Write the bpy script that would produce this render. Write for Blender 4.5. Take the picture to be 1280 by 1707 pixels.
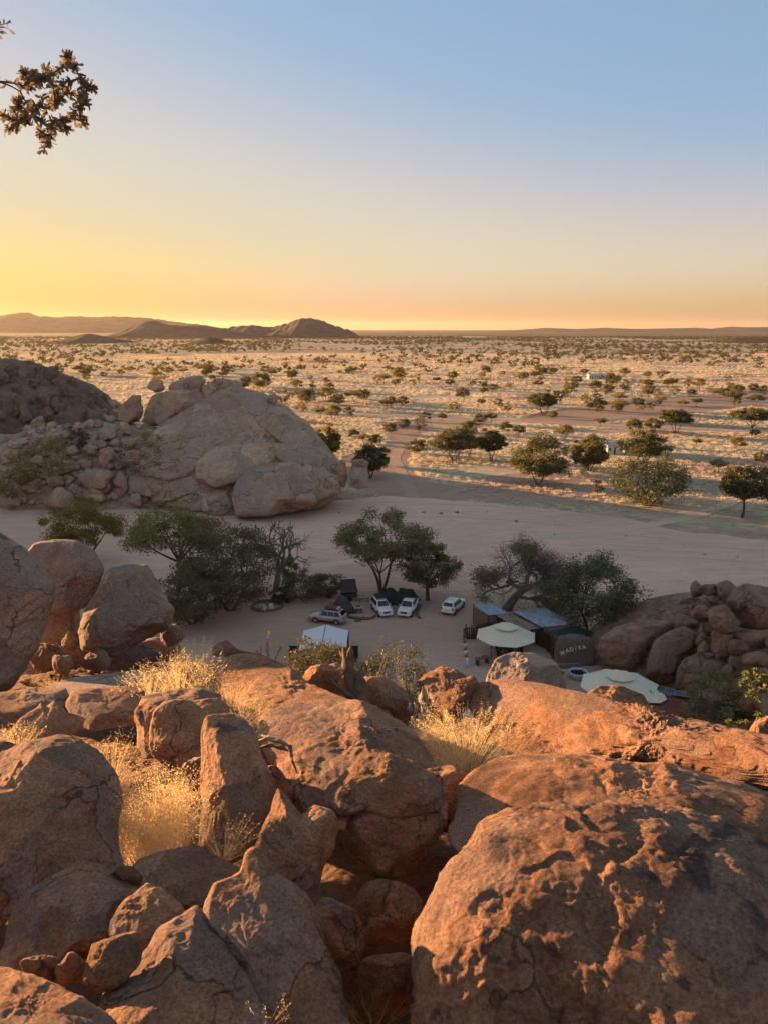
import bpy, bmesh, math, random
import numpy as np
from mathutils import Vector, Matrix

for _o in list(bpy.data.objects):
    bpy.data.objects.remove(_o)
SC = bpy.context.scene
COL = SC.collection
R = math.radians

# ------------------------------------------------------------------ camera
F, CX, CY = 1282.0, 640.0, 853.5          # focal length and centre in photograph pixels
PITCH, EYE = R(13.4), 37.0
cam_d = bpy.data.cameras.new('camera')
cam = bpy.data.objects.new('camera', cam_d)
COL.objects.link(cam)
cam.location = (0, 0, EYE)
cam.rotation_euler = (R(90) - PITCH, 0, 0)
cam_d.sensor_fit = 'HORIZONTAL'
cam_d.sensor_width = 36.0
cam_d.lens = 36.0 * F / 1280.0
cam_d.clip_start = 0.1
cam_d.clip_end = 90000
SC.camera = cam

# ------------------------------------------------------------------ sky, sun, exposure
SUN_AZ, SUN_EL = -56.0, 5.0               # degrees: left of the view direction, above the horizon
world = bpy.data.worlds.new('World')
SC.world = world
world.use_nodes = True
wn = world.node_tree
for n in list(wn.nodes):
    wn.nodes.remove(n)
sky = wn.nodes.new('ShaderNodeTexSky')
sky.sky_type = 'NISHITA'
sky.sun_disc = False
sky.sun_elevation = R(SUN_EL)
sky.sun_rotation = R(SUN_AZ)
sky.altitude = 900
sky.air_density = 1.0
sky.dust_density = 0.35
sky.ozone_density = 1.0
bg = wn.nodes.new('ShaderNodeBackground')
bg.inputs['Strength'].default_value = 0.053
wo = wn.nodes.new('ShaderNodeOutputWorld')
# sky tone curve: lifts the dark zenith to brighten the shade, rolls off the bright end
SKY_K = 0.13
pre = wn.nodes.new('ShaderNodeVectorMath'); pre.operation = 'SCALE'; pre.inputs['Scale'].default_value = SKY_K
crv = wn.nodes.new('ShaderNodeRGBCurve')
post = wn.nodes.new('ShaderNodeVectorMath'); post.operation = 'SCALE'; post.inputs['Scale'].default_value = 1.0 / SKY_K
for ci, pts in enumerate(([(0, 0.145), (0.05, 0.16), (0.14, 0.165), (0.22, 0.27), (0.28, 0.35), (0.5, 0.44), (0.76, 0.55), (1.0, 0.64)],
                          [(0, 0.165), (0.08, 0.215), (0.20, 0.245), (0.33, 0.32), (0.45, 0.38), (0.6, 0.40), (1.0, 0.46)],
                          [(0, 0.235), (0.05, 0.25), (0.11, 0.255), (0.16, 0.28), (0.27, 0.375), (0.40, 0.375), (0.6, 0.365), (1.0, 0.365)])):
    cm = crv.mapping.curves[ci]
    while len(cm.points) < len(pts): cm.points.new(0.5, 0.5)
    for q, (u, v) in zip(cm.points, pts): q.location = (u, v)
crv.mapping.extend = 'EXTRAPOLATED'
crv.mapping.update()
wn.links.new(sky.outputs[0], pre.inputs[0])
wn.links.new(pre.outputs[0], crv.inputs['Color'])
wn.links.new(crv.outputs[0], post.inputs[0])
# warm dust low in the air: takes blue out towards the horizon, more so round the sun
def wm(op, a, b=0.0, clamp=False):
    nd = wn.nodes.new('ShaderNodeMath'); nd.operation = op; nd.use_clamp = clamp
    for i_, x_ in enumerate((a, b)):
        if hasattr(x_, 'is_output'): wn.links.new(x_, nd.inputs[i_])
        else: nd.inputs[i_].default_value = x_
    return nd.outputs[0]
tcw = wn.nodes.new('ShaderNodeTexCoord')
sxyz = wn.nodes.new('ShaderNodeSeparateXYZ'); wn.links.new(tcw.outputs['Generated'], sxyz.inputs[0])
elv = wm('DIVIDE', wm('MAXIMUM', sxyz.outputs[2], 0.0), 0.15)
lowness = wm('POWER', 2.718, wm('MULTIPLY', wm('MULTIPLY', elv, elv), -1.0))
dt = wn.nodes.new('ShaderNodeVectorMath'); dt.operation = 'DOT_PRODUCT'
wn.links.new(tcw.outputs['Generated'], dt.inputs[0])
dt.inputs[1].default_value = (math.sin(R(SUN_AZ)) * math.cos(R(SUN_EL)), math.cos(R(SUN_AZ)) * math.cos(R(SUN_EL)), math.sin(R(SUN_EL)))
mr = wn.nodes.new('ShaderNodeMapRange'); mr.interpolation_type = 'SMOOTHSTEP'
wn.links.new(dt.outputs['Value'], mr.inputs['Value']); mr.inputs['From Min'].default_value = 0.5; mr.inputs['From Max'].default_value = 0.97
dust = wm('MULTIPLY', lowness, wm('ADD', wm('MULTIPLY', mr.outputs[0], 0.38), 0.40))
cmb = wn.nodes.new('ShaderNodeCombineXYZ')
eh = wm('DIVIDE', wm('MAXIMUM', sxyz.outputs[2], 0.0), 0.045)
hz_low = wm('POWER', 2.718, wm('MULTIPLY', wm('MULTIPLY', eh, eh), -1.0))          # thickest air at the horizon itself
wn.links.new(wm('SUBTRACT', 1.0, wm('MULTIPLY', hz_low, 0.26)), cmb.inputs[0])
wn.links.new(wm('MULTIPLY', wm('SUBTRACT', 1.0, wm('MULTIPLY', dust, 0.14)), wm('SUBTRACT', 1.0, wm('MULTIPLY', hz_low, 0.42))), cmb.inputs[1])
wn.links.new(wm('MULTIPLY', wm('SUBTRACT', 1.0, dust), wm('SUBTRACT', 1.0, wm('MULTIPLY', hz_low, 0.38))), cmb.inputs[2])
tint = wn.nodes.new('ShaderNodeVectorMath'); tint.operation = 'MULTIPLY'
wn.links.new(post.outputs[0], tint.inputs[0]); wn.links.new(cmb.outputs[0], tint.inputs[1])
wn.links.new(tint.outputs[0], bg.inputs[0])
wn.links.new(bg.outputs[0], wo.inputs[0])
sun_d = bpy.data.lights.new('sun', 'SUN')
sun_d.energy = 5.0
sun_d.angle = R(0.5)
sun_d.color = (1.0, 0.57, 0.255)
sun = bpy.data.objects.new('sun', sun_d)
COL.objects.link(sun)
SUN_DIR = Vector((math.sin(R(SUN_AZ)) * math.cos(R(SUN_EL)), math.cos(R(SUN_AZ)) * math.cos(R(SUN_EL)), math.sin(R(SUN_EL))))
sun.rotation_euler = SUN_DIR.to_track_quat('Z', 'Y').to_euler()
sun.location = SUN_DIR * 200
SC.view_settings.view_transform = 'Standard'
SC.view_settings.look = 'None'
SC.view_settings.gamma = 1.0
SC.view_settings.exposure = 2.12
SC.view_settings.use_curve_mapping = False
SC.render.engine = 'CYCLES'
SC.cycles.use_denoising = True
SC.cycles.max_bounces = 6
SC.cycles.diffuse_bounces = 3
SC.cycles.transparent_max_bounces = 6
SC.cycles.volume_bounces = 0
SC.cycles.caustics_reflective = False
SC.cycles.caustics_refractive = False

# ------------------------------------------------------------------ pixel geometry
SP, CP = math.sin(PITCH), math.cos(PITCH)
def unproj(px, py, d):
    """photo pixel + depth along the optical axis -> world point"""
    px = np.asarray(px, float); py = np.asarray(py, float)
    u = (px - CX) / F; v = (py - CY) / F
    return np.stack([u * d, d * (CP - v * SP), EYE - d * (SP + v * CP)], -1)
def on_z(px, py, z=0.0):
    v = (py - CY) / F
    d = (EYE - z) / (SP + v * CP)
    return unproj(px, py, d)
def at_y(px, py, y):
    v = (py - CY) / F
    return unproj(px, py, y / (CP - v * SP))
def depth_of(p):
    return p[1] * CP + (EYE - p[2]) * SP

# ------------------------------------------------------------------ noise (numpy gradient noise)
_rs = np.random.RandomState(7)
_perm = np.concatenate([_rs.permutation(256)] * 3)
_g = _rs.normal(size=(256, 3)); _g /= np.linalg.norm(_g, axis=1)[:, None]
def pnoise(p):
    p = np.asarray(p, float)
    i = np.floor(p).astype(np.int64); f = p - i; i &= 255
    w = f * f * f * (f * (f * 6 - 15) + 10)
    out = 0
    for dx in (0, 1):
        wx = w[:, 0] if dx else 1 - w[:, 0]
        hx = _perm[i[:, 0] + dx]
        for dy in (0, 1):
            wy = w[:, 1] if dy else 1 - w[:, 1]
            hy = _perm[hx + i[:, 1] + dy]
            for dz in (0, 1):
                wz = w[:, 2] if dz else 1 - w[:, 2]
                g = _g[_perm[hy + i[:, 2] + dz] & 255]
                out = out + wx * wy * wz * (g[:, 0] * (f[:, 0] - dx) + g[:, 1] * (f[:, 1] - dy) + g[:, 2] * (f[:, 2] - dz))
    return out * 1.6
def fbm(p, octs=4, gain=0.5, lac=2.03):
    a, s, t = 1.0, 0, 0
    p = np.asarray(p, float)
    for _ in range(octs):
        s = s + a * pnoise(p); t += a
        p = p * lac + 17.3; a *= gain
    return s / t
def sstep(a, b, x):
    t = np.clip((np.asarray(x, float) - a) / (b - a), 0, 1)
    return t * t * (3 - 2 * t)

# ------------------------------------------------------------------ objects
def mesh_np(name, V, faces, mat=None, smooth=False):
    """faces: int array (n,3) or (n,4), or list of lists"""
    me = bpy.data.meshes.new(name)
    V = np.asarray(V, np.float32)
    if isinstance(faces, np.ndarray):
        k = faces.shape[1]; nf = len(faces)
        me.vertices.add(len(V)); me.vertices.foreach_set('co', V.ravel())
        me.loops.add(nf * k); me.loops.foreach_set('vertex_index', faces.astype(np.int32).ravel())
        me.polygons.add(nf)
        me.polygons.foreach_set('loop_start', np.arange(0, nf * k, k, dtype=np.int32))
        if smooth:
            me.polygons.foreach_set('use_smooth', np.ones(nf, bool))
        me.update(calc_edges=True)
    else:
        me.from_pydata([tuple(map(float, v)) for v in V], [], [list(map(int, f)) for f in faces])
        if smooth:
            for p in me.polygons: p.use_smooth = True
        me.update()
    if mat is not None: me.materials.append(mat)
    return me
def link(name, data, parent=None, loc=(0, 0, 0), rot=(0, 0, 0), scale=(1, 1, 1)):
    o = bpy.data.objects.new(name, data)
    COL.objects.link(o)
    o.location = loc; o.rotation_euler = rot; o.scale = scale
    if parent is not None: o.parent = parent
    return o
def tag(o, label=None, cat=None, group=None, kind=None):
    if label: o['label'] = label
    if cat: o['category'] = cat
    if group: o['group'] = group
    if kind: o['kind'] = kind
    return o
def thing(name, label, cat, loc=(0, 0, 0), rz=0.0, group=None, rot=None):
    o = link(name, None, None, loc, rot or (0, 0, rz))
    return tag(o, label, cat, group)
def copy_tree(o, parent=None):
    c = o.copy(); COL.objects.link(c); c.parent = parent
    for ch in list(o.children): copy_tree(ch, c)
    return c

class MB:
    """collects simple solids, builds ONE mesh"""
    def __init__(s): s.v = []; s.f = []
    def add(s, V, Fc):
        b = len(s.v); s.v += [tuple(map(float, v)) for v in V]; s.f += [[b + i for i in f] for f in Fc]; return s
    def box(s, c, size, M=None, rz=0.0):
        x, y, z = [q / 2 for q in size]
        P = [Vector((a * x, b_ * y, e * z)) for a in (-1, 1) for b_ in (-1, 1) for e in (-1, 1)]
        if rz: P = [Matrix.Rotation(rz, 3, 'Z') @ p for p in P]
        if M is not None: P = [M @ p for p in P]
        P = [p + Vector(c) for p in P]
        return s.add(P, [(0, 1, 3, 2), (4, 6, 7, 5), (0, 4, 5, 1), (2, 3, 7, 6), (0, 2, 6, 4), (1, 5, 7, 3)])
    def prism(s, pts, a, b, axis='y'):
        """polygon pts (u,v) extruded from a to b along axis"""
        n = len(pts)
        def P(u, v, w): return {'y': (u, w, v), 'x': (w, u, v), 'z': (u, v, w)}[axis]
        V = [P(u, v, a) for u, v in pts] + [P(u, v, b) for u, v in pts]
        Fc = [list(range(n))[::-1], [n + i for i in range(n)]] + [(i, (i + 1) % n, n + (i + 1) % n, n + i) for i in range(n)]
        return s.add(V, Fc)
    def tube(s, pts, rad, n=8, cap=True):
        V, Fc = tube_np(pts, rad, n)
        Fc = [list(f) for f in Fc]
        if cap:
            m = len(V)
            Fc.append(list(range(n))[::-1]); Fc.append([m - n + i for i in range(n)])
        return s.add(V, Fc)
    def build(s, name, mat, parent=None, smooth=False, loc=(0, 0, 0), rot=(0, 0, 0), bevel=0):
        me = mesh_np(name, s.v, s.f, mat, smooth)
        bm = bmesh.new(); bm.from_mesh(me)
        bmesh.ops.recalc_face_normals(bm, faces=bm.faces)
        if bevel:
            bmesh.ops.bevel(bm, geom=list(bm.edges), offset=bevel, segments=2, affect='EDGES', clamp_overlap=True)
        bm.to_mesh(me); bm.free()
        return link(name, me, parent, loc, rot)
def tube_np(pts, rad, n=6):
    P = np.asarray(pts, float); k = len(P)
    rad = np.broadcast_to(np.asarray(rad, float), (k,))
    T = np.gradient(P, axis=0); T /= np.maximum(np.linalg.norm(T, axis=1), 1e-9)[:, None]
    ref = np.array([0.0, 0, 1]) if abs(T[:, 2]).mean() < 0.8 else np.array([1.0, 0, 0])
    A = np.cross(T, ref); A /= np.maximum(np.linalg.norm(A, axis=1), 1e-9)[:, None]
    B = np.cross(T, A)
    th = np.arange(n) * 2 * np.pi / n
    V = P[:, None] + rad[:, None, None] * (np.cos(th)[None, :, None] * A[:, None] + np.sin(th)[None, :, None] * B[:, None])
    V = V.reshape(-1, 3)
    i = np.arange(k - 1)[:, None] * n; j = np.arange(n)[None]; j2 = (j + 1) % n
    Fc = np.stack([i + j, i + j2, i + n + j2, i + n + j], -1).reshape(-1, 4)
    return V, Fc

# ------------------------------------------------------------------ materials
class NT:
    def __init__(s, name):
        s.m = bpy.data.materials.new(name); s.m.use_nodes = True
        s.t = s.m.node_tree; s.t.nodes.clear()
        s.out = s.t.nodes.new('ShaderNodeOutputMaterial')
    def n(s, t, **kw):
        nd = s.t.nodes.new(t)
        for k, v in kw.items():
            if k in nd.inputs: 
                if hasattr(v, 'is_output'): s.t.links.new(v, nd.inputs[k])
                else: nd.inputs[k].default_value = v
            else: setattr(nd, k, v)
        return nd
    def l(s, a, b): s.t.links.new(a, b)
    def coord(s, kind='Object', rnd=True):
        tc = s.n('ShaderNodeTexCoord').outputs[kind]
        if not rnd: return tc
        oi = s.n('ShaderNodeObjectInfo')
        ml = s.math('MULTIPLY', oi.outputs['Random'], 113.0)
        a = s.n('ShaderNodeVectorMath', operation='ADD'); s.l(tc, a.inputs[0]); s.l(ml, a.inputs[1])
        return a.outputs[0]
    def math(s, op, a, b=None, c=None, clamp=False):
        nd = s.n('ShaderNodeMath', operation=op); nd.use_clamp = clamp
        for i, x in enumerate((a, b, c)):
            if x is None: continue
            if hasattr(x, 'is_output'): s.l(x, nd.inputs[i])
            else: nd.inputs[i].default_value = x
        return nd.outputs[0]
    def scale(s, vec, xyz):
        mp = s.n('ShaderNodeMapping'); s.l(vec, mp.inputs['Vector']); mp.inputs['Scale'].default_value = xyz
        return mp.outputs[0]
    def noise(s, vec, scale, detail=5, rough=0.55, dist=0.0):
        nd = s.n('ShaderNodeTexNoise'); s.l(vec, nd.inputs['Vector'])
        nd.inputs['Scale'].default_value = scale; nd.inputs['Detail'].default_value = detail
        nd.inputs['Roughness'].default_value = rough; nd.inputs['Distortion'].default_value = dist
        return nd.outputs[0]
    def voro(s, vec, scale, feature='F1', rnd=1.0):
        nd = s.n('ShaderNodeTexVoronoi', feature=feature); s.l(vec, nd.inputs['Vector'])
        nd.inputs['Scale'].default_value = scale; nd.inputs['Randomness'].default_value = rnd
        return nd.outputs['Distance']
    def ramp(s, fac, stops):
        nd = s.n('ShaderNodeValToRGB'); s.l(fac, nd.inputs[0])
        e = nd.color_ramp.elements
        while len(e) < len(stops): e.new(0.5)
        for el, (p, c) in zip(e, stops):
            el.position = p; el.color = (c if hasattr(c, '__len__') else (c, c, c))[:3] + (1,) if hasattr(c, '__len__') else (c, c, c, 1)
        return nd.outputs[0]
    def mix(s, fac, a, b, mode='MIX'):
        nd = s.n('ShaderNodeMix', data_type='RGBA', blend_type=mode)
        for idx, x in ((0, fac), (6, a), (7, b)):
            if hasattr(x, 'is_output'): s.l(x, nd.inputs[idx])
            elif idx == 0: nd.inputs[0].default_value = x
            else: nd.inputs[idx].default_value = tuple(x)[:3] + (1,)
        return nd.outputs[2]
    def bump(s, h, strength=0.5, dist=0.05, prev=None):
        nd = s.n('ShaderNodeBump'); nd.inputs['Strength'].default_value = strength; nd.inputs['Distance'].default_value = dist
        s.l(h, nd.inputs['Height'])
        if prev is not None: s.l(prev, nd.inputs['Normal'])
        return nd.outputs[0]
    def finish(s, col, rough=0.8, normal=None, spec=0.3, metal=0.0, **kw):
        b = s.n('ShaderNodeBsdfPrincipled')
        if hasattr(col, 'is_output'): s.l(col, b.inputs['Base Color'])
        else: b.inputs['Base Color'].default_value = tuple(col)[:3] + (1,)
        if hasattr(rough, 'is_output'): s.l(rough, b.inputs['Roughness'])
        else: b.inputs['Roughness'].default_value = rough
        b.inputs['Specular IOR Level'].default_value = spec
        b.inputs['Metallic'].default_value = metal
        for k, v in kw.items(): b.inputs[k.replace('_', ' ')].default_value = v
        if normal is not None: s.l(normal, b.inputs['Normal'])
        s.bsdf = b
        s.l(b.outputs[0], s.out.inputs[0])
        return s.m

def rock_mat(name, k, dark, mid, light, varnish, vthr=0.60, bump=1.0, crack=0.0):
    """weathered granite; k = features per metre"""
    t = NT(name); co = t.coord()
    big = t.noise(co, 0.9 * k, 6, 0.6, 0.4)
    med = t.noise(co, 4.5 * k, 8, 0.65, 0.2)
    fine = t.noise(co, 45 * k, 6, 0.7)
    c = t.ramp(big, [(0.30, dark), (0.50, mid), (0.72, light)])
    c2 = t.ramp(med, [(0.32, tuple(x * 0.62 for x in dark)), (0.52, mid), (0.70, tuple(min(1, x * 1.2) for x in light))])
    c = t.mix(0.5, c, c2)
    # plates of differing age: warped cells, each a little lighter, darker or greyer
    nzv = t.n('ShaderNodeTexNoise'); t.l(co, nzv.inputs['Vector']); nzv.inputs['Scale'].default_value = 3.0 * k; nzv.inputs['Detail'].default_value = 6
    sub = t.n('ShaderNodeVectorMath', operation='SCALE'); t.l(nzv.outputs['Color'], sub.inputs[0]); sub.inputs['Scale'].default_value = 0.55 / k
    wv = t.n('ShaderNodeVectorMath', operation='ADD'); t.l(co, wv.inputs[0]); t.l(sub.outputs[0], wv.inputs[1])
    vc = t.n('ShaderNodeTexVoronoi', feature='F1'); t.l(wv.outputs[0], vc.inputs['Vector']); vc.inputs['Scale'].default_value = 1.5 * k
    sepc = t.n('ShaderNodeSeparateColor'); t.l(vc.outputs['Color'], sepc.inputs[0])
    c = t.mix(1.0, c, t.ramp(sepc.outputs[0], [(0.0, 0.78), (1.0, 1.2)]), 'MULTIPLY')
    gm = t.math('MULTIPLY', t.ramp(sepc.outputs[1], [(0.66, 0.0), (0.70, 1.0)]), 0.42)
    lum = (mid[0] + mid[1] + mid[2]) / 3
    c = t.mix(gm, c, (lum * 1.10, lum * 0.86, lum * 0.76))
    ve = t.voro(wv.outputs[0], 1.5 * k, 'DISTANCE_TO_EDGE')
    cg = t.ramp(t.noise(co, 1.1 * k, 3), [(0.50, 0.0), (0.56, 1.0)])
    ck = t.math('MULTIPLY', t.ramp(ve, [(0.0, 1.0), (0.018, 0.0)]), cg)
    c = t.mix(t.math('MULTIPLY', ck, 0.65), c, tuple(x * 0.5 for x in varnish))
    # dark desert varnish, sharp edged
    vs = t.noise(t.scale(co, (1, 1, 1.5)), 1.3 * k, 9, 0.62, 0.8)
    vm = t.math('MULTIPLY', t.ramp(vs, [(vthr, 0.0), (vthr + 0.05, 1.0)]), 0.8)
    c = t.mix(vm, c, varnish)
    # stains running down from the joints
    ss = t.noise(t.scale(co, (1, 1, 0.16)), 3.6 * k, 7, 0.65, 0.3)
    sm = t.math('MULTIPLY', t.ramp(ss, [(0.56, 0.0), (0.70, 1.0)]), 0.42)
    c = t.mix(sm, c, tuple(x * 1.25 for x in varnish))
    # pale lichen scabs
    ls = t.noise(co, 7 * k, 6, 0.6, 0.5)
    lm = t.math('MULTIPLY', t.ramp(ls, [(0.66, 0.0), (0.71, 1.0)]), 0.35)
    c = t.mix(lm, c, tuple(min(1, x * 1.25 + 0.03) for x in light))
    sp = t.ramp(fine, [(0.30, 0.48), (0.5, 1.0), (0.72, 1.45)])
    c = t.mix(1.0, c, sp, 'MULTIPLY')
    nb = t.bump(t.math('SUBTRACT', 1.0, ck), 0.9, 0.05 * bump / k)
    nb = t.bump(med, 0.9, 0.11 * bump / k, nb)
    nb = t.bump(t.noise(co, 15 * k, 10, 0.75, 0.3), 0.9, 0.075 * bump / k, nb)
    nb = t.bump(fine, 0.9, 0.018 * bump / k, nb)
    if crack:
        wv = t.n('ShaderNodeVectorMath', operation='ADD'); nz = t.n('ShaderNodeTexNoise'); t.l(co, nz.inputs['Vector'])
        nz.inputs['Scale'].default_value = 2.0 * k
        t.l(co, wv.inputs[0]); t.l(nz.outputs['Color'], wv.inputs[1])
        e = t.voro(wv.outputs[0], crack * k, 'DISTANCE_TO_EDGE')
        gate = t.ramp(t.noise(co, 0.7 * k, 2), [(0.48, 0.0), (0.58, 1.0)])
        er = t.math('MULTIPLY', t.ramp(e, [(0.0, 1.0), (0.035, 0.0)]), gate)
        nb = t.bump(t.math('SUBTRACT', 1.0, er), 0.8, 0.05 / k, nb)
    return t.finish(c, 0.88, nb, 0.18)

def plain_mat(name, col, rough=0.6, spec=0.4, metal=0.0, var=0.25, k=3.0, bump=0.15, **kw):
    """painted or worked surface with dirt and slight relief"""
    t = NT(name); co = t.coord()
    n1 = t.noise(co, k, 6, 0.6); n2 = t.noise(co, k * 9, 5, 0.65)
    f = t.math('ADD', t.math('MULTIPLY', n1, 0.6), t.math('MULTIPLY', n2, 0.4))
    c = t.mix(1.0, col, t.ramp(f, [(0.28, 1 - var), (0.72, 1 + var * 0.6)]), 'MULTIPLY')
    nb = t.bump(n2, bump, 0.02)
    return t.finish(c, rough, nb, spec, metal, **kw)

def leaf_mat(name, c0, c1, trans=0.45, tcol=None, rough=0.55):
    t = NT(name)
    geo = t.n('ShaderNodeNewGeometry')
    oi = t.n('ShaderNodeObjectInfo')
    f = t.math('FRACT', t.math('ADD', geo.outputs['Random Per Island'], t.math('MULTIPLY', oi.outputs['Random'], 0.3)))
    nz = t.noise(t.coord(), 0.8, 3)
    f2 = t.math('ADD', t.math('MULTIPLY', f, 0.55), t.math('MULTIPLY', nz, 0.5), clamp=True)
    c = t.mix(f2, c0, c1)
    d = t.n('ShaderNodeBsdfDiffuse'); t.l(c, d.inputs[0])
    tr = t.n('ShaderNodeBsdfTranslucent')
    tc = t.mix(1.0, c, tcol or (1.5, 1.35, 0.6), 'MULTIPLY'); t.l(tc, tr.inputs[0])
    gl = t.n('ShaderNodeBsdfGlossy'); gl.inputs['Roughness'].default_value = rough
    m = t.n('ShaderNodeMixShader'); m.inputs[0].default_value = trans
    t.l(d.outputs[0], m.inputs[1]); t.l(tr.outputs[0], m.inputs[2])
    m2 = t.n('ShaderNodeMixShader'); m2.inputs[0].default_value = 0.04
    t.l(m.outputs[0], m2.inputs[1]); t.l(gl.outputs[0], m2.inputs[2])
    t.l(m2.outputs[0], t.out.inputs[0])
    return t.m
# ------------------------------------------------------------------ the materials of the place
M = {}
M['rock_near'] = rock_mat('rock_near', 1.0, (0.288, 0.162, 0.109), (0.482, 0.245, 0.140), (0.619, 0.370, 0.231), (0.127, 0.092, 0.078), 0.60, 1.4)
M['rock_ridge'] = rock_mat('rock_ridge', 1.2, (0.312, 0.153, 0.092), (0.492, 0.241, 0.132), (0.612, 0.360, 0.218), (0.150, 0.099, 0.076), 0.65, 1.6)
M['rock_big'] = rock_mat('rock_big', 0.9, (0.252, 0.142, 0.101), (0.432, 0.218, 0.129), (0.552, 0.325, 0.202), (0.084, 0.067, 0.069), 0.575, 1.5)
M['rock_left'] = rock_mat('rock_left', 0.6, (0.31, 0.205, 0.15), (0.44, 0.30, 0.225), (0.52, 0.38, 0.295), (0.20, 0.14, 0.11), 0.64, 1.0)
M['rock_camp'] = rock_mat('rock_camp', 0.22, (0.237, 0.142, 0.090), (0.375, 0.228, 0.148), (0.463, 0.300, 0.202), (0.125, 0.084, 0.062), 0.60, 1.0)
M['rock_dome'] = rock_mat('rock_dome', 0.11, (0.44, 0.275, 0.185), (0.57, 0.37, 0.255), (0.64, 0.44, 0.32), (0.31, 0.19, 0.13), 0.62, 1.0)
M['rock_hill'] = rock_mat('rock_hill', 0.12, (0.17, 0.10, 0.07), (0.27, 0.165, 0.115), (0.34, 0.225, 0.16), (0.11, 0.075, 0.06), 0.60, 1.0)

def soil():
    t = NT('slope_soil'); co = t.coord('Object', False)
    n1 = t.noise(co, 0.8, 7, 0.65); n2 = t.noise(co, 22, 6, 0.7)
    c = t.ramp(n1, [(0.3, (0.13, 0.075, 0.048)), (0.7, (0.24, 0.15, 0.10))])
    c = t.mix(1.0, c, t.ramp(n2, [(0.3, 0.6), (0.7, 1.25)]), 'MULTIPLY')
    v = t.voro(co, 9.0)
    nb = t.bump(t.math('SUBTRACT', 1.0, v), 0.5, 0.08); nb = t.bump(n2, 0.7, 0.03, nb)
    return t.finish(c, 0.95, nb, 0.1)
M['soil'] = soil()

def plain_ground():
    """dry grass plain with red bare soil between"""
    t = NT('plain_ground'); co = t.coord('Object', False)
    st = t.scale(co, (0.55, 1.0, 1.0))
    big = t.noise(st, 0.006, 6, 0.6, 0.6)
    med = t.noise(st, 0.035, 7, 0.65, 0.5)
    fine = t.noise(co, 0.5, 8, 0.7)
    vf = t.noise(co, 3.0, 6, 0.7)
    m = t.math('ADD', t.math('MULTIPLY', big, 0.55), t.math('MULTIPLY', med, 0.45))
    bare = t.ramp(m, [(0.42, 1.0), (0.52, 0.0)])
    grass = t.ramp(fine, [(0.3, (0.38, 0.29, 0.19)), (0.55, (0.54, 0.43, 0.295)), (0.75, (0.66, 0.56, 0.41))])
    dirt = t.ramp(fine, [(0.3, (0.25, 0.145, 0.098)), (0.7, (0.37, 0.225, 0.16))])
    c = t.mix(bare, grass, dirt)
    c = t.mix(1.0, c, t.ramp(vf, [(0.3, 0.75), (0.7, 1.2)]), 'MULTIPLY')
    nb = t.bump(fine, 0.8, 0.6); nb = t.bump(vf, 0.6, 0.15, nb)
    return t.finish(c, 0.95, nb, 0.08)
M['plain'] = plain_ground()

def sand(name, a, b, k=1.0):
    t = NT(name); co = t.coord('Object', False)
    st = t.scale(co, (0.35, 1.0, 1.0))
    n1 = t.noise(st, 0.05 * k, 7, 0.6, 0.8); n2 = t.noise(st, 0.6 * k, 7, 0.7, 0.4); n3 = t.noise(co, 5.0 * k, 5, 0.7)
    f = t.math('ADD', t.math('MULTIPLY', n1, 0.55), t.math('MULTIPLY', n2, 0.45))
    c = t.ramp(f, [(0.33, a), (0.66, b)])
    c = t.mix(1.0, c, t.ramp(n3, [(0.3, 0.8), (0.7, 1.15)]), 'MULTIPLY')
    nb = t.bump(n2, 0.7, 0.35); nb = t.bump(n3, 0.6, 0.08, nb)
    return t.finish(c, 0.95, nb, 0.08)
M['riverbed'] = sand('riverbed', (0.50, 0.30, 0.215), (0.74, 0.49, 0.37))
M['yard'] = sand('yard', (0.42, 0.265, 0.195), (0.54, 0.365, 0.28), 2.0)
M['track'] = sand('track', (0.36, 0.24, 0.18), (0.48, 0.34, 0.26), 2.0)
M['rut'] = sand('rut', (0.46, 0.295, 0.21), (0.60, 0.405, 0.30), 2.0)
M['pale_track'] = sand('pale_track', (0.54, 0.37, 0.275), (0.68, 0.48, 0.37), 2.0)
M['red_soil'] = sand('red_soil', (0.33, 0.205, 0.145), (0.45, 0.295, 0.215), 1.0)
M['bushland'] = sand('bushland', (0.085, 0.068, 0.045), (0.24, 0.18, 0.11), 0.25)
M['far_hill'] = rock_mat('far_hill', 0.004, (0.060, 0.046, 0.042), (0.10, 0.074, 0.064), (0.14, 0.10, 0.085), (0.045, 0.038, 0.034), 0.55, 0.8, 0.0)

M['bark'] = plain_mat('bark', (0.12, 0.085, 0.062), 0.9, 0.1, 0, 0.45, 2.5, 0.8)
M['bark_grey'] = plain_mat('bark_grey', (0.20, 0.165, 0.15), 0.9, 0.1, 0, 0.4, 2.5, 0.8)
M['leaf_valley'] = leaf_mat('leaf_valley', (0.115, 0.118, 0.05), (0.21, 0.20, 0.09), 0.35)
M['leaf_dark'] = leaf_mat('leaf_dark', (0.078, 0.086, 0.04), (0.14, 0.14, 0.066), 0.3)
M['leaf_pale'] = leaf_mat('leaf_pale', (0.075, 0.090, 0.052), (0.135, 0.148, 0.085), 0.25)
M['leaf_plain'] = leaf_mat('leaf_plain', (0.062, 0.066, 0.026), (0.125, 0.118, 0.045), 0.3)
M['leaf_olive'] = leaf_mat('leaf_olive', (0.117, 0.101, 0.030), (0.207, 0.169, 0.053), 0.45)
M['leaf_near'] = leaf_mat('leaf_near', (0.15, 0.125, 0.085), (0.26, 0.21, 0.14), 0.35, (1.1, 1.0, 0.8))
M['leaf_bright'] = leaf_mat('leaf_bright', (0.10, 0.12, 0.025), (0.20, 0.20, 0.05), 0.45)
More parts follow.
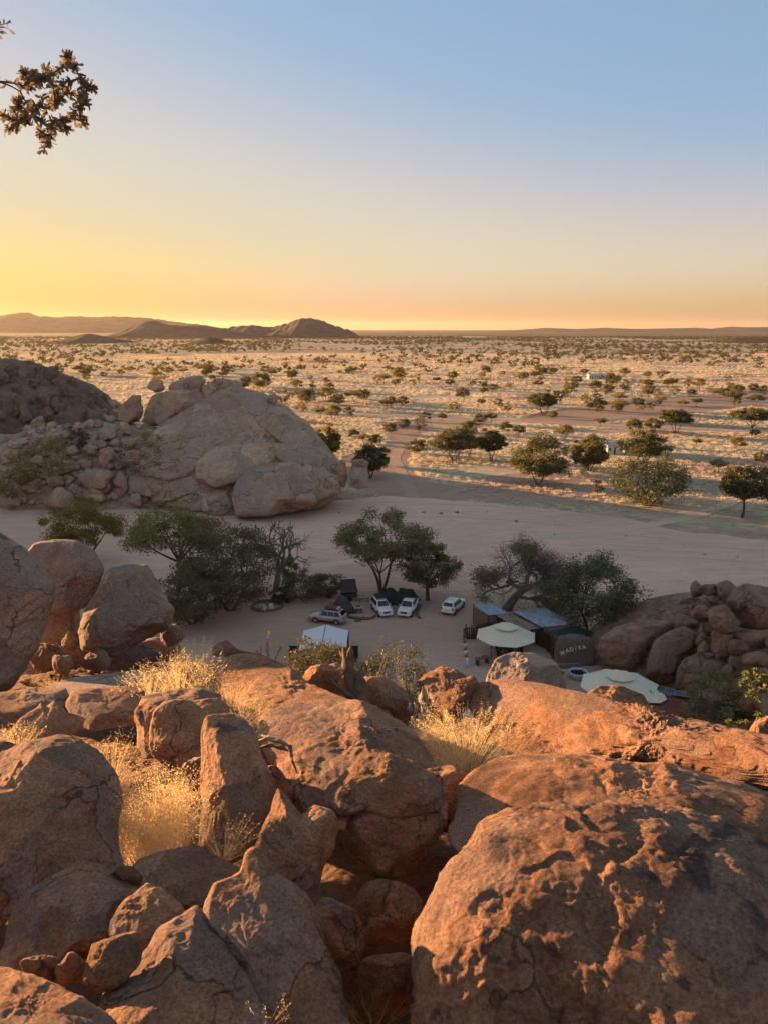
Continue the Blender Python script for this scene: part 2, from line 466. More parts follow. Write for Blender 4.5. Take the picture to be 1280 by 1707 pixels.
M['leaf_bush'] = leaf_mat('leaf_bush', (0.085, 0.086, 0.036), (0.15, 0.14, 0.062), 0.25, (1.2, 1.1, 0.7))
M['twig'] = plain_mat('twig', (0.20, 0.155, 0.145), 0.9, 0.1, 0, 0.3, 2.0, 0.4)
M['straw'] = leaf_mat('straw', (0.62, 0.48, 0.27), (0.88, 0.75, 0.48), 0.52, (1.12, 1.0, 0.78))
M['straw_plain'] = leaf_mat('straw_plain', (0.50, 0.43, 0.32), (0.72, 0.655, 0.53), 0.45, (1.1, 1.0, 0.85))
M['herb'] = leaf_mat('herb', (0.20, 0.17, 0.075), (0.36, 0.30, 0.14), 0.35, (1.2, 1.05, 0.7))
# ------------------------------------------------------------------ terrain heights
def bowl(x, y, cx, cy, rx, ry, h, p=0.8):
    q = ((x - cx) / rx) ** 2 + ((y - cy) / ry) ** 2
    return h * np.clip(1 - q, 0, 1) ** p
_pr = np.array([[-60, 20], [-12, 33.6], [0.0, 35.3], [0.7, 35.2], [1.5, 33.9], [2.4, 33.2], [4.0, 32.7], [5.5, 32.5], [8, 32.1], [12, 30.9], [15.5, 30.1], [18.5, 28.4], [24, 22.5], [48, -1.0], [400, -3]])
def t_front(x, y):
    x = np.asarray(x, float); y = np.asarray(y, float)
    D = np.where(y > 0, np.hypot(x * 0.75, y), y + 0 * x)
    z = np.interp(D, _pr[:, 0], _pr[:, 1])
    z = z - 1.5 * sstep(-4.0, 0.5, x) * sstep(8.5, 14, D) * sstep(40, 20, D)
    z = z - 2.2 * sstep(2.5, 7, x) * sstep(6.0, 11, D) * sstep(60, 20, D)
    z = z - 0.9 * np.exp(-((x - 0.02) / 0.38) ** 2 - ((y - 4.4) / 0.75) ** 2)          # dark cleft between the boulders
    z = z - 6.0 * sstep(14, 40, np.abs(x)) * sstep(50, 10, y)
    return z
def t_dome(x, y):
    z = np.maximum(bowl(x, y, -42, 182, 27, 20, 15.0, 0.75), bowl(x, y, -68, 182, 44, 25, 15.5, 0.9))
    return np.maximum(z, bowl(x, y, -112, 190, 52, 32, 12.0, 0.9))
def t_left(x, y):
    z = np.maximum(bowl(x, y, -118, 232, 44, 42, 27.5, 0.6), bowl(x, y, -172, 240, 62, 84, 41.0, 0.8))
    return z
def t_right(x, y):
    return np.maximum(bowl(x, y, 39, 84, 16, 10, 7.0, 0.7), bowl(x, y, 40, 66, 14, 14, 3.0, 0.8))
def T(x, y):
    return np.maximum(np.maximum(t_front(x, y), t_dome(x, y)), np.maximum(np.maximum(t_left(x, y), t_right(x, y)), 0.0))
_ds = np.concatenate([np.linspace(2, 30, 400), np.geomspace(30, 30000, 3000)[1:]])
def hit(px, py):
    P = unproj(np.full_like(_ds, px), np.full_like(_ds, py), _ds[:, None].T[0][:, None].ravel()) if False else np.stack([(px - CX) / F * _ds, _ds * (CP - (py - CY) / F * SP), EYE - _ds * (SP + (py - CY) / F * CP)], -1)
    below = P[:, 2] < T(P[:, 0], P[:, 1])
    i = int(np.argmax(below)) if below.any() else len(_ds) - 1
    return P[i], _ds[i]

def height_sheet(name, fn, xs, ys, mat, amp=0.0, k=0.1, sink=0.6, kind='structure', seed=0.0):
    X, Y = np.meshgrid(xs, ys)
    Z = fn(X.ravel(), Y.ravel())
    if amp:
        P = np.stack([X.ravel() * k + seed, Y.ravel() * k, np.zeros(X.size)], -1)
        Z = Z + amp * fbm(P, 5, 0.55) * sstep(-0.2, amp * 2, Z) + 0.4 * amp * (np.abs(fbm(P * 3.7, 3)) - 0.2) * sstep(-0.2, amp * 2, Z)
    Z = np.where(Z <= 0.02, -sink, Z)
    V = np.stack([X.ravel(), Y.ravel(), Z], -1)
    nx, ny = len(xs), len(ys)
    i = (np.arange(ny - 1)[:, None] * nx + np.arange(nx - 1)[None]).ravel()
    Fc = np.stack([i, i + 1, i + nx + 1, i + nx], -1)
    return tag(link(name, mesh_np(name, V, Fc, mat, True)), kind=kind)

# the plain: one sheet to the horizon
_r = np.array([0, 60, 120, 180, 260, 380, 560, 800, 1200, 2000, 3500, 6000, 12000, 25000, 60000.0])
_a = np.linspace(0, 2 * np.pi, 49)[:-1]
V = [(0, 0, 0)] + [(r * math.sin(a), r * math.cos(a), 0) for r in _r[1:] for a in _a]
Fc = [(0, 1 + i, 1 + (i + 1) % 48) for i in range(48)]
for k in range(len(_r) - 2):
    b = 1 + k * 48
    Fc += [(b + i, b + 48 + i, b + 48 + (i + 1) % 48, b + (i + 1) % 48) for i in range(48)]
tag(link('ground', mesh_np('ground', V, [f[::-1] for f in Fc], M['plain'])), kind='structure')

_a2 = np.linspace(-1.15, 1.15, 61)
_rsb = np.random.RandomState(4)
V = [(r * math.sin(a), r * math.cos(a), 0.3) for r, j in ((3300.0, 350), (8000.0, 0), (30000.0, 0)) for a, u in zip(_a2, _rsb.uniform(-1, 1, 61)) for r in [r + j * u]]
Fc = np.array([(k * 61 + i, k * 61 + i + 1, (k + 1) * 61 + i + 1, (k + 1) * 61 + i) for k in range(2) for i in range(60)])[:, ::-1]
tag(link('far_bushland', mesh_np('far_bushland', V, Fc, M['bushland'])), kind='structure')

def sheet(name, poly_px, z, mat, world_pts=None):
    P = world_pts if world_pts is not None else [on_z(px, py, z) for px, py in poly_px]
    V = [(p[0], p[1], z) for p in P]
    me = mesh_np(name, V, [list(range(len(V)))], mat)
    bm = bmesh.new(); bm.from_mesh(me)
    bmesh.ops.recalc_face_normals(bm, faces=bm.faces)
    if bm.faces[:] and bm.faces[:][0].normal.z < 0: bmesh.ops.reverse_faces(bm, faces=bm.faces)
    bmesh.ops.triangulate(bm, faces=bm.faces)
    bm.to_mesh(me); bm.free()
    return tag(link(name, me), kind='structure')
def wob(pts, n=14, amp=1.2, seed=0):
    """subdivide a world polygon with a wavering edge"""
    out = []; rs = np.random.RandomState(seed); m = len(pts)
    for i in range(m):
        a, b = np.array(pts[i][:2]), np.array(pts[(i + 1) % m][:2])
        L = np.linalg.norm(b - a); kk = max(1, int(L / 3.0)) if L < 400 else 6
        kk = min(kk, n)
        for j in range(kk):
            q = a + (b - a) * j / kk
            out.append(tuple(q + rs.uniform(-amp, amp, 2) * (1 if j else 0.3)) + (0,))
    return out
# dry riverbed crossing in front of the rocky dome
rb = [(-260, 1015), (0, 1015), (240, 1000), (420, 985), (560, 985), (800, 985), (1000, 985), (1060, 1003), (1280, 985), (1500, 960), (1500, 905), (1280, 900), (1130, 885), (1040, 862), (930, 850), (800, 838), (700, 830), (640, 826), (560, 835), (470, 850), (300, 850), (0, 842), (-260, 840)]
sheet('riverbed', None, 0.03, M['riverbed'], wob([on_z(*p) for p in rb], 14, 0.7, 3))
# camp yard below
yd = [(150, 1300), (150, 1010), (300, 985), (420, 985), (500, 1000), (560, 985), (700, 985), (800, 1000), (960, 1010), (1060, 1040), (1150, 1150), (1250, 1300), (700, 1500)]
sheet('camp_yard', None, 0.045, M['yard'], wob([on_z(*p) for p in yd], 14, 0.5, 5))
# bare red soil flats in the plain
for pts, sd in (([(860, 702), (900, 688), (960, 678), (1080, 664), (1290, 650), (1330, 662), (1290, 672), (1160, 690), (1080, 700), (960, 706)], 1),
                ([(560, 800), (575, 760), (640, 745), (655, 715), (700, 700), (720, 705), (690, 740), (680, 770), (700, 795), (760, 812), (790, 832), (700, 832), (640, 828)], 2),
                ([(735, 815), (800, 795), (880, 790), (1000, 795), (1180, 770), (1290, 765), (1290, 800), (1150, 798), (1040, 830), (960, 840), (850, 838), (780, 832)], 4)):
    sheet('bare_soil', None, 0.016 + 0.004 * sd, M['red_soil'], wob([on_z(*p) for p in pts], 10, 1.6, sd))
def strip(name, pts_px, w, z, mat, seed=0):
    P = np.array([on_z(*p) for p in pts_px])
    # resample smoothly
    t = np.linspace(0, len(P) - 1, (len(P) - 1) * 10 + 1); i = np.clip(t.astype(int), 0, len(P) - 2); f = (t - i)[:, None]
    P0, P1, P2, P3 = P[np.clip(i - 1, 0, None)], P[i], P[i + 1], P[np.clip(i + 2, None, len(P) - 1)]
    Q = 0.5 * (2 * P1 + (P2 - P0) * f + (2 * P0 - 5 * P1 + 4 * P2 - P3) * f ** 2 + (3 * P1 - P0 - 3 * P2 + P3) * f ** 3)
    Tn = np.gradient(Q[:, :2], axis=0); Tn /= np.linalg.norm(Tn, axis=1)[:, None]
    N = np.stack([-Tn[:, 1], Tn[:, 0]], -1)
    rs = np.random.RandomState(seed)
    ww = w / 2 * (1 + rs.uniform(-0.18, 0.18, (len(Q), 2)))
    A = Q[:, :2] + N * ww[:, :1]; B = Q[:, :2] - N * ww[:, 1:]
    n = len(Q)
    V = np.concatenate([np.c_[A, np.full(n, z)], np.c_[B, np.full(n, z)]])
    j = np.arange(n - 1)
    Fc = np.stack([j, n + j, n + j + 1, j + 1], -1)
    return tag(link(name, mesh_np(name, V, Fc, mat)), kind='structure')
strip('dirt_road', [(560, 690), (700, 694), (860, 701), (1000, 709), (1150, 715), (1330, 722)], 5.5, 0.03, M['track'], 1)
strip('dirt_track', [(1260, 818), (1200, 845), (1150, 862), (1060, 879), (980, 892), (900, 896), (800, 905), (640, 930), (540, 943), (490, 948)], 3.0, 0.056, M['pale_track'], 2)
strip('dirt_track', [(690, 830), (670, 790), (660, 760), (690, 735), (760, 715), (820, 700)], 3.2, 0.052, M['track'], 3)
strip('dirt_track', [(985, 705), (1060, 690), (1110, 683), (1290, 668)], 4.0, 0.044, M['track'], 4)
strip('dirt_track', [(745, 600), (742, 615), (760, 640), (740, 660)], 5.0, 0.048, M['track'], 5)
strip('dirt_track', [(740, 826), (800, 805), (900, 792), (980, 790)], 2.6, 0.056, M['track'], 9)
def rut(pts, w, sd):
    return strip('wheel_rut', pts, w, 0.034 + 0.002 * sd, M['pale_track'], sd)
rut([(1070, 890), (1100, 893), (1122, 900), (1133, 912), (1140, 926)], 0.45, 6)
rut([(1082, 886), (1115, 890), (1138, 899), (1148, 914)], 0.45, 7)
_rr = random.Random(8)
RUTS = []
for _ in range(16):
    _y = _rr.uniform(845, 975); _x = _rr.uniform(480, 1150); _l = _rr.uniform(60, 260); _sl = _rr.uniform(-0.02, 0.10)
    RUTS.append((_x, _y, _x + _l, _y + _l * _sl))
for k, (a, b, c_, d_) in enumerate(RUTS + [(560, 842, 900, 848), (620, 836, 960, 858), (700, 860, 1010, 884), (520, 856, 760, 868), (590, 930, 760, 942), (1000, 905, 1260, 918), (1060, 930, 1270, 940), (150, 870, 330, 878)]):
    strip('wheel_rut', [(a, b), ((a + c_) / 2, (b + d_) / 2 - 4), (c_, d_)], 0.32, 0.034 + 0.0006 * k, M['rut'], 20 + k)

# the photographer's hill
xs = np.concatenate([np.linspace(-90, -16, 38), np.linspace(-15, 12, 160), np.linspace(13, 90, 38)])
ys = np.concatenate([np.linspace(-60, -3, 16), np.linspace(-2, 20, 150), np.linspace(20.6, 60, 50)])
height_sheet('hillside', t_front, xs, ys, M['soil'], 0.22, 0.9, 1.0)
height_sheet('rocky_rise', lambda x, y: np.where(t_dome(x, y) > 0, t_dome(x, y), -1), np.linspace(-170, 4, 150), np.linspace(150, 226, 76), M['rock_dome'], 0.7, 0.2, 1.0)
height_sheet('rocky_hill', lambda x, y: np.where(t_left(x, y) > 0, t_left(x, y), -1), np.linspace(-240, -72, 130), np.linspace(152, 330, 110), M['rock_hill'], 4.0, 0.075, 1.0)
height_sheet('rocky_rise', lambda x, y: np.where(t_right(x, y) > 0, t_right(x, y), -1), np.linspace(22, 58, 50), np.linspace(50, 96, 50), M['rock_camp'], 0.5, 0.25, 0.5)

# hills on the horizon: skyline in pixels, distance in metres
def skyline(name, pts, dist, base_py, depth, mat, seed, rough=1.0):
    px = np.array([p[0] for p in pts], float); py = np.array([p[1] for p in pts], float)
    xx = np.linspace(px[0], px[-1], 220)
    yy = np.interp(xx, px, py)
    H = np.array([at_y(a, b, dist)[2] for a, b in zip(xx, yy)])
    X = np.array([at_y(a, b, dist)[0] for a, b in zip(xx, yy)])
    H = H + rough * fbm(np.stack([xx * 0.13, np.full_like(xx, seed), np.zeros_like(xx)], -1), 4) * 0.10 * H.max()
    edge = sstep(0, 0.05, np.linspace(0, 1, 220)) * sstep(0, 0.05, np.linspace(1, 0, 220))
    H = np.maximum(H * edge, 0)
    s = np.linspace(-1, 1, 25)
    V = []
    for q in s:
        prof = (1 - abs(q)) ** 0.85 if True else 0
        n = fbm(np.stack([xx * 0.06, np.full_like(xx, q * 2.2 + seed * 3), np.full_like(xx, seed)], -1), 4)
        V.append(np.stack([X, np.full_like(X, dist + q * depth), H * np.clip(prof * (1 + 0.35 * n * (1 - prof)), 0, None) - 0.5], -1))
    V = np.concatenate(V); nx = 220
    i = (np.arange(24)[:, None] * nx + np.arange(nx - 1)[None]).ravel()
    Fc = np.stack([i, i + 1, i + nx + 1, i + nx], -1)
    return tag(link(name, mesh_np(name, V, Fc, mat, True)), kind='structure')
skyline('hill', [(-330, 548), (-260, 530), (-160, 534), (-80, 524), (0, 526), (20, 522), (45, 520), (60, 526), (105, 529), (120, 526), (160, 528), (200, 527), (245, 529), (300, 537), (330, 540), (380, 548)], 9000, 550, 1500, M['far_hill'], 1)
skyline('hill', [(205, 556), (225, 543), (245, 534), (262, 534), (280, 541), (320, 543), (345, 542), (372, 547), (395, 543), (425, 541), (450, 545), (478, 539), (495, 532), (512, 529), (535, 533), (560, 543), (590, 552), (606, 557)], 3600, 560, 420, M['far_hill'], 2)
skyline('hill', [(600, 556), (665, 553), (680, 551), (700, 554), (800, 553), (870, 549), (910, 546), (960, 548), (1010, 546), (1060, 548), (1110, 547), (1160, 546), (1195, 548), (1215, 544), (1240, 545), (1290, 545), (1400, 543), (1560, 552)], 11000, 550, 1200, M['far_hill'], 3, 0.6)
skyline('hill', [(118, 566), (130, 558), (150, 555), (172, 560), (205, 568)], 2200, 566, 160, M['far_hill'], 4)
skyline('hill', [(325, 568), (345, 561), (360, 562), (378, 568)], 2100, 566, 120, M['far_hill'], 5)
skyline('hill', [(1180, 568), (1205, 563), (1260, 562), (1300, 565), (1360, 570)], 2300, 566, 160, M['far_hill'], 6)
# ------------------------------------------------------------------ rocks
_cs = {}
def cube_sphere(n):
    if n in _cs: return _cs[n]
    g = np.linspace(-1, 1, n + 1); g = np.tan(g * np.pi / 4)
    A, B = np.meshgrid(g, g); A = A.ravel(); B = B.ravel(); O = np.ones_like(A)
    faces = []; verts = []
    i = (np.arange(n)[:, None] * (n + 1) + np.arange(n)[None]).ravel()
    q = np.stack([i, i + 1, i + n + 2, i + n + 1], -1)
    for k, P in enumerate([(O, A, B), (-O, -A, B), (-A, O, B), (A, -O, B), (-A, B, O) if False else (A, B, O), (-A, B, -O)]):
        P = np.stack(P, -1); faces.append(q + k * (n + 1) ** 2); verts.append(P)
    V = np.concatenate(verts); Fc = np.concatenate(faces)
    V /= np.linalg.norm(V, axis=1)[:, None]
    key = np.round(V * 1e5).astype(np.int64)
    _, idx, inv = np.unique(key, axis=0, return_index=True, return_inverse=True)
    V = V[idx]; Fc = inv.ravel()[Fc]
    # outward faces
    c = V[Fc].mean(1); nn = np.cross(V[Fc[:, 1]] - V[Fc[:, 0]], V[Fc[:, 2]] - V[Fc[:, 0]])
    fl = (c * nn).sum(1) < 0
    Fc[fl] = Fc[fl][:, ::-1]
    _cs[n] = (V, Fc)
    return _cs[n]
def radial(poly, c, blur):
    P = np.asarray(poly, float) - c
    th = np.linspace(-np.pi, np.pi, 721)[:-1]
    D = np.stack([np.cos(th), np.sin(th)], -1)
    r = np.zeros(len(th))
    for a, b in zip(P, np.roll(P, -1, 0)):
        e = b - a
        den = D[:, 0] * (-e[1]) + D[:, 1] * e[0]
        den = np.where(abs(den) < 1e-9, 1e-9, den)
        t = (a[0] * (-e[1]) + a[1] * e[0]) / den
        s = (D[:, 0] * a[1] - D[:, 1] * a[0]) / den
        ok = (t > 0) & (s >= -1e-6) & (s <= 1 + 1e-6)
        r = np.where(ok, np.maximum(r, t), r)
    r = np.maximum(r, r.mean() * 0.15)
    k = int(blur * 2)
    if k > 0:
        w = np.exp(-0.5 * (np.arange(-3 * k, 3 * k + 1) / k) ** 2); w /= w.sum()
        r = np.convolve(np.concatenate([r[-3 * k:], r, r[:3 * k]]), w, 'valid')
    return th, r
def ell(cx, cy, rx, ry, rot=0.0, seed=0, wig=0.10, n=22):
    rs = np.random.RandomState(seed + 91)
    a = np.linspace(0, 2 * np.pi, n, endpoint=False)
    k = 1 + wig * (0.6 * np.cos(2 * a + rs.uniform(0, 6.3)) + 0.7 * np.cos(3 * a + rs.uniform(0, 6.3)) + 0.5 * np.cos(5 * a + rs.uniform(0, 6.3)))
    x, y = rx * k * np.cos(a), ry * k * np.sin(a)
    c, s = math.cos(R(rot)), math.sin(R(rot))
    return [(cx + u * c - v * s, cy + u * s + v * c) for u, v in zip(x, y)]

def rock_verts(poly, d, v=None, h=None, thick=0.85, n=30, seed=0, lump=0.05, shelf=0.012, facets=5, full=0.75, blur=2.5, crack=0.0, fk=1.0, fine=0.012, cw=0.014, joint=0.014):
    """outline in photo pixels + depths -> solid rock (world vertices).
    v = (depth at top, depth at bottom), h = (depth at left, at right); thick = half thickness / mean radius"""
    poly = np.asarray(poly, float)
    c = poly.mean(0) * 0.35 + 0.65 * np.array([(poly[:, 0].min() + poly[:, 0].max()) / 2, (poly[:, 1].min() + poly[:, 1].max()) / 2])
    th, r = radial(poly, c, blur)
    w0 = 1.0 / d; bx = by = 0.0
    if v is not None: by = (1 / v[1] - 1 / v[0]) / (poly[:, 1].max() - poly[:, 1].min())
    if h is not None: bx = (1 / h[1] - 1 / h[0]) / (poly[:, 0].max() - poly[:, 0].min())
    S, Fc = cube_sphere(max(7, int(round(n * 0.65))) if n > 8 else n)
    if n > 24:                             # finer mesh on the side that is looked at
        S = S + np.array([0, 0, 0.42]); S /= np.linalg.norm(S, axis=1)[:, None]
    rho = np.hypot(S[:, 0], S[:, 1]); ang = np.arctan2(S[:, 1], S[:, 0])
    rs = np.random.RandomState(seed + 5)
    U = S.copy()
    U[:, :2] *= (np.maximum(rho, 1e-6) ** (full - 1))[:, None]
    U[:, 2] = np.sign(S[:, 2]) * np.abs(S[:, 2]) ** full
    for _ in range(int(facets * 2.2)):
        nn = rs.normal(size=3); nn[2] = (abs(nn[2]) + 0.45) * (1 if rs.rand() < 0.75 else -1); nn /= np.linalg.norm(nn)
        cc = rs.uniform(0.76, 0.95) + 0.10 * max(0.0, 0.6 - abs(nn[2]))
        s = U @ nn - cc + 0.05 * pnoise(U * 3.2 + seed * 1.3 + _ * 4.1) + 0.02 * pnoise(U * 9.0 + seed)
        U -= np.where(s > 0, s * 0.97, 0)[:, None] * nn
    rr = np.interp(ang, th, r, period=2 * np.pi)
    k = np.hypot(U[:, 0], U[:, 1])
    px = c[0] + rr * k * np.cos(ang); py = c[1] + rr * k * np.sin(ang)
    w = w0 + bx * (px - c[0]) + by * (py - c[1])
    w = np.maximum(w, 0.3 * w0)
    P = unproj(px, py, 1.0 / w) if False else np.stack([(px - CX) / F / w, (CP - (py - CY) / F * SP) / w, EYE - (SP + (py - CY) / F * CP) / w], -1)
    C = unproj(c[0], c[1], d)
    size = r.mean() / F * d
    ray = C - np.array([0, 0, EYE]); ray /= np.linalg.norm(ray)
    P = P - ray * (U[:, 2] * thick * size)[:, None]
    # relief
    q = (P - C) / size + seed * 3.71
    N = P - C; N /= np.maximum(np.linalg.norm(N, axis=1), 1e-9)[:, None]
    disp = lump * size * fbm(q * 1.3 * fk, 3) + 0.4 * lump * size * fbm(q * 4.1 * fk, 3)
    if shelf:                              # peeling sheets with torn edges
        jag = 0.10 * pnoise(q * 9.0 * fk + 2.2) + 0.06 * pnoise(q * 21.0 * fk + 5.2)
        f = fbm(q * 0.95 * fk + 9.1, 3, 0.5) * 4.0 + jag
        fr = f - np.floor(f)
        disp = disp + 1.35 * shelf * size * (np.floor(f) + sstep(0.91, 1.0, fr))
        f2 = fbm(q * np.array([2.1, 2.1, 3.2]) * fk + 3.1, 4, 0.55) * 3.0 + jag * 1.3
        fr2 = f2 - np.floor(f2)
        disp = disp + 0.55 * shelf * size * (np.floor(f2) + sstep(0.88, 1.0, fr2))
    if joint:                              # broken along joints: blocky steps with crisp edges
        rj = np.random.RandomState(seed + 77)
        wq = q + 0.05 * np.stack([pnoise(q * 5.0 + 1), pnoise(q * 5.0 + 21), pnoise(q * 5.0 + 41)], -1)
        ids = 0
        for m_ in range(3):
            nj = rj.normal(size=3); nj /= np.linalg.norm(nj)
            ids = ids * 31 + np.floor((wq @ nj) * rj.uniform(1.6, 3.0) * fk + 0.35 * pnoise(q * 1.1 + 13 * m_) + rj.rand())
        hv = np.sin(ids * 12.9898 + seed * 3.3) * 43758.5453; hv = hv - np.floor(hv)
        disp = disp + joint * size * (hv - 0.6) * sstep(-0.12, 0.10, pnoise(q * 0.9 + 91.0))
    if fine:
        rough = 0.35 + 0.9 * sstep(-0.25, 0.3, pnoise(q * 1.7 + 51.0))       # smooth skin here, raw stone there
        nn_ = fbm(q * 9.0 * fk, 5, 0.66)
        disp = disp + 1.5 * fine * size * rough * (nn_ - 0.5 * np.abs(pnoise(q * 17.0 * fk)))
    if crack:
        wq = q + 0.12 * np.stack([pnoise(q * 3.1 + 5), pnoise(q * 3.1 + 25), pnoise(q * 3.1 + 45)], -1)
        for o_, k_ in ((31.7, 0.55), (61.3, 0.9)):
            cn = np.abs(pnoise(wq * k_ + o_)); gate = sstep(-0.02, 0.12, pnoise(q * 0.7 + 77.0 + o_))
            disp = disp - crack * size * np.exp(-(cn / cw) ** 2) * gate
    P = P + N * disp[:, None]
    return P, Fc, C, size
def rock(poly, d, mat, label, cat='boulder', name='boulder', group=None, parent=None, **kw):
    P, Fc, C, size = rock_verts(poly, d, **kw)
    base = np.array([C[0], C[1], P[:, 2].min()])
    o = link(name, mesh_np(name, P - base, Fc, M[mat], True), parent, base if parent is None else base - np.array(parent.location))
    if parent is None: tag(o, label, cat, group)
    return o

def near_label(px, py, rx, ry, marks, tail, small=9, big=15):
    m = min(marks, key=lambda q: math.hypot(q[0] - px, q[1] - py))
    r = (rx + ry) / 2
    sz = 'small' if r < small else ('large' if r > big else 'mid-sized')
    sh = 'flat' if rx > ry * 1.45 else ('upright' if ry > rx * 1.12 else ('long' if rx > ry * 1.2 else 'round'))
    return '%s %s boulder %s near %s' % (sz, sh, tail, m[2])
SLOPE_MARKS = [(261, 635, 'the lone skyline boulder'), (218, 685, 'the tall rounded boulder'), (280, 690, 'the pale square block'), (255, 800, 'the large pale bush'), (85, 815, 'the wide hazy bush'), (20, 820, 'the leftmost hazy bush'), (127, 735, 'the dark upright bush'), (60, 650, 'the dark rocky hill'), (170, 650, 'the end of the dark hill'), (310, 830, 'the straggling pale bush'), (160, 845, 'the riverbed edge')]
PILE_MARKS = [(1070, 1015, 'the broad flat boulder'), (1050, 1075, 'the long smooth boulder'), (1120, 1090, 'the sharp-edged dark boulder'), (1165, 1120, 'the split foot boulder'), (1205, 1078, 'the leaning slab'), (1205, 1030, 'the perched cracked block'), (1262, 1010, 'the great crowning boulder'), (1190, 1175, 'the leafy green bush'), (1255, 1150, 'the bright leafy shrub')]
# ---- foreground boulders (outlines in photo pixels, depths in metres from the ground they sit on)
rock([(705, 1525), (742, 1440), (800, 1378), (855, 1350), (930, 1340), (1015, 1338), (1115, 1346), (1190, 1370), (1280, 1412), (1390, 1490), (1440, 1650), (1400, 1820), (1250, 1930), (950, 1950), (770, 1850), (695, 1700), (690, 1600)],
     4.3, 'rock_big', 'huge domed orange boulder with black varnish patches beside the dark gap', v=(5.1, 3.6), h=(4.6, 4.3), thick=0.62, n=150, seed=1, lump=0.05, shelf=0.013, facets=3, full=0.72, crack=0.02, fk=1.3, fine=0.014, joint=0.016)
rock([(742, 1400), (760, 1318), (785, 1290), (825, 1265), (865, 1255), (960, 1260), (1065, 1268), (1140, 1276), (1240, 1296), (1330, 1330), (1400, 1390), (1380, 1470), (1100, 1430), (850, 1430), (780, 1440)],
     5.7, 'rock_ridge', 'low orange rock shelf between the huge domed boulder and the long ridge', v=(6.4, 5.2), h=(5.9, 5.5), thick=0.7, n=110, seed=2, lump=0.05, shelf=0.014, facets=5, full=0.7, crack=0.02)
rock([(766, 1165), (772, 1146), (795, 1136), (845, 1131), (900, 1139), (990, 1160), (1090, 1186), (1190, 1205), (1290, 1228), (1400, 1262), (1460, 1310), (1400, 1345), (1280, 1318), (1100, 1280), (960, 1276), (860, 1266), (828, 1240), (800, 1200)],
     7.4, 'rock_ridge', 'long sunlit ridge of orange rock sloping down from the straw grass', v=(8.0, 6.9), h=(8.7, 6.2), thick=0.62, n=130, seed=3, lump=0.055, shelf=0.022, facets=4, full=0.68, crack=0.03, fk=2.0, fine=0.042)
rock([(696, 1165), (699, 1138), (712, 1120), (735, 1106), (765, 1119), (795, 1134), (785, 1165), (765, 1205), (730, 1215), (703, 1200)],
     9.2, 'rock_ridge', 'rough upright orange rock behind the straw grass and grey stake', v=(9.5, 9.0), h=(9.4, 9.0), n=50, seed=4, lump=0.07, shelf=0.03, facets=6, crack=0.02)
rock([(352, 1108), (376, 1092), (430, 1088), (475, 1106), (530, 1143), (592, 1172), (610, 1195), (560, 1225), (470, 1225), (415, 1200), (372, 1165)],
     9.0, 'rock_ridge', 'layered sunlit rock slab running back towards the yellow grass', v=(10.4, 8.0), h=(9.4, 8.6), thick=0.5, n=90, seed=5, lump=0.05, shelf=0.03, facets=4, full=0.7, fk=1.4)
rock([(424, 1225), (440, 1190), (480, 1174), (530, 1166), (600, 1171), (652, 1188), (692, 1218), (722, 1258), (748, 1322), (742, 1380), (650, 1400), (560, 1385), (505, 1360), (468, 1302), (440, 1258)],
     7.3, 'rock_near', 'broad whaleback boulder with a weathered hollow, below the layered slab', v=(8.3, 6.6), h=(7.5, 7.0), thick=0.62, n=110, seed=6, lump=0.05, shelf=0.013, facets=6, full=0.7, crack=0.02)
rock([(540, 1332), (560, 1300), (600, 1266), (645, 1250), (690, 1264), (722, 1290), (746, 1332), (735, 1352), (650, 1374), (600, 1358), (566, 1366), (545, 1350)],
     6.0, 'rock_near', 'peaked brown boulder with an orange rim resting on a rounder boulder', v=(6.2, 5.8), thick=0.75, n=70, seed=7, lump=0.05, shelf=0.012, facets=5, full=0.8, crack=0.03)
rock([(568, 1400), (580, 1362), (620, 1345), (700, 1342), (738, 1352), (742, 1380), (722, 1415), (690, 1450), (640, 1470), (600, 1450), (575, 1425)],
     5.85, 'rock_near', 'rounded dark boulder wedged under the peaked boulder', v=(6.0, 5.8), thick=0.85, n=56, seed=8, lump=0.05, shelf=0.01, facets=4)
rock([(420, 1430), (432, 1390), (450, 1350), (462, 1311), (484, 1326), (503, 1356), (525, 1341), (556, 1350), (569, 1378), (556, 1420), (537, 1478), (510, 1490), (465, 1480)],
     5.6, 'rock_near', 'two-pointed brown rock standing beside the dark cleft', v=(5.9, 5.3), thick=0.6, n=70, seed=9, lump=0.04, shelf=0.01, facets=5, blur=1.2)
rock([(334, 1215), (344, 1193), (378, 1187), (410, 1198), (430, 1225), (437, 1257), (462, 1312), (456, 1370), (430, 1420), (370, 1450), (328, 1430), (336, 1350), (334, 1280)],
     6.4, 'rock_near', 'tall smooth rounded boulder standing right of the feathery grass', v=(6.7, 6.1), thick=0.7, n=70, seed=10, lump=0.035, shelf=0.008, facets=4, full=0.78, blur=2)
rock([(222, 1190), (236, 1160), (275, 1149), (330, 1146), (368, 1158), (366, 1200), (335, 1260), (240, 1268), (226, 1240)],
     8.5, 'rock_near', 'blocky brown rock with a sunlit left edge behind the feathery grass', v=(8.9, 8.2), thick=0.7, n=50, seed=11, lump=0.05, shelf=0.015, facets=5, full=0.68, blur=1.5)
rock([(247, 1240), (255, 1188), (273, 1168), (330, 1164), (366, 1163), (390, 1176), (378, 1196), (348, 1215), (338, 1285), (300, 1300), (252, 1260)],
     8.0, 'rock_near', 'flat-topped rock leaning against the blocky rock behind the grass', v=(8.3, 7.8), thick=0.55, n=56, seed=12, lump=0.05, shelf=0.012, facets=6, full=0.66, blur=1.3)
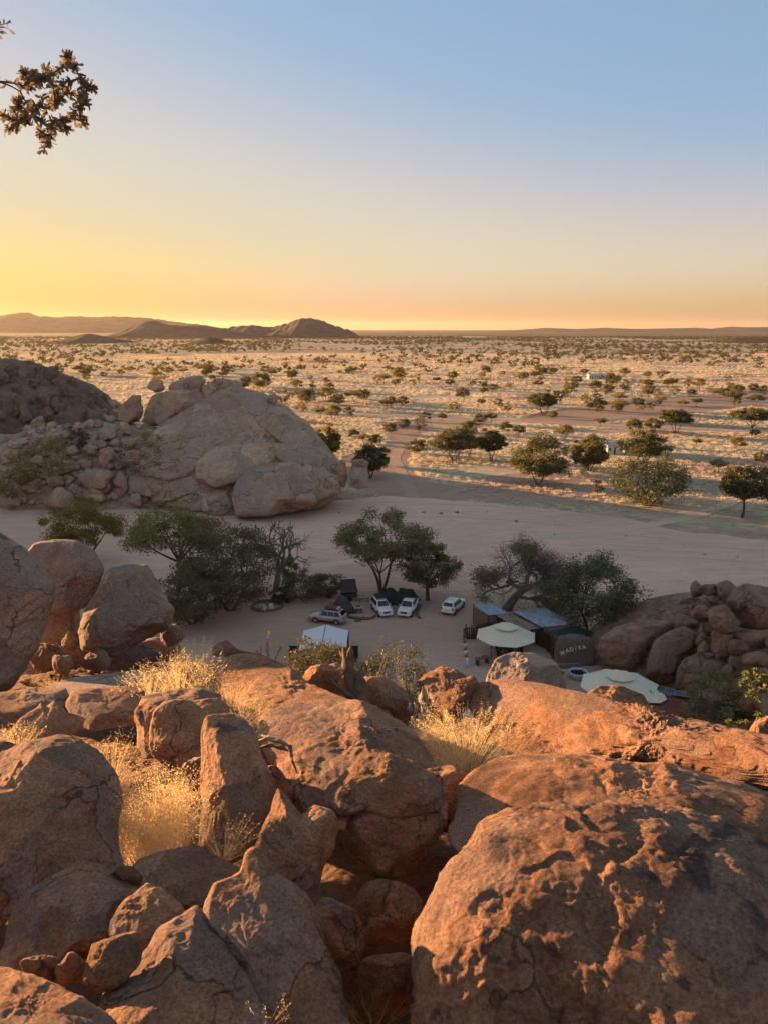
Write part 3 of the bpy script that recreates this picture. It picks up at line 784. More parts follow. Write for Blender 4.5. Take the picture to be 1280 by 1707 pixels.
rock([(-50, 1190), (-30, 1162), (0, 1155), (60, 1146), (110, 1147), (121, 1165), (115, 1195), (60, 1222), (0, 1215)],
     9.2, 'rock_near', 'low reddish ledge rock with a sunlit top beside a matching ledge', v=(9.8, 8.9), thick=0.7, n=50, seed=13, lump=0.06, shelf=0.015, facets=5, full=0.68, blur=1.5)
rock([(110, 1175), (118, 1152), (150, 1147), (215, 1144), (243, 1150), (240, 1180), (226, 1210), (150, 1222), (118, 1200)],
     9.1, 'rock_near', 'square-cut ledge rock between the low ledge and the blocky rock', v=(9.7, 8.8), thick=0.7, n=50, seed=14, lump=0.05, shelf=0.012, facets=5, full=0.66, blur=1.5)
rock([(14, 1225), (30, 1198), (62, 1178), (68, 1171), (75, 1178), (90, 1169), (112, 1187), (142, 1196), (138, 1218), (90, 1242), (30, 1245)],
     8.3, 'rock_near', 'small jagged-topped rock in front of the ledge rocks', v=(8.5, 8.1), thick=0.5, n=40, seed=15, lump=0.04, shelf=0.01, facets=4, blur=1.0)
rock([(-120, 1300), (-90, 1265), (0, 1254), (40, 1235), (100, 1223), (135, 1230), (165, 1252), (193, 1290), (201, 1325), (193, 1400), (205, 1460), (180, 1520), (60, 1540), (-80, 1520), (-130, 1420)],
     5.6, 'rock_near', 'large square boulder left of the feathery grass', v=(6.2, 5.0), h=(5.5, 5.7), thick=0.66, n=100, seed=16, lump=0.045, shelf=0.011, facets=6, full=0.66, crack=0.015, blur=2)
rock([(-60, 1300), (-40, 1262), (0, 1236), (25, 1240), (48, 1252), (30, 1290), (-20, 1310)], 6.9, 'rock_near', 'rounded rock half hidden behind the large square boulder', n=34, seed=17)
rock([(214, 1452), (232, 1432), (285, 1414), (328, 1408), (350, 1420), (405, 1450), (380, 1490), (320, 1520), (240, 1510)],
     5.2, 'rock_near', 'flat wedge-shaped rock with an orange crest below the feathery grass', v=(5.5, 4.9), thick=0.6, n=56, seed=18, lump=0.06, shelf=0.02, facets=5, blur=1.5)
rock([(-10, 1625), (8, 1560), (22, 1517), (46, 1482), (93, 1455), (131, 1435), (166, 1437), (204, 1456), (238, 1480), (215, 1540), (175, 1600), (90, 1640), (10, 1650)],
     4.7, 'rock_near', 'orange-crested boulder sloping up beside the small wedge rock', v=(5.1, 4.3), thick=0.7, n=80, seed=19, lump=0.05, shelf=0.016, facets=6, crack=0.02, blur=2)
rock([(186, 1455), (200, 1443), (222, 1444), (240, 1462), (232, 1482), (205, 1478)], 5.0, 'rock_near', 'small cobble wedged behind the orange-crested boulder', n=24, seed=20)
rock([(176, 1560), (182, 1535), (208, 1500), (246, 1471), (275, 1483), (306, 1510), (310, 1560), (262, 1600), (200, 1600)],
     4.5, 'rock_near', 'smooth rounded rock between the cracked boulder and the orange-crested boulder', v=(4.7, 4.3), thick=0.7, n=56, seed=21, lump=0.05, shelf=0.012, facets=4)
rock([(136, 1640), (141, 1610), (153, 1575), (190, 1560), (230, 1551), (244, 1570), (236, 1605), (210, 1640), (165, 1662)],
     4.0, 'rock_near', 'angular reddish block resting against the cracked boulder', v=(4.1, 3.9), thick=0.6, n=50, seed=22, lump=0.05, shelf=0.012, facets=7, full=0.66, blur=1.2)
rock([(150, 1707), (175, 1645), (210, 1620), (245, 1582), (262, 1548), (306, 1520), (328, 1502), (342, 1517), (384, 1571), (428, 1648), (455, 1720), (440, 1800), (250, 1830), (150, 1780)],
     4.0, 'rock_near', 'cracked brown boulder with a sharp peak and red broken face', v=(4.4, 3.5), thick=0.6, n=100, seed=23, lump=0.05, shelf=0.014, facets=6, crack=0.05, blur=1.5)
rock([(335, 1530), (342, 1500), (356, 1472), (400, 1452), (408, 1420), (424, 1408), (440, 1418), (456, 1448), (510, 1484), (542, 1540), (560, 1600), (585, 1710), (560, 1800), (440, 1800), (400, 1640)],
     4.3, 'rock_near', 'leaning fin-shaped boulder with a knob on top', v=(4.8, 3.8), thick=0.5, n=100, seed=24, lump=0.045, shelf=0.012, facets=6, blur=1.2)
rock([(-90, 1640), (-40, 1612), (10, 1613), (60, 1626), (140, 1658), (196, 1706), (190, 1790), (60, 1830), (-80, 1800)],
     3.5, 'rock_near', 'rough low boulder with an orange upper edge under the cracked boulder', v=(3.8, 3.2), thick=0.7, n=80, seed=25, lump=0.05, shelf=0.014, facets=5)
for px, py, rx, ry, d, sd, lb in [(68, 1615, 34, 26, 4.1, 30, 'dark broken stone tucked under the orange-crested boulder'),
                                  (118, 1618, 26, 28, 4.05, 31, 'grey broken stone beside the angular reddish block'),
                                  (-8, 1512, 26, 30, 5.0, 32, 'brown stone at the foot of the large square boulder'),
                                  (640, 1525, 70, 60, 5.6, 33, 'shadowed boulder deep in the dark cleft'),
                                  (560, 1580, 50, 80, 5.0, 34, 'shadowed slab leaning in the dark cleft'),
                                  (655, 1640, 60, 60, 4.9, 35, 'shadowed stone on the floor of the dark cleft'),
                                  (455, 1330, 40, 50, 7.0, 36, 'dark rock under the bleached driftwood'),
                                  (745, 1330, 50, 60, 6.8, 37, 'reddish rock in the soil gap below the straw grass')]:
    rock(ell(px, py, rx, ry, 0, sd, 0.12), d, 'rock_near', lb, n=34, seed=sd, lump=0.08, facets=6)
rock([(503, 1135), (508, 1120), (520, 1110), (560, 1104), (577, 1110), (585, 1130), (575, 1165), (530, 1170)], 11.5, 'rock_ridge', 'sunlit split rock behind the layered slab beside the stump', n=44, seed=40, lump=0.06, shelf=0.03, facets=6)
rock([(563, 1140), (572, 1115), (590, 1112), (604, 1126), (606, 1170), (570, 1170)], 11.2, 'rock_ridge', 'narrow orange rock between the split rock and the stump', n=34, seed=41, lump=0.06, shelf=0.02)
rock([(596, 1150), (606, 1128), (630, 1128), (657, 1137), (676, 1152), (687, 1175), (684, 1210), (640, 1220), (600, 1195)], 10.4, 'rock_near', 'rounded grey-brown boulder behind the stump, left of the white driftwood', n=50, seed=42, lump=0.04, shelf=0.01, facets=4)
rock([(806, 1145), (812, 1122), (826, 1098), (856, 1086), (896, 1089), (926, 1104), (944, 1135), (946, 1180), (870, 1190)], 20.0, 'rock_left', 'large shaded grey-brown boulder with one blazing orange end', v=(20.6, 19.5), h=(20.0, 20.0), n=56, seed=43, lump=0.04, shelf=0.012, facets=6, thick=0.9)
rock([(972, 1165), (982, 1152), (1002, 1143), (1042, 1144), (1072, 1157), (1090, 1180), (1080, 1215), (990, 1210)], 14.5, 'rock_ridge', 'humped brown boulder showing over the long ridge', n=44, seed=44, lump=0.05, shelf=0.014)
rock(ell(1290, 1228, 40, 38, 0, 45), 9.5, 'rock_ridge', 'sunlit round stone at the end of the ridge under the leafy sprigs', n=34, seed=45)
_c = np.array([-3.98, 5.25, 33.15])  # boulder added out of view so its shadow falls on the lower-left rocks
_S, _F = cube_sphere(40)
_V = np.sign(_S) * np.abs(_S) ** 0.8 * np.array([0.62, 0.85, 0.76])
_V = _V + _S * (0.10 * fbm(_V * 1.2 + 40, 4) + 0.03 * fbm(_V * 5 + 10, 3))[:, None]
tag(link('boulder', mesh_np('boulder', _V, _F, M['rock_near'], True), None, _c), 'unseen boulder added behind the large square boulder to shade the near rocks', 'boulder')
# ---- left group of big balanced boulders
rock([(-150, 900), (-90, 872), (-20, 878), (0, 888), (42, 913), (78, 946), (94, 970), (90, 1000), (80, 1025), (62, 1085), (25, 1142), (-20, 1170), (-110, 1150), (-170, 1040)],
     14.0, 'rock_left', 'tall egg-shaped tan boulder overhanging the rubble ledge', v=(14.6, 13.6), n=90, seed=50, lump=0.03, shelf=0.010, facets=2, full=0.74, crack=0.02, fk=1.3)
rock([(40, 925), (56, 906), (90, 899), (127, 901), (160, 920), (175, 948), (170, 985), (146, 1012), (116, 1026), (78, 1022), (48, 985)],
     17.0, 'rock_left', 'round balanced tan boulder with a dark underside between two larger boulders', v=(17.4, 16.6), n=64, seed=51, lump=0.03, shelf=0.010, facets=2, crack=0.02, fk=1.3)
rock([(172, 956), (184, 946), (212, 942), (246, 938), (262, 958), (281, 995), (292, 1018), (283, 1046), (246, 1068), (216, 1084), (188, 1098), (134, 1086), (128, 1052), (150, 998)],
     16.0, 'rock_left', 'tilted angular tan boulder propped on small stones above the camp', v=(16.5, 15.6), n=76, seed=52, lump=0.03, shelf=0.012, facets=4, full=0.68, crack=0.02, fk=1.3, blur=1.8)
rock([(52, 1075), (62, 1015), (100, 1000), (128, 1005), (140, 1045), (138, 1090), (80, 1105)], 17.2, 'rock_left', 'shaded support boulder below the round balanced boulder', n=40, seed=53, facets=6)
rock([(20, 1110), (50, 1075), (110, 1062), (200, 1078), (270, 1058), (305, 1075), (310, 1110), (200, 1135), (60, 1135)], 17.2, 'rock_left', 'long bedrock step carrying the balanced boulders', n=60, seed=62, lump=0.07, shelf=0.03, facets=10, full=0.62, thick=0.45)
for px, py, rx, ry, d, sd, lb in [(82, 1096, 34, 24, 15.6, 54, 'broken tan block at the foot of the egg-shaped boulder'),
                                  (116, 1072, 14, 16, 16.2, 55, 'small tan stone against the support boulder'),
                                  (162, 1102, 26, 18, 15.2, 56, 'triangular stone in front of the tilted angular boulder'),
                                  (235, 1090, 36, 14, 15.6, 57, 'flat dark block under the tilted angular boulder'),
                                  (286, 1058, 20, 22, 16.8, 58, 'brown stone wedged behind the tilted angular boulder'),
                                  (105, 1108, 18, 20, 15.0, 59, 'cracked tan stone beside the broken block')]:
    rock(ell(px, py, rx, ry, 0, sd, 0.12), d, 'rock_left', lb, n=30, seed=sd, lump=0.06, facets=8, full=0.66)
rock([(60, 1150), (120, 1130), (200, 1120), (262, 1116), (300, 1122), (310, 1150), (240, 1160), (120, 1165)], 10.8, 'rock_left', 'pale flat rock sheet on the rubble ledge', v=(12.4, 9.9), thick=0.35, n=50, seed=60, lump=0.03, shelf=0.012)
rock([(350, 1092), (362, 1072), (378, 1066), (400, 1084), (440, 1092), (400, 1104)], 11.4, 'rock_ridge', 'thin sunlit rock flake behind the yellow grass', n=30, seed=61, shelf=0.02)
_rs = np.random.RandomState(12)
for k in range(70):                    # broken stones on the rubble ledge
    px, py = _rs.uniform(20, 330), _rs.uniform(1098, 1150)
    p, d = hit(px, py)
    if d > 22: continue
    r_ = _rs.uniform(3, 10)
    rock(ell(px, py - 1, r_, r_ * 0.45, 0, k, 0.2, 10), d, 'rock_left', 'flat broken stone lying on the rubble ledge', 'stone', 'stone', 'stones on the rubble ledge', n=7, seed=100 + k, facets=8, full=0.6, shelf=0, thick=0.6)
for k in range(46):                    # stones in the gaps between the near boulders
    px, py = [(_rs.uniform(190, 350), _rs.uniform(1285, 1420)), (_rs.uniform(560, 700), _rs.uniform(1460, 1700)), (_rs.uniform(690, 770), _rs.uniform(1250, 1330)), (_rs.uniform(130, 340), _rs.uniform(1220, 1300))][k % 4]
    p, d = hit(px, py)
    if d > 16: continue
    r_ = _rs.uniform(5, 13)
    rock(ell(px, py - 2, r_, r_ * 0.7, 0, k + 200, 0.2, 10), d, 'rock_near', 'small brown stone lying in a gap between the near boulders', 'stone', 'stone', 'stones in the gaps between the boulders', n=8, seed=200 + k, facets=8, full=0.65, shelf=0, thick=0.8)

# ---- the rocky dome across the riverbed
dome = thing('rock_dome', 'smooth pinkish granite dome with split slabs rising beyond the dry riverbed', 'rock dome', (-30, 165, 0))
def slab(poly, d, v=None, h=None, **kw):
    a = dict(n=44, cw=0.022, joint=0.010, lump=0.05, shelf=0.014, facets=1, full=0.72, crack=0.03, blur=1.8, thick=0.6); a.update(kw)
    return rock(poly, d, 'rock_dome', None, name='rock_slab', parent=dome, v=v, h=h, **a)
slab([(190, 815), (228, 752), (262, 712), (310, 684), (372, 643), (404, 645), (443, 657), (480, 677), (518, 706), (545, 738), (566, 775), (571, 828), (530, 848), (443, 860), (340, 858), (250, 838)], 172, (185, 161), seed=299, n=110, crack=0.05, thick=0.40, full=0.80, lump=0.03, facets=0, blur=4)
slab([(228, 752), (253, 721), (286, 698), (309, 688), (345, 674), (384, 667), (417, 677), (452, 706), (473, 730), (460, 750), (404, 760), (361, 765), (330, 780), (315, 800), (269, 806), (238, 785)], 170, (180, 161), seed=300, n=90, thick=0.34, shelf=0.026, crack=0.05, facets=0, full=0.8)
slab([(372, 645), (384, 640), (404, 645), (443, 661), (476, 684), (510, 714), (531, 735), (522, 748), (482, 745), (450, 725), (425, 705), (395, 680)], 174, (183, 166), seed=301, n=50, thick=0.36, shelf=0.02, facets=0, full=0.8)
slab([(324, 768), (338, 753), (368, 740), (417, 737), (456, 740), (462, 764), (440, 785), (397, 805), (361, 815), (326, 800)], 164, (170, 160), seed=302, n=50)
slab([(396, 800), (417, 779), (450, 771), (492, 769), (516, 783), (529, 810), (532, 838), (502, 850), (443, 862), (392, 862), (386, 836), (390, 813)], 158, (164, 155), seed=303, n=56, thick=0.8)
slab([(336, 832), (361, 812), (396, 796), (400, 830), (397, 860), (361, 861), (338, 852)], 160, (164, 157.5), seed=304, n=40, thick=0.7)
slab([(455, 760), (470, 735), (518, 739), (547, 753), (563, 774), (567, 795), (566, 822), (530, 835), (500, 800)], 164, (170, 160), seed=305, n=44, thick=0.7)
slab([(236, 710), (241, 676), (256, 658), (282, 652), (345, 646), (392, 644), (424, 664), (390, 692), (300, 714)], 189, (191, 187), seed=307, n=40, thick=0.5, lump=0.08, shelf=0.03)
TOPK = [([(269, 672), (273, 656), (281, 650), (335, 642), (343, 664), (336, 680), (299, 694), (272, 690)], 'squat granite block crowning the dome under a flat capstone'),
        ([(258, 684), (264, 674), (292, 671), (300, 680), (299, 697), (269, 713), (259, 706)], 'pale square granite block set in front of the crowning block'),
        ([(280, 648), (286, 638), (305, 630), (335, 625), (346, 635), (334, 652), (288, 657)], 'flat capstone lying across the crowning block'),
        ([(335, 642), (346, 640), (357, 652), (356, 672), (342, 678), (338, 662)], 'leaning granite block right of the crowning block'),
        ([(344, 636), (352, 635), (362, 646), (364, 662), (354, 668), (350, 650)], 'outer leaning granite slice right of the crowning block'),
        ([(196, 690), (199, 682), (207, 671), (222, 658), (236, 658), (241, 685), (234, 704), (211, 709), (200, 704)], 'tall rounded granite boulder left of the pale square block'),
        (ell(261, 643, 15, 11, 0, 3), 'isolated low boulder on the dome skyline left of the capstone'),
        (ell(363, 638, 10, 9, 0, 4), 'small round boulder perched right of the capstone'),
        (ell(378, 640, 9, 9, 0, 5), 'small blocky boulder beside the perched round boulder'),
        (ell(393, 641, 11, 9, 0, 6), 'smooth oval boulder at the right end of the skyline boulders'),
        (ell(432, 690, 12, 8, 35, 7), 'lone oval boulder lying on the right flank of the dome'),
        (ell(456, 664, 9, 8, 0, 8), 'pointed stone standing behind the right flank of the dome'),
        (ell(553, 806, 17, 19, 0, 9), 'rounded grey boulder at the right foot of the dome'),
        ([(585, 776), (600, 771), (613, 778), (614, 812), (598, 817), (584, 810)], 'square pillar rock standing apart right of the dome'),
        ([(584, 776), (588, 766), (604, 764), (616, 771), (612, 780), (596, 782)], 'flat cap stone on the square pillar rock'),
        (ell(570, 790, 10, 22, 0, 10), 'narrow dark rock between the dome and the pillar rock')]
for k, (pl, lb) in enumerate(TOPK):
    pl = np.array(pl); c = pl.mean(0)
    p, d = hit(c[0], pl[:, 1].max() - 1)
    d = (182.0 if c[0] < 420 else 176.0) if c[1] < 720 else min(d, 160)
    rock(pl, d, 'rock_dome', lb, group=None, n=26, seed=320 + k, lump=0.05, shelf=0.01, facets=5, full=0.68, blur=1.6, thick=0.9)
SLOPE = [(160, 798, 28, 18), (103, 832, 22, 19), (156, 826, 21, 11), (126, 817, 10, 10), (178, 762, 14, 18), (223, 765, 19, 16), (197, 778, 6, 9), (201, 804, 13, 15), (228, 833, 11, 12), (150, 750, 13, 9), (64, 707, 14, 12), (81, 743, 14, 17), (86, 711, 9, 8), (48, 714, 9, 7), (186, 673, 10, 8), (178, 724, 15, 13), (206, 716, 12, 13), (108, 778, 16, 12), (95, 802, 14, 9), (62, 768, 12, 10), (250, 725, 14, 11), (268, 735, 10, 9), (215, 738, 14, 9), (30, 800, 14, 10), (20, 838, 15, 9), (245, 700, 9, 8), (185, 700, 9, 8), (120, 752, 12, 10), (20, 760, 13, 12), (135, 715, 10, 9)]
for k, (px, py, rx, ry) in enumerate(SLOPE):
    p, d = hit(px, py + ry * 0.4); d -= rx / F * d * 0.7
    rock(ell(px, py, rx, ry, 0, k, 0.14), d, 'rock_dome', near_label(px, py, rx, ry, SLOPE_MARKS, 'on the tumbled slope'), group='large boulders on the tumbled slope', n=20, seed=350 + k, lump=0.07, shelf=0.01, facets=6, full=0.7, thick=0.95)
for k in range(150):
    px = _rs.uniform(0, 335); py = _rs.uniform(670 + max(0, 60 - px * 0.3), 846)
    if px > 230 and not (690 + (px - 230) * -0.1 < py < 725 or py > 800): continue
    p, d = hit(px, py)
    if d > 240: continue
    d -= 0.8
    r_ = _rs.uniform(3, 8); ry_ = r_ * _rs.uniform(0.6, 1.0)
    rock(ell(px, py - 1, r_, ry_, 0, k, 0.18, 12), d, 'rock_dome', near_label(px, py, r_, ry_, SLOPE_MARKS, 'in the slope rubble', 5.5, 99), group='small boulders on the tumbled slope', n=8, seed=400 + k, facets=7, full=0.66, shelf=0, lump=0.08, thick=0.9)
for k in range(80):
    px = _rs.uniform(0, 250); py = _rs.uniform(675 + max(0, 60 - px * 0.3), 838)
    if px > 215 and py < 770: continue
    p, d = hit(px, py)
    if d > 240: continue
    r_ = _rs.uniform(6, 13); d -= r_ / F * d * 0.5; ry_ = r_ * _rs.uniform(0.6, 1.0)
    rock(ell(px, py - 2, r_, ry_, 0, k, 0.16, 14), d, 'rock_dome', near_label(px, py, r_, ry_, SLOPE_MARKS, 'tumbled among rubble', 0, 11), group='mid-sized boulders on the tumbled slope', n=12, seed=500 + k, facets=7, full=0.66, shelf=0.01, lump=0.08, thick=0.95)
for k in range(64):
    px = _rs.uniform(-30, 215); py = _rs.uniform(612 + max(0, px - 120) * 0.5, 700)
    p, d = hit(px, py)
    if d > 300: continue
    d -= 1.5
    r_ = _rs.uniform(6, 16)
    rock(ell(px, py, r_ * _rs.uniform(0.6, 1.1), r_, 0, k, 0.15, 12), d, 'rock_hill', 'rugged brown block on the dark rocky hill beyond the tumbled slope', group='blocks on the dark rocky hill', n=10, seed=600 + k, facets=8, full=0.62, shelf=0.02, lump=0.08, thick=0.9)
for k, (px, py) in enumerate([(706, 855), (735, 857), (762, 855), (712, 883), (400, 866), (860, 870)] + [(_rs.uniform(330, 1270), _rs.uniform(852, 985)) for _ in range(40)]):
    p = on_z(px, py, 0)
    r_ = 3.0 if k < 6 else _rs.uniform(0.8, 2.0)
    rock(ell(px, py - r_ * 0.3, r_, r_ * 0.8, 0, k), depth_of(p), 'rock_camp', 'dark stone lying alone on the riverbed sand', 'stone', 'stone', 'stones on the riverbed', n=8, seed=700 + k)

# ---- boulder pile right of the camp
PILE = [([(1018, 1040), (1027, 1017), (1055, 1006), (1081, 999), (1111, 1005), (1124, 1034), (1100, 1060), (1040, 1060)], 92, 'broad flat grey boulder behind the long rounded camp boulder', 34),
        ([(994, 1084), (1000, 1062), (1022, 1045), (1057, 1036), (1097, 1032), (1124, 1038), (1120, 1070), (1095, 1090), (1078, 1126), (1039, 1118), (1006, 1106)], 85, 'long smooth rounded boulder beside the lettered rock', 50),
        ([(1074, 1128), (1080, 1095), (1091, 1066), (1111, 1055), (1139, 1044), (1164, 1052), (1168, 1074), (1148, 1088), (1134, 1110), (1128, 1150), (1092, 1145)], 81.5, 'tall dark boulder with a sharp pale edge in the middle of the pile', 44),
        ([(1123, 1150), (1129, 1112), (1142, 1096), (1163, 1088), (1206, 1101), (1212, 1112), (1200, 1150), (1160, 1160)], 79, 'broad split boulder at the foot of the pile', 44),
        ([(1183, 1080), (1190, 1050), (1226, 1054), (1231, 1068), (1216, 1084), (1216, 1104), (1190, 1104)], 79, 'smooth leaning slab under the perched block', 34),
        ([(1180, 1020), (1185, 1012), (1205, 1007), (1217, 1016), (1234, 1038), (1230, 1055), (1198, 1056), (1183, 1043)], 78.5, 'perched cracked block catching orange sunlight', 36),
        ([(1210, 1002), (1220, 982), (1240, 972), (1261, 973), (1282, 977), (1312, 990), (1322, 1020), (1290, 1048), (1268, 1050), (1233, 1046), (1224, 1030), (1213, 1014)], 80, 'great round boulder crowning the pile with a sunlit crown', 48)]
for k, (pl, d, lb, n) in enumerate(PILE):
    rock(pl, d, 'rock_camp', lb, n=n, seed=720 + k, lump=0.045, shelf=0.010, facets=5, full=0.72, blur=2, thick=0.85, crack=0.02)
SM = [(1161, 983, 12, 13, 87), (1184, 985, 14, 13, 87), (1210, 985, 18, 17, 86), (1152, 1004, 17, 9, 88), (1188, 1000, 12, 7, 86), (1137, 1011, 11, 7, 88), (1161, 1013, 8, 7, 86), (1112, 1016, 14, 12, 90), (1122, 1024, 9, 7, 88), (1137, 1024, 8, 6, 87), (1138, 1032, 8, 6, 86), (1168, 1022, 15, 14, 84.5), (1150, 1024, 8, 9, 86), (1152, 1039, 12, 8, 84), (1176, 1053, 14, 13, 82), (1170, 1070, 12, 14, 80.5), (1172, 1084, 11, 14, 79), (1182, 1093, 9, 5, 78.5), (1230, 1080, 18, 15, 77), (1228, 1105, 14, 13, 77), (1258, 1066, 30, 17, 78), (1262, 1100, 26, 14, 75), (1212, 1127, 15, 20, 77), (1187, 1138, 12, 11, 78), (1243, 1143, 17, 15, 73), (1270, 1130, 18, 16, 74), (1243, 1175, 19, 19, 70), (1275, 1180, 16, 20, 69), (1300, 1080, 24, 22, 77), (1305, 1150, 22, 24, 70), (1196, 1058, 10, 10, 80), (1140, 1052, 10, 8, 84), (1125, 1045, 9, 7, 86), (1215, 1060, 9, 8, 79), (1243, 1055, 10, 6, 79)]
for k, (px, py, rx, ry, d) in enumerate(SM):
    rock(ell(px, py, rx, ry, 0, k + 40, 0.13), d, 'rock_camp', near_label(px, py, rx, ry, PILE_MARKS, 'packed into the pile'), group='boulders of the pile right of the camp', n=18, seed=740 + k, lump=0.07, shelf=0.012, facets=6, full=0.68, thick=1.0)
# ------------------------------------------------------------------ trees and bushes
def leaves_np(rs, C, size, flat=0.35, aspect=0.5):
    """diamond leaf quads at the points C"""
    n = len(C)
    a = rs.normal(size=(n, 3)); a[:, 2] *= (1 - flat); a /= np.linalg.norm(a, axis=1)[:, None]
    b = np.cross(a, rs.normal(size=(n, 3))); b /= np.maximum(np.linalg.norm(b, axis=1), 1e-6)[:, None]
    s = (size * rs.uniform(0.6, 1.35, n))[:, None]
    V = np.stack([C - a * s, C + b * s * aspect, C + a * s, C - b * s * aspect], 1).reshape(-1, 3)
    return V, np.arange(n * 4).reshape(-1, 4)
class Geo:
    def __init__(s): s.v = []; s.f = []; s.n = 0
    def add(s, V, Fc):
        s.v.append(V); s.f.append(Fc + s.n); s.n += len(V)
    def arr(s): return np.concatenate(s.v), np.concatenate(s.f)
def bez(a, b, c, n=6):
    t = np.linspace(0, 1, n)[:, None]
    return (1 - t) ** 2 * a + 2 * t * (1 - t) * b + t * t * c
def tree_geo(seed, h, w, ch, nclus=60, nleaf=120, leaf=0.16, stems=1, tr=0.25, umbrella=0.5, rc=0.13, droop=0.0, limbs=7, sides=5, fork=0.35, lean=0.0, twigs=2, bottom=0.0):
    rs = np.random.RandomState(seed)
    wood, crown = Geo(), Geo()
    cz = h - ch / 2
    # crown clump centres
    D = rs.normal(size=(nclus * 3, 3)); D /= np.linalg.norm(D, axis=1)[:, None]
    D[:, 2] = np.where(D[:, 2] < 0, D[:, 2] * (1 - umbrella), D[:, 2])
    rad = rs.uniform(0.45, 1.0, len(D)) ** 0.6
    k = 1 + 0.30 * pnoise(D * 1.5 + seed * 7.7) + 0.18 * pnoise(D * 3.3 + seed)
    C = D * (rad * k)[:, None] * np.array([w / 2, w / 2, ch / 2]) + np.array([lean, 0, cz])
    keep = pnoise(C / (w * 0.22) + seed * 3.1) > -0.34          # holes where the sky shows through
    C = C[keep][:nclus]
    C[:, 2] = np.maximum(C[:, 2], bottom + 0.1)
    # wood: stems, limbs, branches
    fk = np.array([lean * 0.3, 0, h * fork])
    nodes = []
    base_pts = []
    for s in range(stems):
        a = s * 2 * np.pi / stems + rs.uniform(0, 1)
        off = np.array([math.cos(a), math.sin(a), 0]) * (0.0 if stems == 1 else w * 0.16)
        f = fk + off + rs.normal(size=3) * h * 0.02
        path = bez(np.array([off[0] * 0.12, off[1] * 0.12, -0.15]), f * 0.5 + rs.normal(size=3) * h * 0.03, f, 7)
        r0 = tr * (1 if stems == 1 else 0.7)
        rr = np.linspace(r0, r0 * 0.62, 7); rr[0] *= 1.35
        wood.add(*tube_np(path, rr, sides + 2)); base_pts.append((f, r0 * 0.6))
    th0 = rs.uniform(0, 6.28)
    for i in range(limbs):
        a = th0 + i * 2.399963
        el = [0.35, 0.75, 0.2, 1.1][i % 4]
        e = np.array([lean, 0, cz]) + np.array([math.cos(a) * math.cos(el) * w * 0.36, math.sin(a) * math.cos(el) * w * 0.36, math.sin(el) * ch * 0.30])
        f, r0 = base_pts[int(np.argmin([np.linalg.norm(e - q[0]) for q in base_pts]))]
        mid = f * 0.45 + e * 0.55 + np.array([0, 0, -ch * 0.06]) + rs.normal(size=3) * w * 0.035
        path = bez(f, mid, e, 8)
        wood.add(*tube_np(path, np.linspace(r0 * 0.75, r0 * 0.22, 8), sides))
        for j in (3, 4, 5, 6, 7): nodes.append((path[j], r0 * (0.75 - 0.07 * j)))
    NP = np.array([q[0] for q in nodes]); NR = np.array([q[1] for q in nodes])
    for c in C:
        d = np.linalg.norm(NP - c, axis=1) + np.maximum(0, NP[:, 2] - c[2]) * 0.5
        j = int(np.argmin(d))
        mid = (NP[j] + c) / 2 + rs.normal(size=3) * d[j] * 0.13
        r = max(0.012, NR[j] * 0.5)
        wood.add(*tube_np(bez(NP[j], mid, c, 4), np.linspace(r, r * 0.3, 4), 3))
        for _ in range(twigs):
            e = c + rs.normal(size=3) * w * rc * np.array([1, 1, 0.5])
            wood.add(*tube_np(np.stack([c * 0.7 + NP[j] * 0.3, (c + e) / 2 + rs.normal(size=3) * 0.05, e]), [r * 0.35, r * 0.25, r * 0.1], 3))
    if nleaf:
        n = len(C) * nleaf
        g = rs.normal(size=(n, 3)); g /= np.linalg.norm(g, axis=1)[:, None]
        g *= (rs.uniform(0, 1, n) ** 0.5)[:, None]
        sc = np.repeat(rs.uniform(0.65, 1.35, len(C)), nleaf)
        P = np.repeat(C, nleaf, 0) + g * (w * rc * sc)[:, None] * np.array([1, 1, 0.62])
        if droop: P[:, 2] -= droop * rs.uniform(0, 1, n) ** 2 * ch * 0.25
        crown.add(*leaves_np(rs, P, leaf))
    return wood, crown
def tree(name, label, cat, loc, geo, bark, leaf, group=None, rz=0.0, scale=1.0):
    wood, crown = geo
    t = thing(name, label, cat, loc, rz, group)
    t.scale = (scale,) * 3
    V, Fc = wood.arr(); link('trunk', mesh_np('trunk', V, Fc, M[bark], True), t)
    if crown.n:
        V, Fc = crown.arr(); link('crown', mesh_np('crown', V, Fc, M[leaf]), t)
    return t
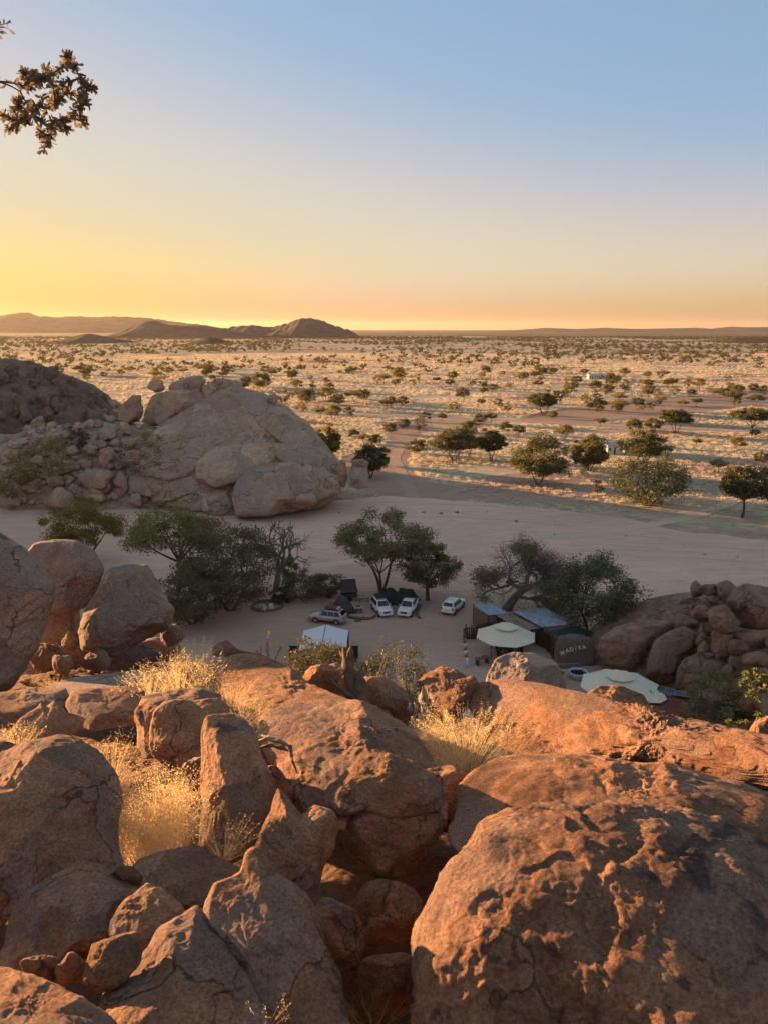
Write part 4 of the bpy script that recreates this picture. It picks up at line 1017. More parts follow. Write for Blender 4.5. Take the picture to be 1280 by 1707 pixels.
def bare_tree_geo(seed, h, w, tr, levels=5, kids=3, sides=4, up=0.25):
    rs = np.random.RandomState(seed); wood = Geo(); tips = []
    def grow(p, d, L, r, lev):
        n = 5; pts = [p]
        for i in range(n):
            d = d + rs.normal(size=3) * 0.16 + np.array([0, 0, up * 0.08]); d /= np.linalg.norm(d)
            p = p + d * L / n; pts.append(p)
        wood.add(*tube_np(pts, np.linspace(r, r * 0.62, n + 1), sides + (3 if lev == 0 else 0)))
        if lev >= levels: tips.append(p); return
        for k in range(kids + (1 if lev == 0 else 0)):
            a = rs.normal(size=3); a -= a.dot(d) * d; a /= np.linalg.norm(a)
            s = rs.uniform(0.45, 0.95)
            nd = d * (1 - s * 0.45) + a * s + np.array([0, 0, up * 0.5]); nd /= np.linalg.norm(nd)
            q = pts[int(rs.choice([3, 4, 5]))]
            grow(q, nd, L * rs.uniform(0.6, 0.85), r * rs.uniform(0.45, 0.65), lev + 1)
    grow(np.array([0, 0, -0.1]), np.array([0.08, 0, 1.0]), h * 0.30, tr, 0)
    V = np.concatenate(wood.v); s = np.array([w / max(1e-3, np.ptp(V[:, 0])), w / max(1e-3, np.ptp(V[:, 1])), h / max(1e-3, V[:, 2].max())])
    s[0] = s[1] = min(1.6, max(0.6, (s[0] + s[1]) / 2)); 
    wood.v = [v * s for v in wood.v]
    return wood, np.array(tips) * s
def bush_geo(seed, h, w, nclus=24, nleaf=110, leaf=0.12, rc=0.16):
    return tree_geo(seed, h, w, h * 1.05, nclus, nleaf, leaf, 3, 0.05 * h, 0.1, rc, 0, 6, 3, 0.2, 0, 1)

# ---- trees of the camp and riverbank
def gp(px, py): 
    p = on_z(px, py, 0.0); return (float(p[0]), float(p[1]), 0.0)
tree('acacia_tree', 'spreading acacia with open flat crown left of the dense dark tree', 'tree', gp(296, 992), tree_geo(1, 12.2, 14.5, 7.0, 95, 155, 0.165, 1, 0.42, 0.7, 0.10, 0, 8, 5, 0.40), 'bark', 'leaf_valley')
tree('acacia_tree', 'dense dark green tree with branches to the ground beside the bare tree', 'tree', gp(385, 1018), tree_geo(2, 12.4, 14.0, 11.4, 140, 160, 0.165, 2, 0.4, 0.2, 0.10, 0.3, 9, 5, 0.3), 'bark', 'leaf_dark')
tree('acacia_tree', 'low dense bushy tree in front of the spreading acacia, above the balanced boulders', 'tree', gp(322, 1040), tree_geo(21, 7.6, 10.5, 7.0, 80, 150, 0.16, 2, 0.3, 0.2, 0.11, 0.3, 7, 5, 0.3), 'bark', 'leaf_dark')
tree('acacia_tree', 'hazy olive tree growing on the riverbank behind the balanced boulders', 'tree', gp(140, 940), tree_geo(3, 10.0, 12.5, 8.0, 85, 180, 0.17, 2, 0.35, 0.4, 0.12, 0, 7, 5, 0.3), 'bark', 'leaf_olive')
w_, tips = bare_tree_geo(4, 11.5, 9.5, 0.46, 5, 3, 4, 0.12)
tree('bare_tree', 'leafless dark tree with a thick trunk and tangled twigs above the fire pit', 'tree', gp(460, 986), (w_, Geo()), 'bark_grey', 'leaf_dark')
tree('acacia_tree', 'many-stemmed acacia with layered crown behind the parked white cars', 'tree', gp(636, 988), tree_geo(5, 12.2, 13.2, 8.6, 105, 150, 0.165, 3, 0.34, 0.55, 0.105, 0, 9, 5, 0.30), 'bark', 'leaf_valley')
tree('acacia_tree', 'shorter rounded acacia beside the many-stemmed acacia', 'tree', gp(713, 1001), tree_geo(6, 8.6, 8.2, 6.8, 70, 180, 0.14, 1, 0.3, 0.2, 0.13, 0.2, 7, 5, 0.32), 'bark', 'leaf_dark')
w_, tips = bare_tree_geo(7, 11.2, 15.0, 0.5, 5, 4, 3, 0.1)
g7 = Geo()
rs7 = np.random.RandomState(70)
V_ = np.concatenate(w_.v)
cand = tips[(np.hypot(tips[:, 0] + 0.5, tips[:, 1]) < 4.2)]
for c in cand[:30]:
    P = c + rs7.normal(size=(110, 3)) * np.array([0.55, 0.55, 0.4]); g7.add(*leaves_np(rs7, P, 0.15))
g7b = Geo()
for c in tips[::2]:
    P = c + rs7.normal(size=(46, 3)) * np.array([0.55, 0.55, 0.45]); g7b.add(*leaves_np(rs7, P, 0.10, 0.3, 0.30))
t7 = tree('acacia_tree', 'half-dead tree with grey leafless twigs round a green middle beside the tin roofs', 'tree', gp(843, 1017), (w_, g7), 'twig', 'leaf_valley')
V, Fc = g7b.arr(); link('dry_twigs', mesh_np('dry_twigs', V, Fc, M['twig']), t7)
tree('acacia_tree', 'feathery green tree between the tin roofs and the long rounded boulder', 'tree', gp(984, 1066), tree_geo(8, 11.0, 11.0, 9.2, 105, 160, 0.155, 2, 0.3, 0.2, 0.12, 0.5, 8, 5, 0.28), 'bark', 'leaf_pale')
# ---- bushes
BUSH = [(488, 968, 4.2, 3.8, 'leaf_bright', 'small bright green bush beyond the camp trailer'),
        (505, 1000, 6.5, 3.4, 'leaf_dark', 'low brown scrub between the bare tree and the camp trailer'),
        (545, 992, 5.0, 3.2, 'leaf_dark', 'scrubby bush crowding the camp trailer'),
        (470, 1003, 3.0, 2.2, 'leaf_dark', 'small scrub bush beside the fire pit'),
        (255, 838, 12.0, 9.0, 'leaf_olive', 'large pale bush at the left foot of the granite dome'),
        (312, 838, 9.0, 7.0, 'leaf_olive', 'pale straggling bush against the lower lobe of the granite dome'),
        (85, 842, 16.0, 9.0, 'leaf_olive', 'wide hazy bush at the foot of the tumbled slope'),
        (20, 846, 12.0, 8.0, 'leaf_olive', 'hazy bush at the far left end of the tumbled slope foot'),
        (127, 752, 5.6, 6.6, 'leaf_dark', 'dark upright bush among the boulders of the tumbled slope'),
        (533, 796, 6.0, 5.5, 'leaf_dark', 'grey-green bush growing on the right shoulder of the granite dome'),
        (1190, 1196, 6.0, 4.2, 'leaf_valley', 'leafy green bush at the foot of the boulder pile beside the red roof'),
        (1228, 1195, 3.0, 2.6, 'leaf_dark', 'small dark bush under the boulder pile'),
        (915, 1135, 2.4, 1.6, 'leaf_dark', 'small dark bush beside the round white tub')]
for k, (px, py, w, h, lf, lb) in enumerate(BUSH):
    p, d = hit(px, py)
    if py < 900: p = on_z(px, max(py, 800), 0) if py > 820 else p
    tree('bush', lb, 'bush', (float(p[0]), float(p[1]), float(T(p[0], p[1])) - 0.1), bush_geo(100 + k, h, w, 34, 110, 0.11 + 0.006 * w), 'bark_grey', lf)
for k, (px, py, w, h, d, lf, lb) in enumerate([(532, 1136, 1.7, 0.80, 15.5, 'leaf_bush', 'rounded olive bush just below the ridge in front of the canvas tent'),
                                             (655, 1158, 1.9, 0.90, 15.0, 'leaf_bush', 'dark twiggy bush just below the ridge behind the yellow herb stalks')]):
    p = unproj(px, py, d)
    tree('bush', lb, 'bush', (float(p[0]), float(p[1]), float(p[2]) - 0.3), bush_geo(140 + k, h + 0.3, w, 60, 150, 0.022, 0.14), 'bark_grey', lf)

# ---- plain trees
def plain_variant(seed, kind):
    if kind == 0: return tree_geo(seed, 5.6, 8.0, 3.4, 38, 85, 0.20, 1, 0.16, 0.75, 0.15, 0, 6, 4, 0.36, 0, 1)      # flat crown
    if kind == 1: return tree_geo(seed, 5.8, 6.4, 4.4, 38, 85, 0.19, 3, 0.15, 0.4, 0.16, 0, 6, 4, 0.28, 0, 1)       # many stems
    if kind == 2: return tree_geo(seed, 5.4, 7.2, 4.9, 44, 90, 0.20, 2, 0.16, 0.15, 0.17, 0, 6, 4, 0.25, 0, 1)      # rounded
    if kind == 3: return tree_geo(seed, 5.0, 4.6, 4.2, 20, 60, 0.17, 1, 0.12, 0.2, 0.18, 0, 5, 4, 0.25, 0.3, 1)     # upright
    return tree_geo(seed, 3.4, 5.0, 3.0, 22, 70, 0.17, 3, 0.09, 0.1, 0.18, 0, 5, 4, 0.2, 0, 1)                       # bushy
PV = []
for k in range(10):
    geo = plain_variant(200 + k, k % 5)
    V, Fc = geo[0].arr(); a = mesh_np('trunk', V, Fc, M['bark'], True)
    V2, F2 = geo[1].arr(); b = mesh_np('crown', V2, F2, M['leaf_plain' if k % 3 else 'leaf_olive'])
    PV.append((a, b, float(np.ptp(V2[:, 0])), geo))
KL = ['flat-topped acacia', 'many-stemmed acacia', 'rounded acacia', 'slender upright acacia', 'low bushy acacia']
def plain_tree(px, py, wpx, var, rz, label, group):
    p = on_z(px, py, 0); d = depth_of(p)
    a, b, w, _ = PV[var]
    s = wpx * d / F / w
    t = thing('acacia_tree', label, 'tree', (float(p[0]), float(p[1]), 0), rz, group); t.scale = (s, s, s)
    link('trunk', a, t); link('crown', b, t)
    return p
# large ones near the riverbed have a build and a label of their own
BIGP = [(897, 808, 100, 'big dark rounded acacia standing on the far bank beside the sunlit grass', 'leaf_plain', dict(ch=10.5, um=0.15, h=11.5)),
        (1078, 842, 112, 'large feathery grey-green tree in front of the white buildings', 'leaf_pale', dict(ch=11.0, um=0.1, h=11.8, droop=0.6)),
        (1072, 775, 84, 'dark spreading acacia directly before the white buildings', 'leaf_plain', dict(ch=7.5, um=0.4, h=9.0)),
        (1237, 862, 98, 'broad acacia on a bare trunk beside the track crossing the riverbed', 'leaf_plain', dict(ch=8.0, um=0.5, h=10.5, stems=1)),
        (982, 786, 64, 'two-toned brown and green acacia beside the big dark acacia', 'leaf_olive', dict(ch=7.5, um=0.2, h=8.6)),
        (756, 771, 72, 'wide many-stemmed acacia left of its neighbour on the far bank', 'leaf_plain', dict(ch=7.4, um=0.45, h=9.4, stems=4)),
        (818, 768, 50, 'leaning two-stemmed acacia beside the wide many-stemmed acacia', 'leaf_plain', dict(ch=6.8, um=0.35, h=8.8, stems=2)),
        (617, 797, 58, 'dark straggling acacia behind the square pillar rock', 'leaf_dark', dict(ch=7.0, um=0.4, h=8.4, stems=2)),
        (545, 765, 48, 'brown-green bushy tree behind the right shoulder of the granite dome', 'leaf_olive', dict(ch=8.4, um=0.2, h=9.6, stems=3)),
        (1252, 727, 58, 'umbrella acacia with a clear trunk standing in pale grass near the road', 'leaf_plain', dict(ch=5.0, um=0.8, h=9.6, stems=1)),
        (1125, 722, 52, 'lopsided spreading acacia beside the road with a smaller acacia', 'leaf_plain', dict(ch=6.0, um=0.5, h=8.6, stems=3)),
        (905, 692, 50, 'clump-like wide acacia standing on the bare red flat', 'leaf_plain', dict(ch=7.0, um=0.4, h=9.8, stems=4))]
for k, (px, py, wpx, lb, lf, q) in enumerate(BIGP):
    p = on_z(px, py, 0); d = depth_of(p); w = wpx * d / F
    tree('acacia_tree', lb, 'tree', (float(p[0]), float(p[1]), 0.0), tree_geo(260 + k, q['h'], w, q['ch'], 110, 120, 0.24, q.get('stems', 2), 0.28, q['um'], 0.115, q.get('droop', 0), 8, 4, 0.3, 0, 1), 'bark', lf)
HAND = [(782, 760, 35), (692, 756, 34), (711, 750, 24), (997, 827, 26), (1197, 787, 36), (1268, 779, 32), (992, 752, 40), (940, 733, 32), (865, 728, 24), (843, 720, 26), (818, 706, 28), (782, 722, 32), (800, 706, 24), (700, 722, 26), (672, 714, 24), (707, 702, 26), (650, 722, 26), (737, 702, 17), (920, 697, 18), (1030, 688, 38), (1062, 683, 26), (1083, 683, 20), (998, 687, 22), (1056, 719, 32), (1000, 712, 24), (1088, 724, 34), (1160, 744, 21), (1230, 753, 32), (1258, 730, 18), (1135, 681, 26), (1160, 678, 23), (1102, 673, 21), (1190, 663, 25), (1207, 661, 22), (1230, 656, 23), (1255, 653, 20), (1273, 653, 18), (980, 683, 20), (845, 688, 18), (828, 676, 20), (802, 676, 15), (670, 676, 26), (950, 651, 24), (935, 666, 22), (535, 698, 36), (582, 694, 27), (512, 672, 36), (542, 669, 30), (502, 687, 22), (565, 674, 22), (495, 647, 23), (605, 667, 27), (555, 702, 34), (590, 731, 24), (605, 739, 28), (625, 741, 27), (435, 647, 38), (412, 644, 26), (470, 677, 28), (640, 640, 30), (665, 636, 26), (690, 645, 22), (1040, 655, 22), (1080, 648, 20), (1120, 645, 24)]
TREE_MARKS = [(897, 780, 'the big dark rounded acacia'), (1100, 800, 'the white buildings'), (1237, 830, 'the track across the riverbed'), (756, 750, 'the wide many-stemmed acacia'), (617, 780, 'the pillar rock'), (545, 745, 'the dome shoulder'), (1252, 710, 'the umbrella acacia'), (1125, 710, 'the lopsided roadside acacia'), (905, 675, 'the bare red flat'), (1000, 632, 'the far houses'), (955, 642, 'the dark shed'), (1160, 665, 'the red flat and road fork'), (700, 720, 'the curving dirt track'), (440, 645, 'the dome skyline'), (1060, 690, 'the middle of the red flat'), (820, 690, 'the dirt road bend'), (640, 640, 'the thicket beyond the dome')]
def tree_label(px, py, v, tail):
    m = min(TREE_MARKS, key=lambda q: math.hypot((q[0] - px), 1.6 * (q[1] - py)))
    return '%s with %s leaves %s near %s' % (KL[v % 5], 'olive' if v % 3 == 0 else 'green', tail, m[2])
rng = np.random.RandomState(44)
for k, (px, py, w) in enumerate(HAND):
    v = int(rng.randint(10))
    if w >= 30: v = [1, 2, 6, 7, 0][k % 5]
    plain_tree(px, py, w * 1.06, v, rng.uniform(0, 6.28), tree_label(px, py, v, 'standing'), 'scattered acacias on the near plain')
# random ones farther out; the nearest are things, the rest one mass
cand = []
for _ in range(16000):
    y = math.sqrt(rng.uniform(330 ** 2, 3600 ** 2)); x = rng.uniform(-0.62, 0.60) * y
    cand.append((x, y))
cand = np.array(cand)
nz_ = fbm(np.stack([cand[:, 0] * 0.004, cand[:, 1] * 0.0022, np.zeros(len(cand))], -1), 4)
pr = sstep(-0.30, 0.25, nz_) * np.where(cand[:, 1] > 1500, 1.0, np.interp(cand[:, 1], [330, 500, 900, 1500], [0.55, 0.8, 0.95, 1.0]))
cand = cand[rng.rand(len(cand)) < pr]
def clear(x, y):
    if t_left(x, y) > 0.2 or t_dome(x, y) > 0.2: return False
    return True
cand = np.array([c for c in cand if clear(*c)])
cand = cand[np.argsort(cand[:, 1])]
NEAR_N = 190
for k, (x, y) in enumerate(cand[:NEAR_N]):
    v = int(rng.randint(10)); a, b, w, _ = PV[v]
    s = rng.uniform(0.65, 1.35)
    t = thing('acacia_tree', KL[v % 5] + ' with ' + ('olive' if v % 3 == 0 else 'dull green') + ' leaves far out on the grass plain', 'tree', (float(x), float(y), 0), rng.uniform(0, 6.28), 'scattered acacias far out on the plain')
    t.scale = (s, s, s * rng.uniform(0.85, 1.1))
    link('trunk', a, t); link('crown', b, t)

def instancer(name, variants, pts, which, scl, rot, label, cat):
    """one object: template geometry and points in one mesh, instanced by geometry nodes"""
    Vs, Fs, tagv, mats = [], [], [], []; nv = 0; mi = []
    for vi, parts in enumerate(variants):
        for V, Fc, mat in parts:
            Vs.append(V); Fs.append(Fc + nv); nv += len(V); tagv.append(np.full(len(V), vi + 1))
            if mat not in mats: mats.append(mat)
            mi.append(np.full(len(Fc), mats.index(mat)))
    n0 = nv
    Vs.append(pts); tagv.append(-(which + 1)); nv += len(pts)
    me = mesh_np(name, np.concatenate(Vs), np.concatenate(Fs))
    for m in mats: me.materials.append(M[m])
    me.polygons.foreach_set('material_index', np.concatenate(mi).astype(np.int32))
    def attr(nm, typ, arr):
        at = me.attributes.new(nm, typ, 'POINT'); at.data.foreach_set('value', arr)
    attr('slot', 'INT', np.concatenate(tagv).astype(np.int32))
    attr('size', 'FLOAT', np.concatenate([np.ones(n0), scl]).astype(np.float32))
    attr('turn', 'FLOAT', np.concatenate([np.zeros(n0), rot]).astype(np.float32))
    o = tag(link(name, me), label, cat, kind='stuff')
    ng = bpy.data.node_groups.new(name, 'GeometryNodeTree')
    ng.interface.new_socket('Geometry', in_out='INPUT', socket_type='NodeSocketGeometry')
    ng.interface.new_socket('Geometry', in_out='OUTPUT', socket_type='NodeSocketGeometry')
    N = ng.nodes.new; L = ng.links.new
    gi, go = N('NodeGroupInput'), N('NodeGroupOutput'); jn = N('GeometryNodeJoinGeometry')
    def na(nm, typ):
        nd = N('GeometryNodeInputNamedAttribute'); nd.data_type = typ; nd.inputs['Name'].default_value = nm
        return nd.outputs['Attribute']
    slot, size, turn = na('slot', 'INT'), na('size', 'FLOAT'), na('turn', 'FLOAT')
    def pick(val):
        cp = N('FunctionNodeCompare'); cp.data_type = 'INT'; cp.operation = 'EQUAL'
        L(slot, cp.inputs[2]); cp.inputs[3].default_value = val
        sp = N('GeometryNodeSeparateGeometry'); sp.domain = 'POINT'
        L(gi.outputs[0], sp.inputs['Geometry']); L(cp.outputs[0], sp.inputs['Selection'])
        return sp.outputs['Selection']
    cx = N('ShaderNodeCombineXYZ'); L(turn, cx.inputs[2])
    for vi in range(len(variants)):
        ip = N('GeometryNodeInstanceOnPoints')
        L(pick(-(vi + 1)), ip.inputs['Points']); L(pick(vi + 1), ip.inputs['Instance'])
        L(cx.outputs[0], ip.inputs['Rotation']); L(size, ip.inputs['Scale'])
        L(ip.outputs[0], jn.inputs[0])
    L(jn.outputs[0], go.inputs[0])
    md = o.modifiers.new('scatter', 'NODES'); md.node_group = ng
    return o
far = cand[NEAR_N:]
FV = []
for k in range(4):
    g = tree_geo(280 + k, [4.6, 4.8, 4.2, 3.4][k], [7.0, 5.6, 6.0, 4.6][k], [2.8, 3.6, 3.8, 3.0][k], 14, 22, 0.42, 1 + k % 2, 0.16, [0.7, 0.4, 0.2, 0.1][k], 0.16, 0, 3, 3, 0.34, 0, 0)
    FV.append([(*g[0].arr(), 'bark'), (*g[1].arr(), 'leaf_plain')])
instancer('distant_trees', FV, np.c_[far, np.zeros(len(far))], rng.randint(0, 4, len(far)), rng.uniform(0.7, 1.4, len(far)) * np.interp(far[:, 1], [900, 3600], [1.0, 1.25]), rng.uniform(0, 6.28, len(far)), 'countless small acacias dotting the plain towards the horizon', 'trees')
# ------------------------------------------------------------------ grasses
def blade_geo(rs, base, tip, width, bend, segs=3):
    """tapering ribbons: base (n,3) -> tip (n,3)"""
    n = len(base); t = np.linspace(0, 1, segs + 1)
    side = np.cross(tip - base, rs.normal(size=(n, 3))); side /= np.maximum(np.linalg.norm(side, axis=1), 1e-6)[:, None]
    P = base[:, None] + (tip - base)[:, None] * t[None, :, None] + bend[:, None] * (t ** 2)[None, :, None] - bend[:, None] * t[None, :, None] * 0.3
    w = (width[:, None] * (1 - t * 0.85)[None])[..., None] * side[:, None]
    V = np.stack([P - w, P + w], 2).reshape(n, -1, 3)
    m = (segs + 1) * 2
    i = (np.arange(n)[:, None] * m + np.arange(segs)[None] * 2).ravel()
    return V.reshape(-1, 3), np.stack([i, i + 1, i + 3, i + 2], -1), P
def tuft_geo(seed, n, r, h, w, seedn=0, seedlen=0.35, seedsize=0.006, lean=(0, 0), spread=0.45, width=0.0010, hv=0.35):
    rs = np.random.RandomState(seed); g = Geo()
    a = rs.uniform(0, 6.283, n); q = np.sqrt(rs.uniform(0, 1, n))
    base = np.stack([np.cos(a) * q * r, np.sin(a) * q * r, np.full(n, -0.04)], -1)
    hh = h * (1 - hv * rs.uniform(0, 1, n)) * (1 - 0.25 * q)
    tip = base + np.stack([np.cos(a) * q * w * spread + lean[0] * hh + rs.normal(size=n) * w * 0.07, np.sin(a) * q * w * spread + lean[1] * hh + rs.normal(size=n) * w * 0.07, hh], -1)
    bend = np.stack([np.cos(a) * q * h * 0.16, np.sin(a) * q * h * 0.16, -hh * 0.10], -1) + rs.normal(size=(n, 3)) * h * 0.03
    V, Fc, P = blade_geo(rs, base, tip, np.full(n, width) * rs.uniform(0.7, 1.4, n), bend)
    g.add(V, Fc)
    hd = Geo()
    if seedn:
        t = 1 - seedlen * rs.uniform(0, 1, (n, seedn)) ** 0.9
        C = base[:, None] + (tip - base)[:, None] * t[..., None] + bend[:, None] * (t ** 2 - 0.3 * t)[..., None]
        sp = (1 - t) * h * 0.16 + 0.004
        C = C + rs.normal(size=C.shape) * sp[..., None] * np.array([1, 1, 0.5])
        hd.add(*leaves_np(rs, C.reshape(-1, 3), seedsize, 0.0, 0.45))
    return g, hd
def grass(name, label, loc, geo, mat='straw', group=None):
    t = thing(name, label, 'grass', loc, 0, group)
    V, Fc = geo[0].arr(); link('stalks', mesh_np('stalks', V, Fc, M[mat]), t)
    if geo[1].n:
        V, Fc = geo[1].arr(); link('seed_heads', mesh_np('seed_heads', V, Fc, M[mat]), t)
    return t
def gnear(px, py, d):
    p = unproj(px, py, d); return (float(p[0]), float(p[1]), float(p[2]))
grass('grass_tuft', 'tall feathery golden grass clump between the square boulder and the tall smooth boulder', gnear(268, 1428, 6.0), tuft_geo(1, 640, 0.13, 0.94, 0.36, 32, 0.66, 0.0062, (0.02, 0), 0.5))
grass('grass_tuft', 'paler lower grass clump at the foot of the tall feathery clump', gnear(240, 1440, 5.7), tuft_geo(2, 300, 0.14, 0.50, 0.42, 24, 0.6, 0.0062, (-0.05, 0), 0.6))
grass('grass_tuft', 'wispy golden grass behind the large square boulder', gnear(185, 1300, 7.3), tuft_geo(3, 100, 0.10, 0.55, 0.42, 20, 0.5, 0.0055, (0.12, 0), 0.6))
grass('grass_tuft', 'small straw tuft at the foot of the tall smooth boulder', gnear(372, 1425, 5.7), tuft_geo(4, 120, 0.06, 0.30, 0.34, 16, 0.5, 0.0045, (0.05, 0), 0.7))
grass('grass_tuft', 'sparse grass beside the jagged-topped rock', gnear(28, 1246, 7.5), tuft_geo(5, 90, 0.10, 0.32, 0.34, 14, 0.5, 0.0055))
for k, (px, py, d, n, h, w, lb) in enumerate([(300, 1160, 9.8, 110, 0.72, 0.55, 'tall yellow plumed grass on the ledge before the tilted boulder'),
                                            (250, 1158, 9.6, 100, 0.40, 0.45, 'bushy straw grass left of the tall plumed grass'),
                                            (345, 1150, 10.0, 90, 0.60, 0.42, 'yellow grass with upright plumes beside the layered slab'),
                                            (330, 1105, 11.3, 80, 0.45, 0.5, 'orange-lit grass behind the plumed grass')]):
    grass('grass_tuft', lb, gnear(px, py, d), tuft_geo(10 + k, n, 0.16, h, w, 22, 0.45, 0.0075, (0.05, 0), 0.6, 0.0018), 'straw')
for k, (px, py, d) in enumerate([(385, 1165, 8.9), (405, 1195, 8.3), (425, 1215, 7.9), (395, 1182, 8.6)]):
    grass('grass_tuft', 'soft pale straw tuft along the edge of the layered slab', gnear(px, py, d), tuft_geo(20 + k, 150, 0.16, 0.26, 0.36, 10, 0.6, 0.004, (0.2, 0), 0.6), 'straw', 'straw tufts along the layered slab')
grass('grass_tuft', 'dense low golden grass mat in the hollow behind the whaleback boulder', gnear(728, 1262, 8.3), tuft_geo(30, 700, 0.30, 0.42, 0.45, 8, 0.5, 0.0045, (0.05, 0), 0.5))
grass('grass_tuft', 'long leaning grass with pale plumes against the end of the long ridge', gnear(782, 1278, 8.0), tuft_geo(31, 420, 0.24, 0.62, 0.70, 10, 0.35, 0.007, (0.18, 0), 0.7, 0.0016))
grass('grass_tuft', 'arching plumed grass stems leaning out over the hollow', gnear(776, 1262, 8.2), tuft_geo(32, 26, 0.08, 0.75, 0.5, 90, 0.28, 0.008, (-0.2, 0), 0.9, 0.0018))
grass('grass_tuft', 'dull green grass in the floor of the dark cleft', gnear(625, 1700, 4.6), tuft_geo(33, 160, 0.14, 0.20, 0.30, 0, 0.3, 0.004, (0.1, 0), 0.8), 'herb')
grass('grass_tuft', 'single dry grass wisp in front of the leaning fin-shaped boulder', gnear(440, 1712, 3.7), tuft_geo(34, 7, 0.02, 0.26, 0.12, 14, 0.3, 0.0035, (0.12, 0), 0.8))
rsg = np.random.RandomState(5)
for k in range(16):
    px, py = rsg.uniform(30, 330), rsg.uniform(1105, 1150); p, d = hit(px, py)
    if d > 20: continue
    grass('grass_tuft', 'thin dry grass sprouting from the rubble ledge', (float(p[0]), float(p[1]), float(p[2])), tuft_geo(40 + k, 40, 0.10, 0.22, 0.3, 6, 0.4, 0.005, (0, 0), 0.8), 'straw', 'dry grass on the rubble ledge')
# yellow herb stalks on the ridge
def herb_geo(seed, n, h, w):
    rs = np.random.RandomState(seed); g, hd = Geo(), Geo()
    for i in range(n):
        a = rs.uniform(0, 6.28); L = h * rs.uniform(0.55, 1.0) if i else h
        b = np.array([math.cos(a), math.sin(a), 0]) * rs.uniform(0, 0.04)
        tip = b + np.array([math.cos(a) * w * rs.uniform(0.1, 0.5), math.sin(a) * w * rs.uniform(0.1, 0.5), L])
        pts = bez(b - np.array([0, 0, 0.15]), (b + tip) / 2 + rs.normal(size=3) * 0.03, tip, 6)
        g.add(*tube_np(pts, np.linspace(0.005, 0.0025, 6), 4))
        m = 46; t = rs.uniform(0.35, 1.0, m)
        P = np.stack([np.interp(t, np.linspace(0, 1, 6), pts[:, c]) for c in range(3)], -1) + rs.normal(size=(m, 3)) * 0.011
        hd.add(*leaves_np(rs, P, 0.014, 0.1, 0.5))
    return g, hd
for k, (px, py, d, n, h, lb) in enumerate([(452, 1108, 10.6, 3, 0.42, 'tall pale herb spike rising behind the layered slab'),
                                         (430, 1105, 10.8, 2, 0.30, 'short pale herb spikes behind the layered slab'),
                                         (622, 1150, 11.6, 4, 0.58, 'yellow herb stalks in a fork behind the rounded grey boulder'),
                                         (668, 1160, 11.2, 4, 0.80, 'tallest yellow herb plant with long spikes above the rounded boulder'),
                                         (594, 1140, 11.8, 2, 0.34, 'small herb spike beside the stump'),
                                         (690, 1160, 11.0, 3, 0.34, 'small yellow herb left of the rough upright rock')]):
    p = gnear(px, py, d); geo = herb_geo(60 + k, n, h, 0.4)
    t = thing('herb', lb, 'plant', p)
    V, Fc = geo[0].arr(); link('stalks', mesh_np('stalks', V, Fc, M['herb'], True), t)
    V, Fc = geo[1].arr(); link('leaves', mesh_np('leaves', V, Fc, M['herb']), t)

# grass of the plain: tufts nobody could count
gg = np.random.RandomState(9)
def tuft_template(seed, n, r, h):
    rs = np.random.RandomState(seed)
    a = rs.uniform(0, 6.28, n); q = np.sqrt(rs.uniform(0, 1, n))
    base = np.stack([np.cos(a) * q * r, np.sin(a) * q * r, np.zeros(n)], -1)
    hh = h * rs.uniform(0.55, 1.0, n)
    tip = base * 1.7 + np.stack([rs.normal(size=n) * h * 0.2, rs.normal(size=n) * h * 0.2, hh], -1)
    s = np.stack([-np.sin(a), np.cos(a), np.zeros(n)], -1) * (0.035 * h + 0.02)
    V = np.stack([base - s, base + s, tip], 1).reshape(-1, 3)
    Fc = np.arange(3 * n).reshape(-1, 3)
    return V, Fc
def tuft_quads(seed, n, r, h):
    V, Fc = tuft_template(seed, n, r, h)
    return V, Fc
TV = [[(*tuft_quads(k, 34, 0.42, 0.55), 'straw_plain')] for k in range(3)]
pts = []
y = np.sqrt(gg.uniform(155 ** 2, 420 ** 2, 60000)); x = gg.uniform(-0.56, 0.58, len(y)) * y
pts.append(np.c_[x, y, np.zeros(len(y))])
n1 = len(y)
y = np.sqrt(gg.uniform(420 ** 2, 1200 ** 2, 60000)); x = gg.uniform(-0.56, 0.56, len(y)) * y
pts.append(np.c_[x, y, np.zeros(len(y))])
P = np.concatenate(pts); sc = np.concatenate([gg.uniform(0.6, 1.4, n1), gg.uniform(1.2, 2.2, len(y))])
dens = fbm(np.stack([P[:, 0] * 0.022, P[:, 1] * 0.03, np.zeros(len(P))], -1), 4)
ok = (gg.rand(len(P)) < sstep(-0.30, 0.15, dens)) & (t_dome(P[:, 0], P[:, 1]) < 0.05) & (t_left(P[:, 0], P[:, 1]) < 0.05)
def inside(P, poly_px):
    Q = np.array([on_z(*p)[:2] for p in poly_px]); c = np.zeros(len(P), bool)
    for a, b in zip(Q, np.roll(Q, -1, 0)):
        cr = ((a[1] > P[:, 1]) != (b[1] > P[:, 1])) & (P[:, 0] < (b[0] - a[0]) * (P[:, 1] - a[1]) / (b[1] - a[1] + 1e-9) + a[0])
        c ^= cr
    return c
ok &= ~inside(P, rb)
RED = [[(860, 702), (900, 688), (960, 678), (1080, 664), (1290, 650), (1330, 662), (1290, 672), (1160, 690), (1080, 700), (960, 706)],
       [(560, 800), (575, 760), (640, 745), (655, 715), (700, 700), (720, 705), (690, 740), (680, 770), (700, 795), (760, 812), (790, 832), (700, 832), (640, 828)],
       [(500, 686), (700, 690), (860, 697), (1000, 705), (1150, 711), (1330, 718), (1330, 726), (1150, 719), (1000, 713), (860, 705), (700, 698), (500, 694)]]
for q in RED: ok &= ~inside(P, q)
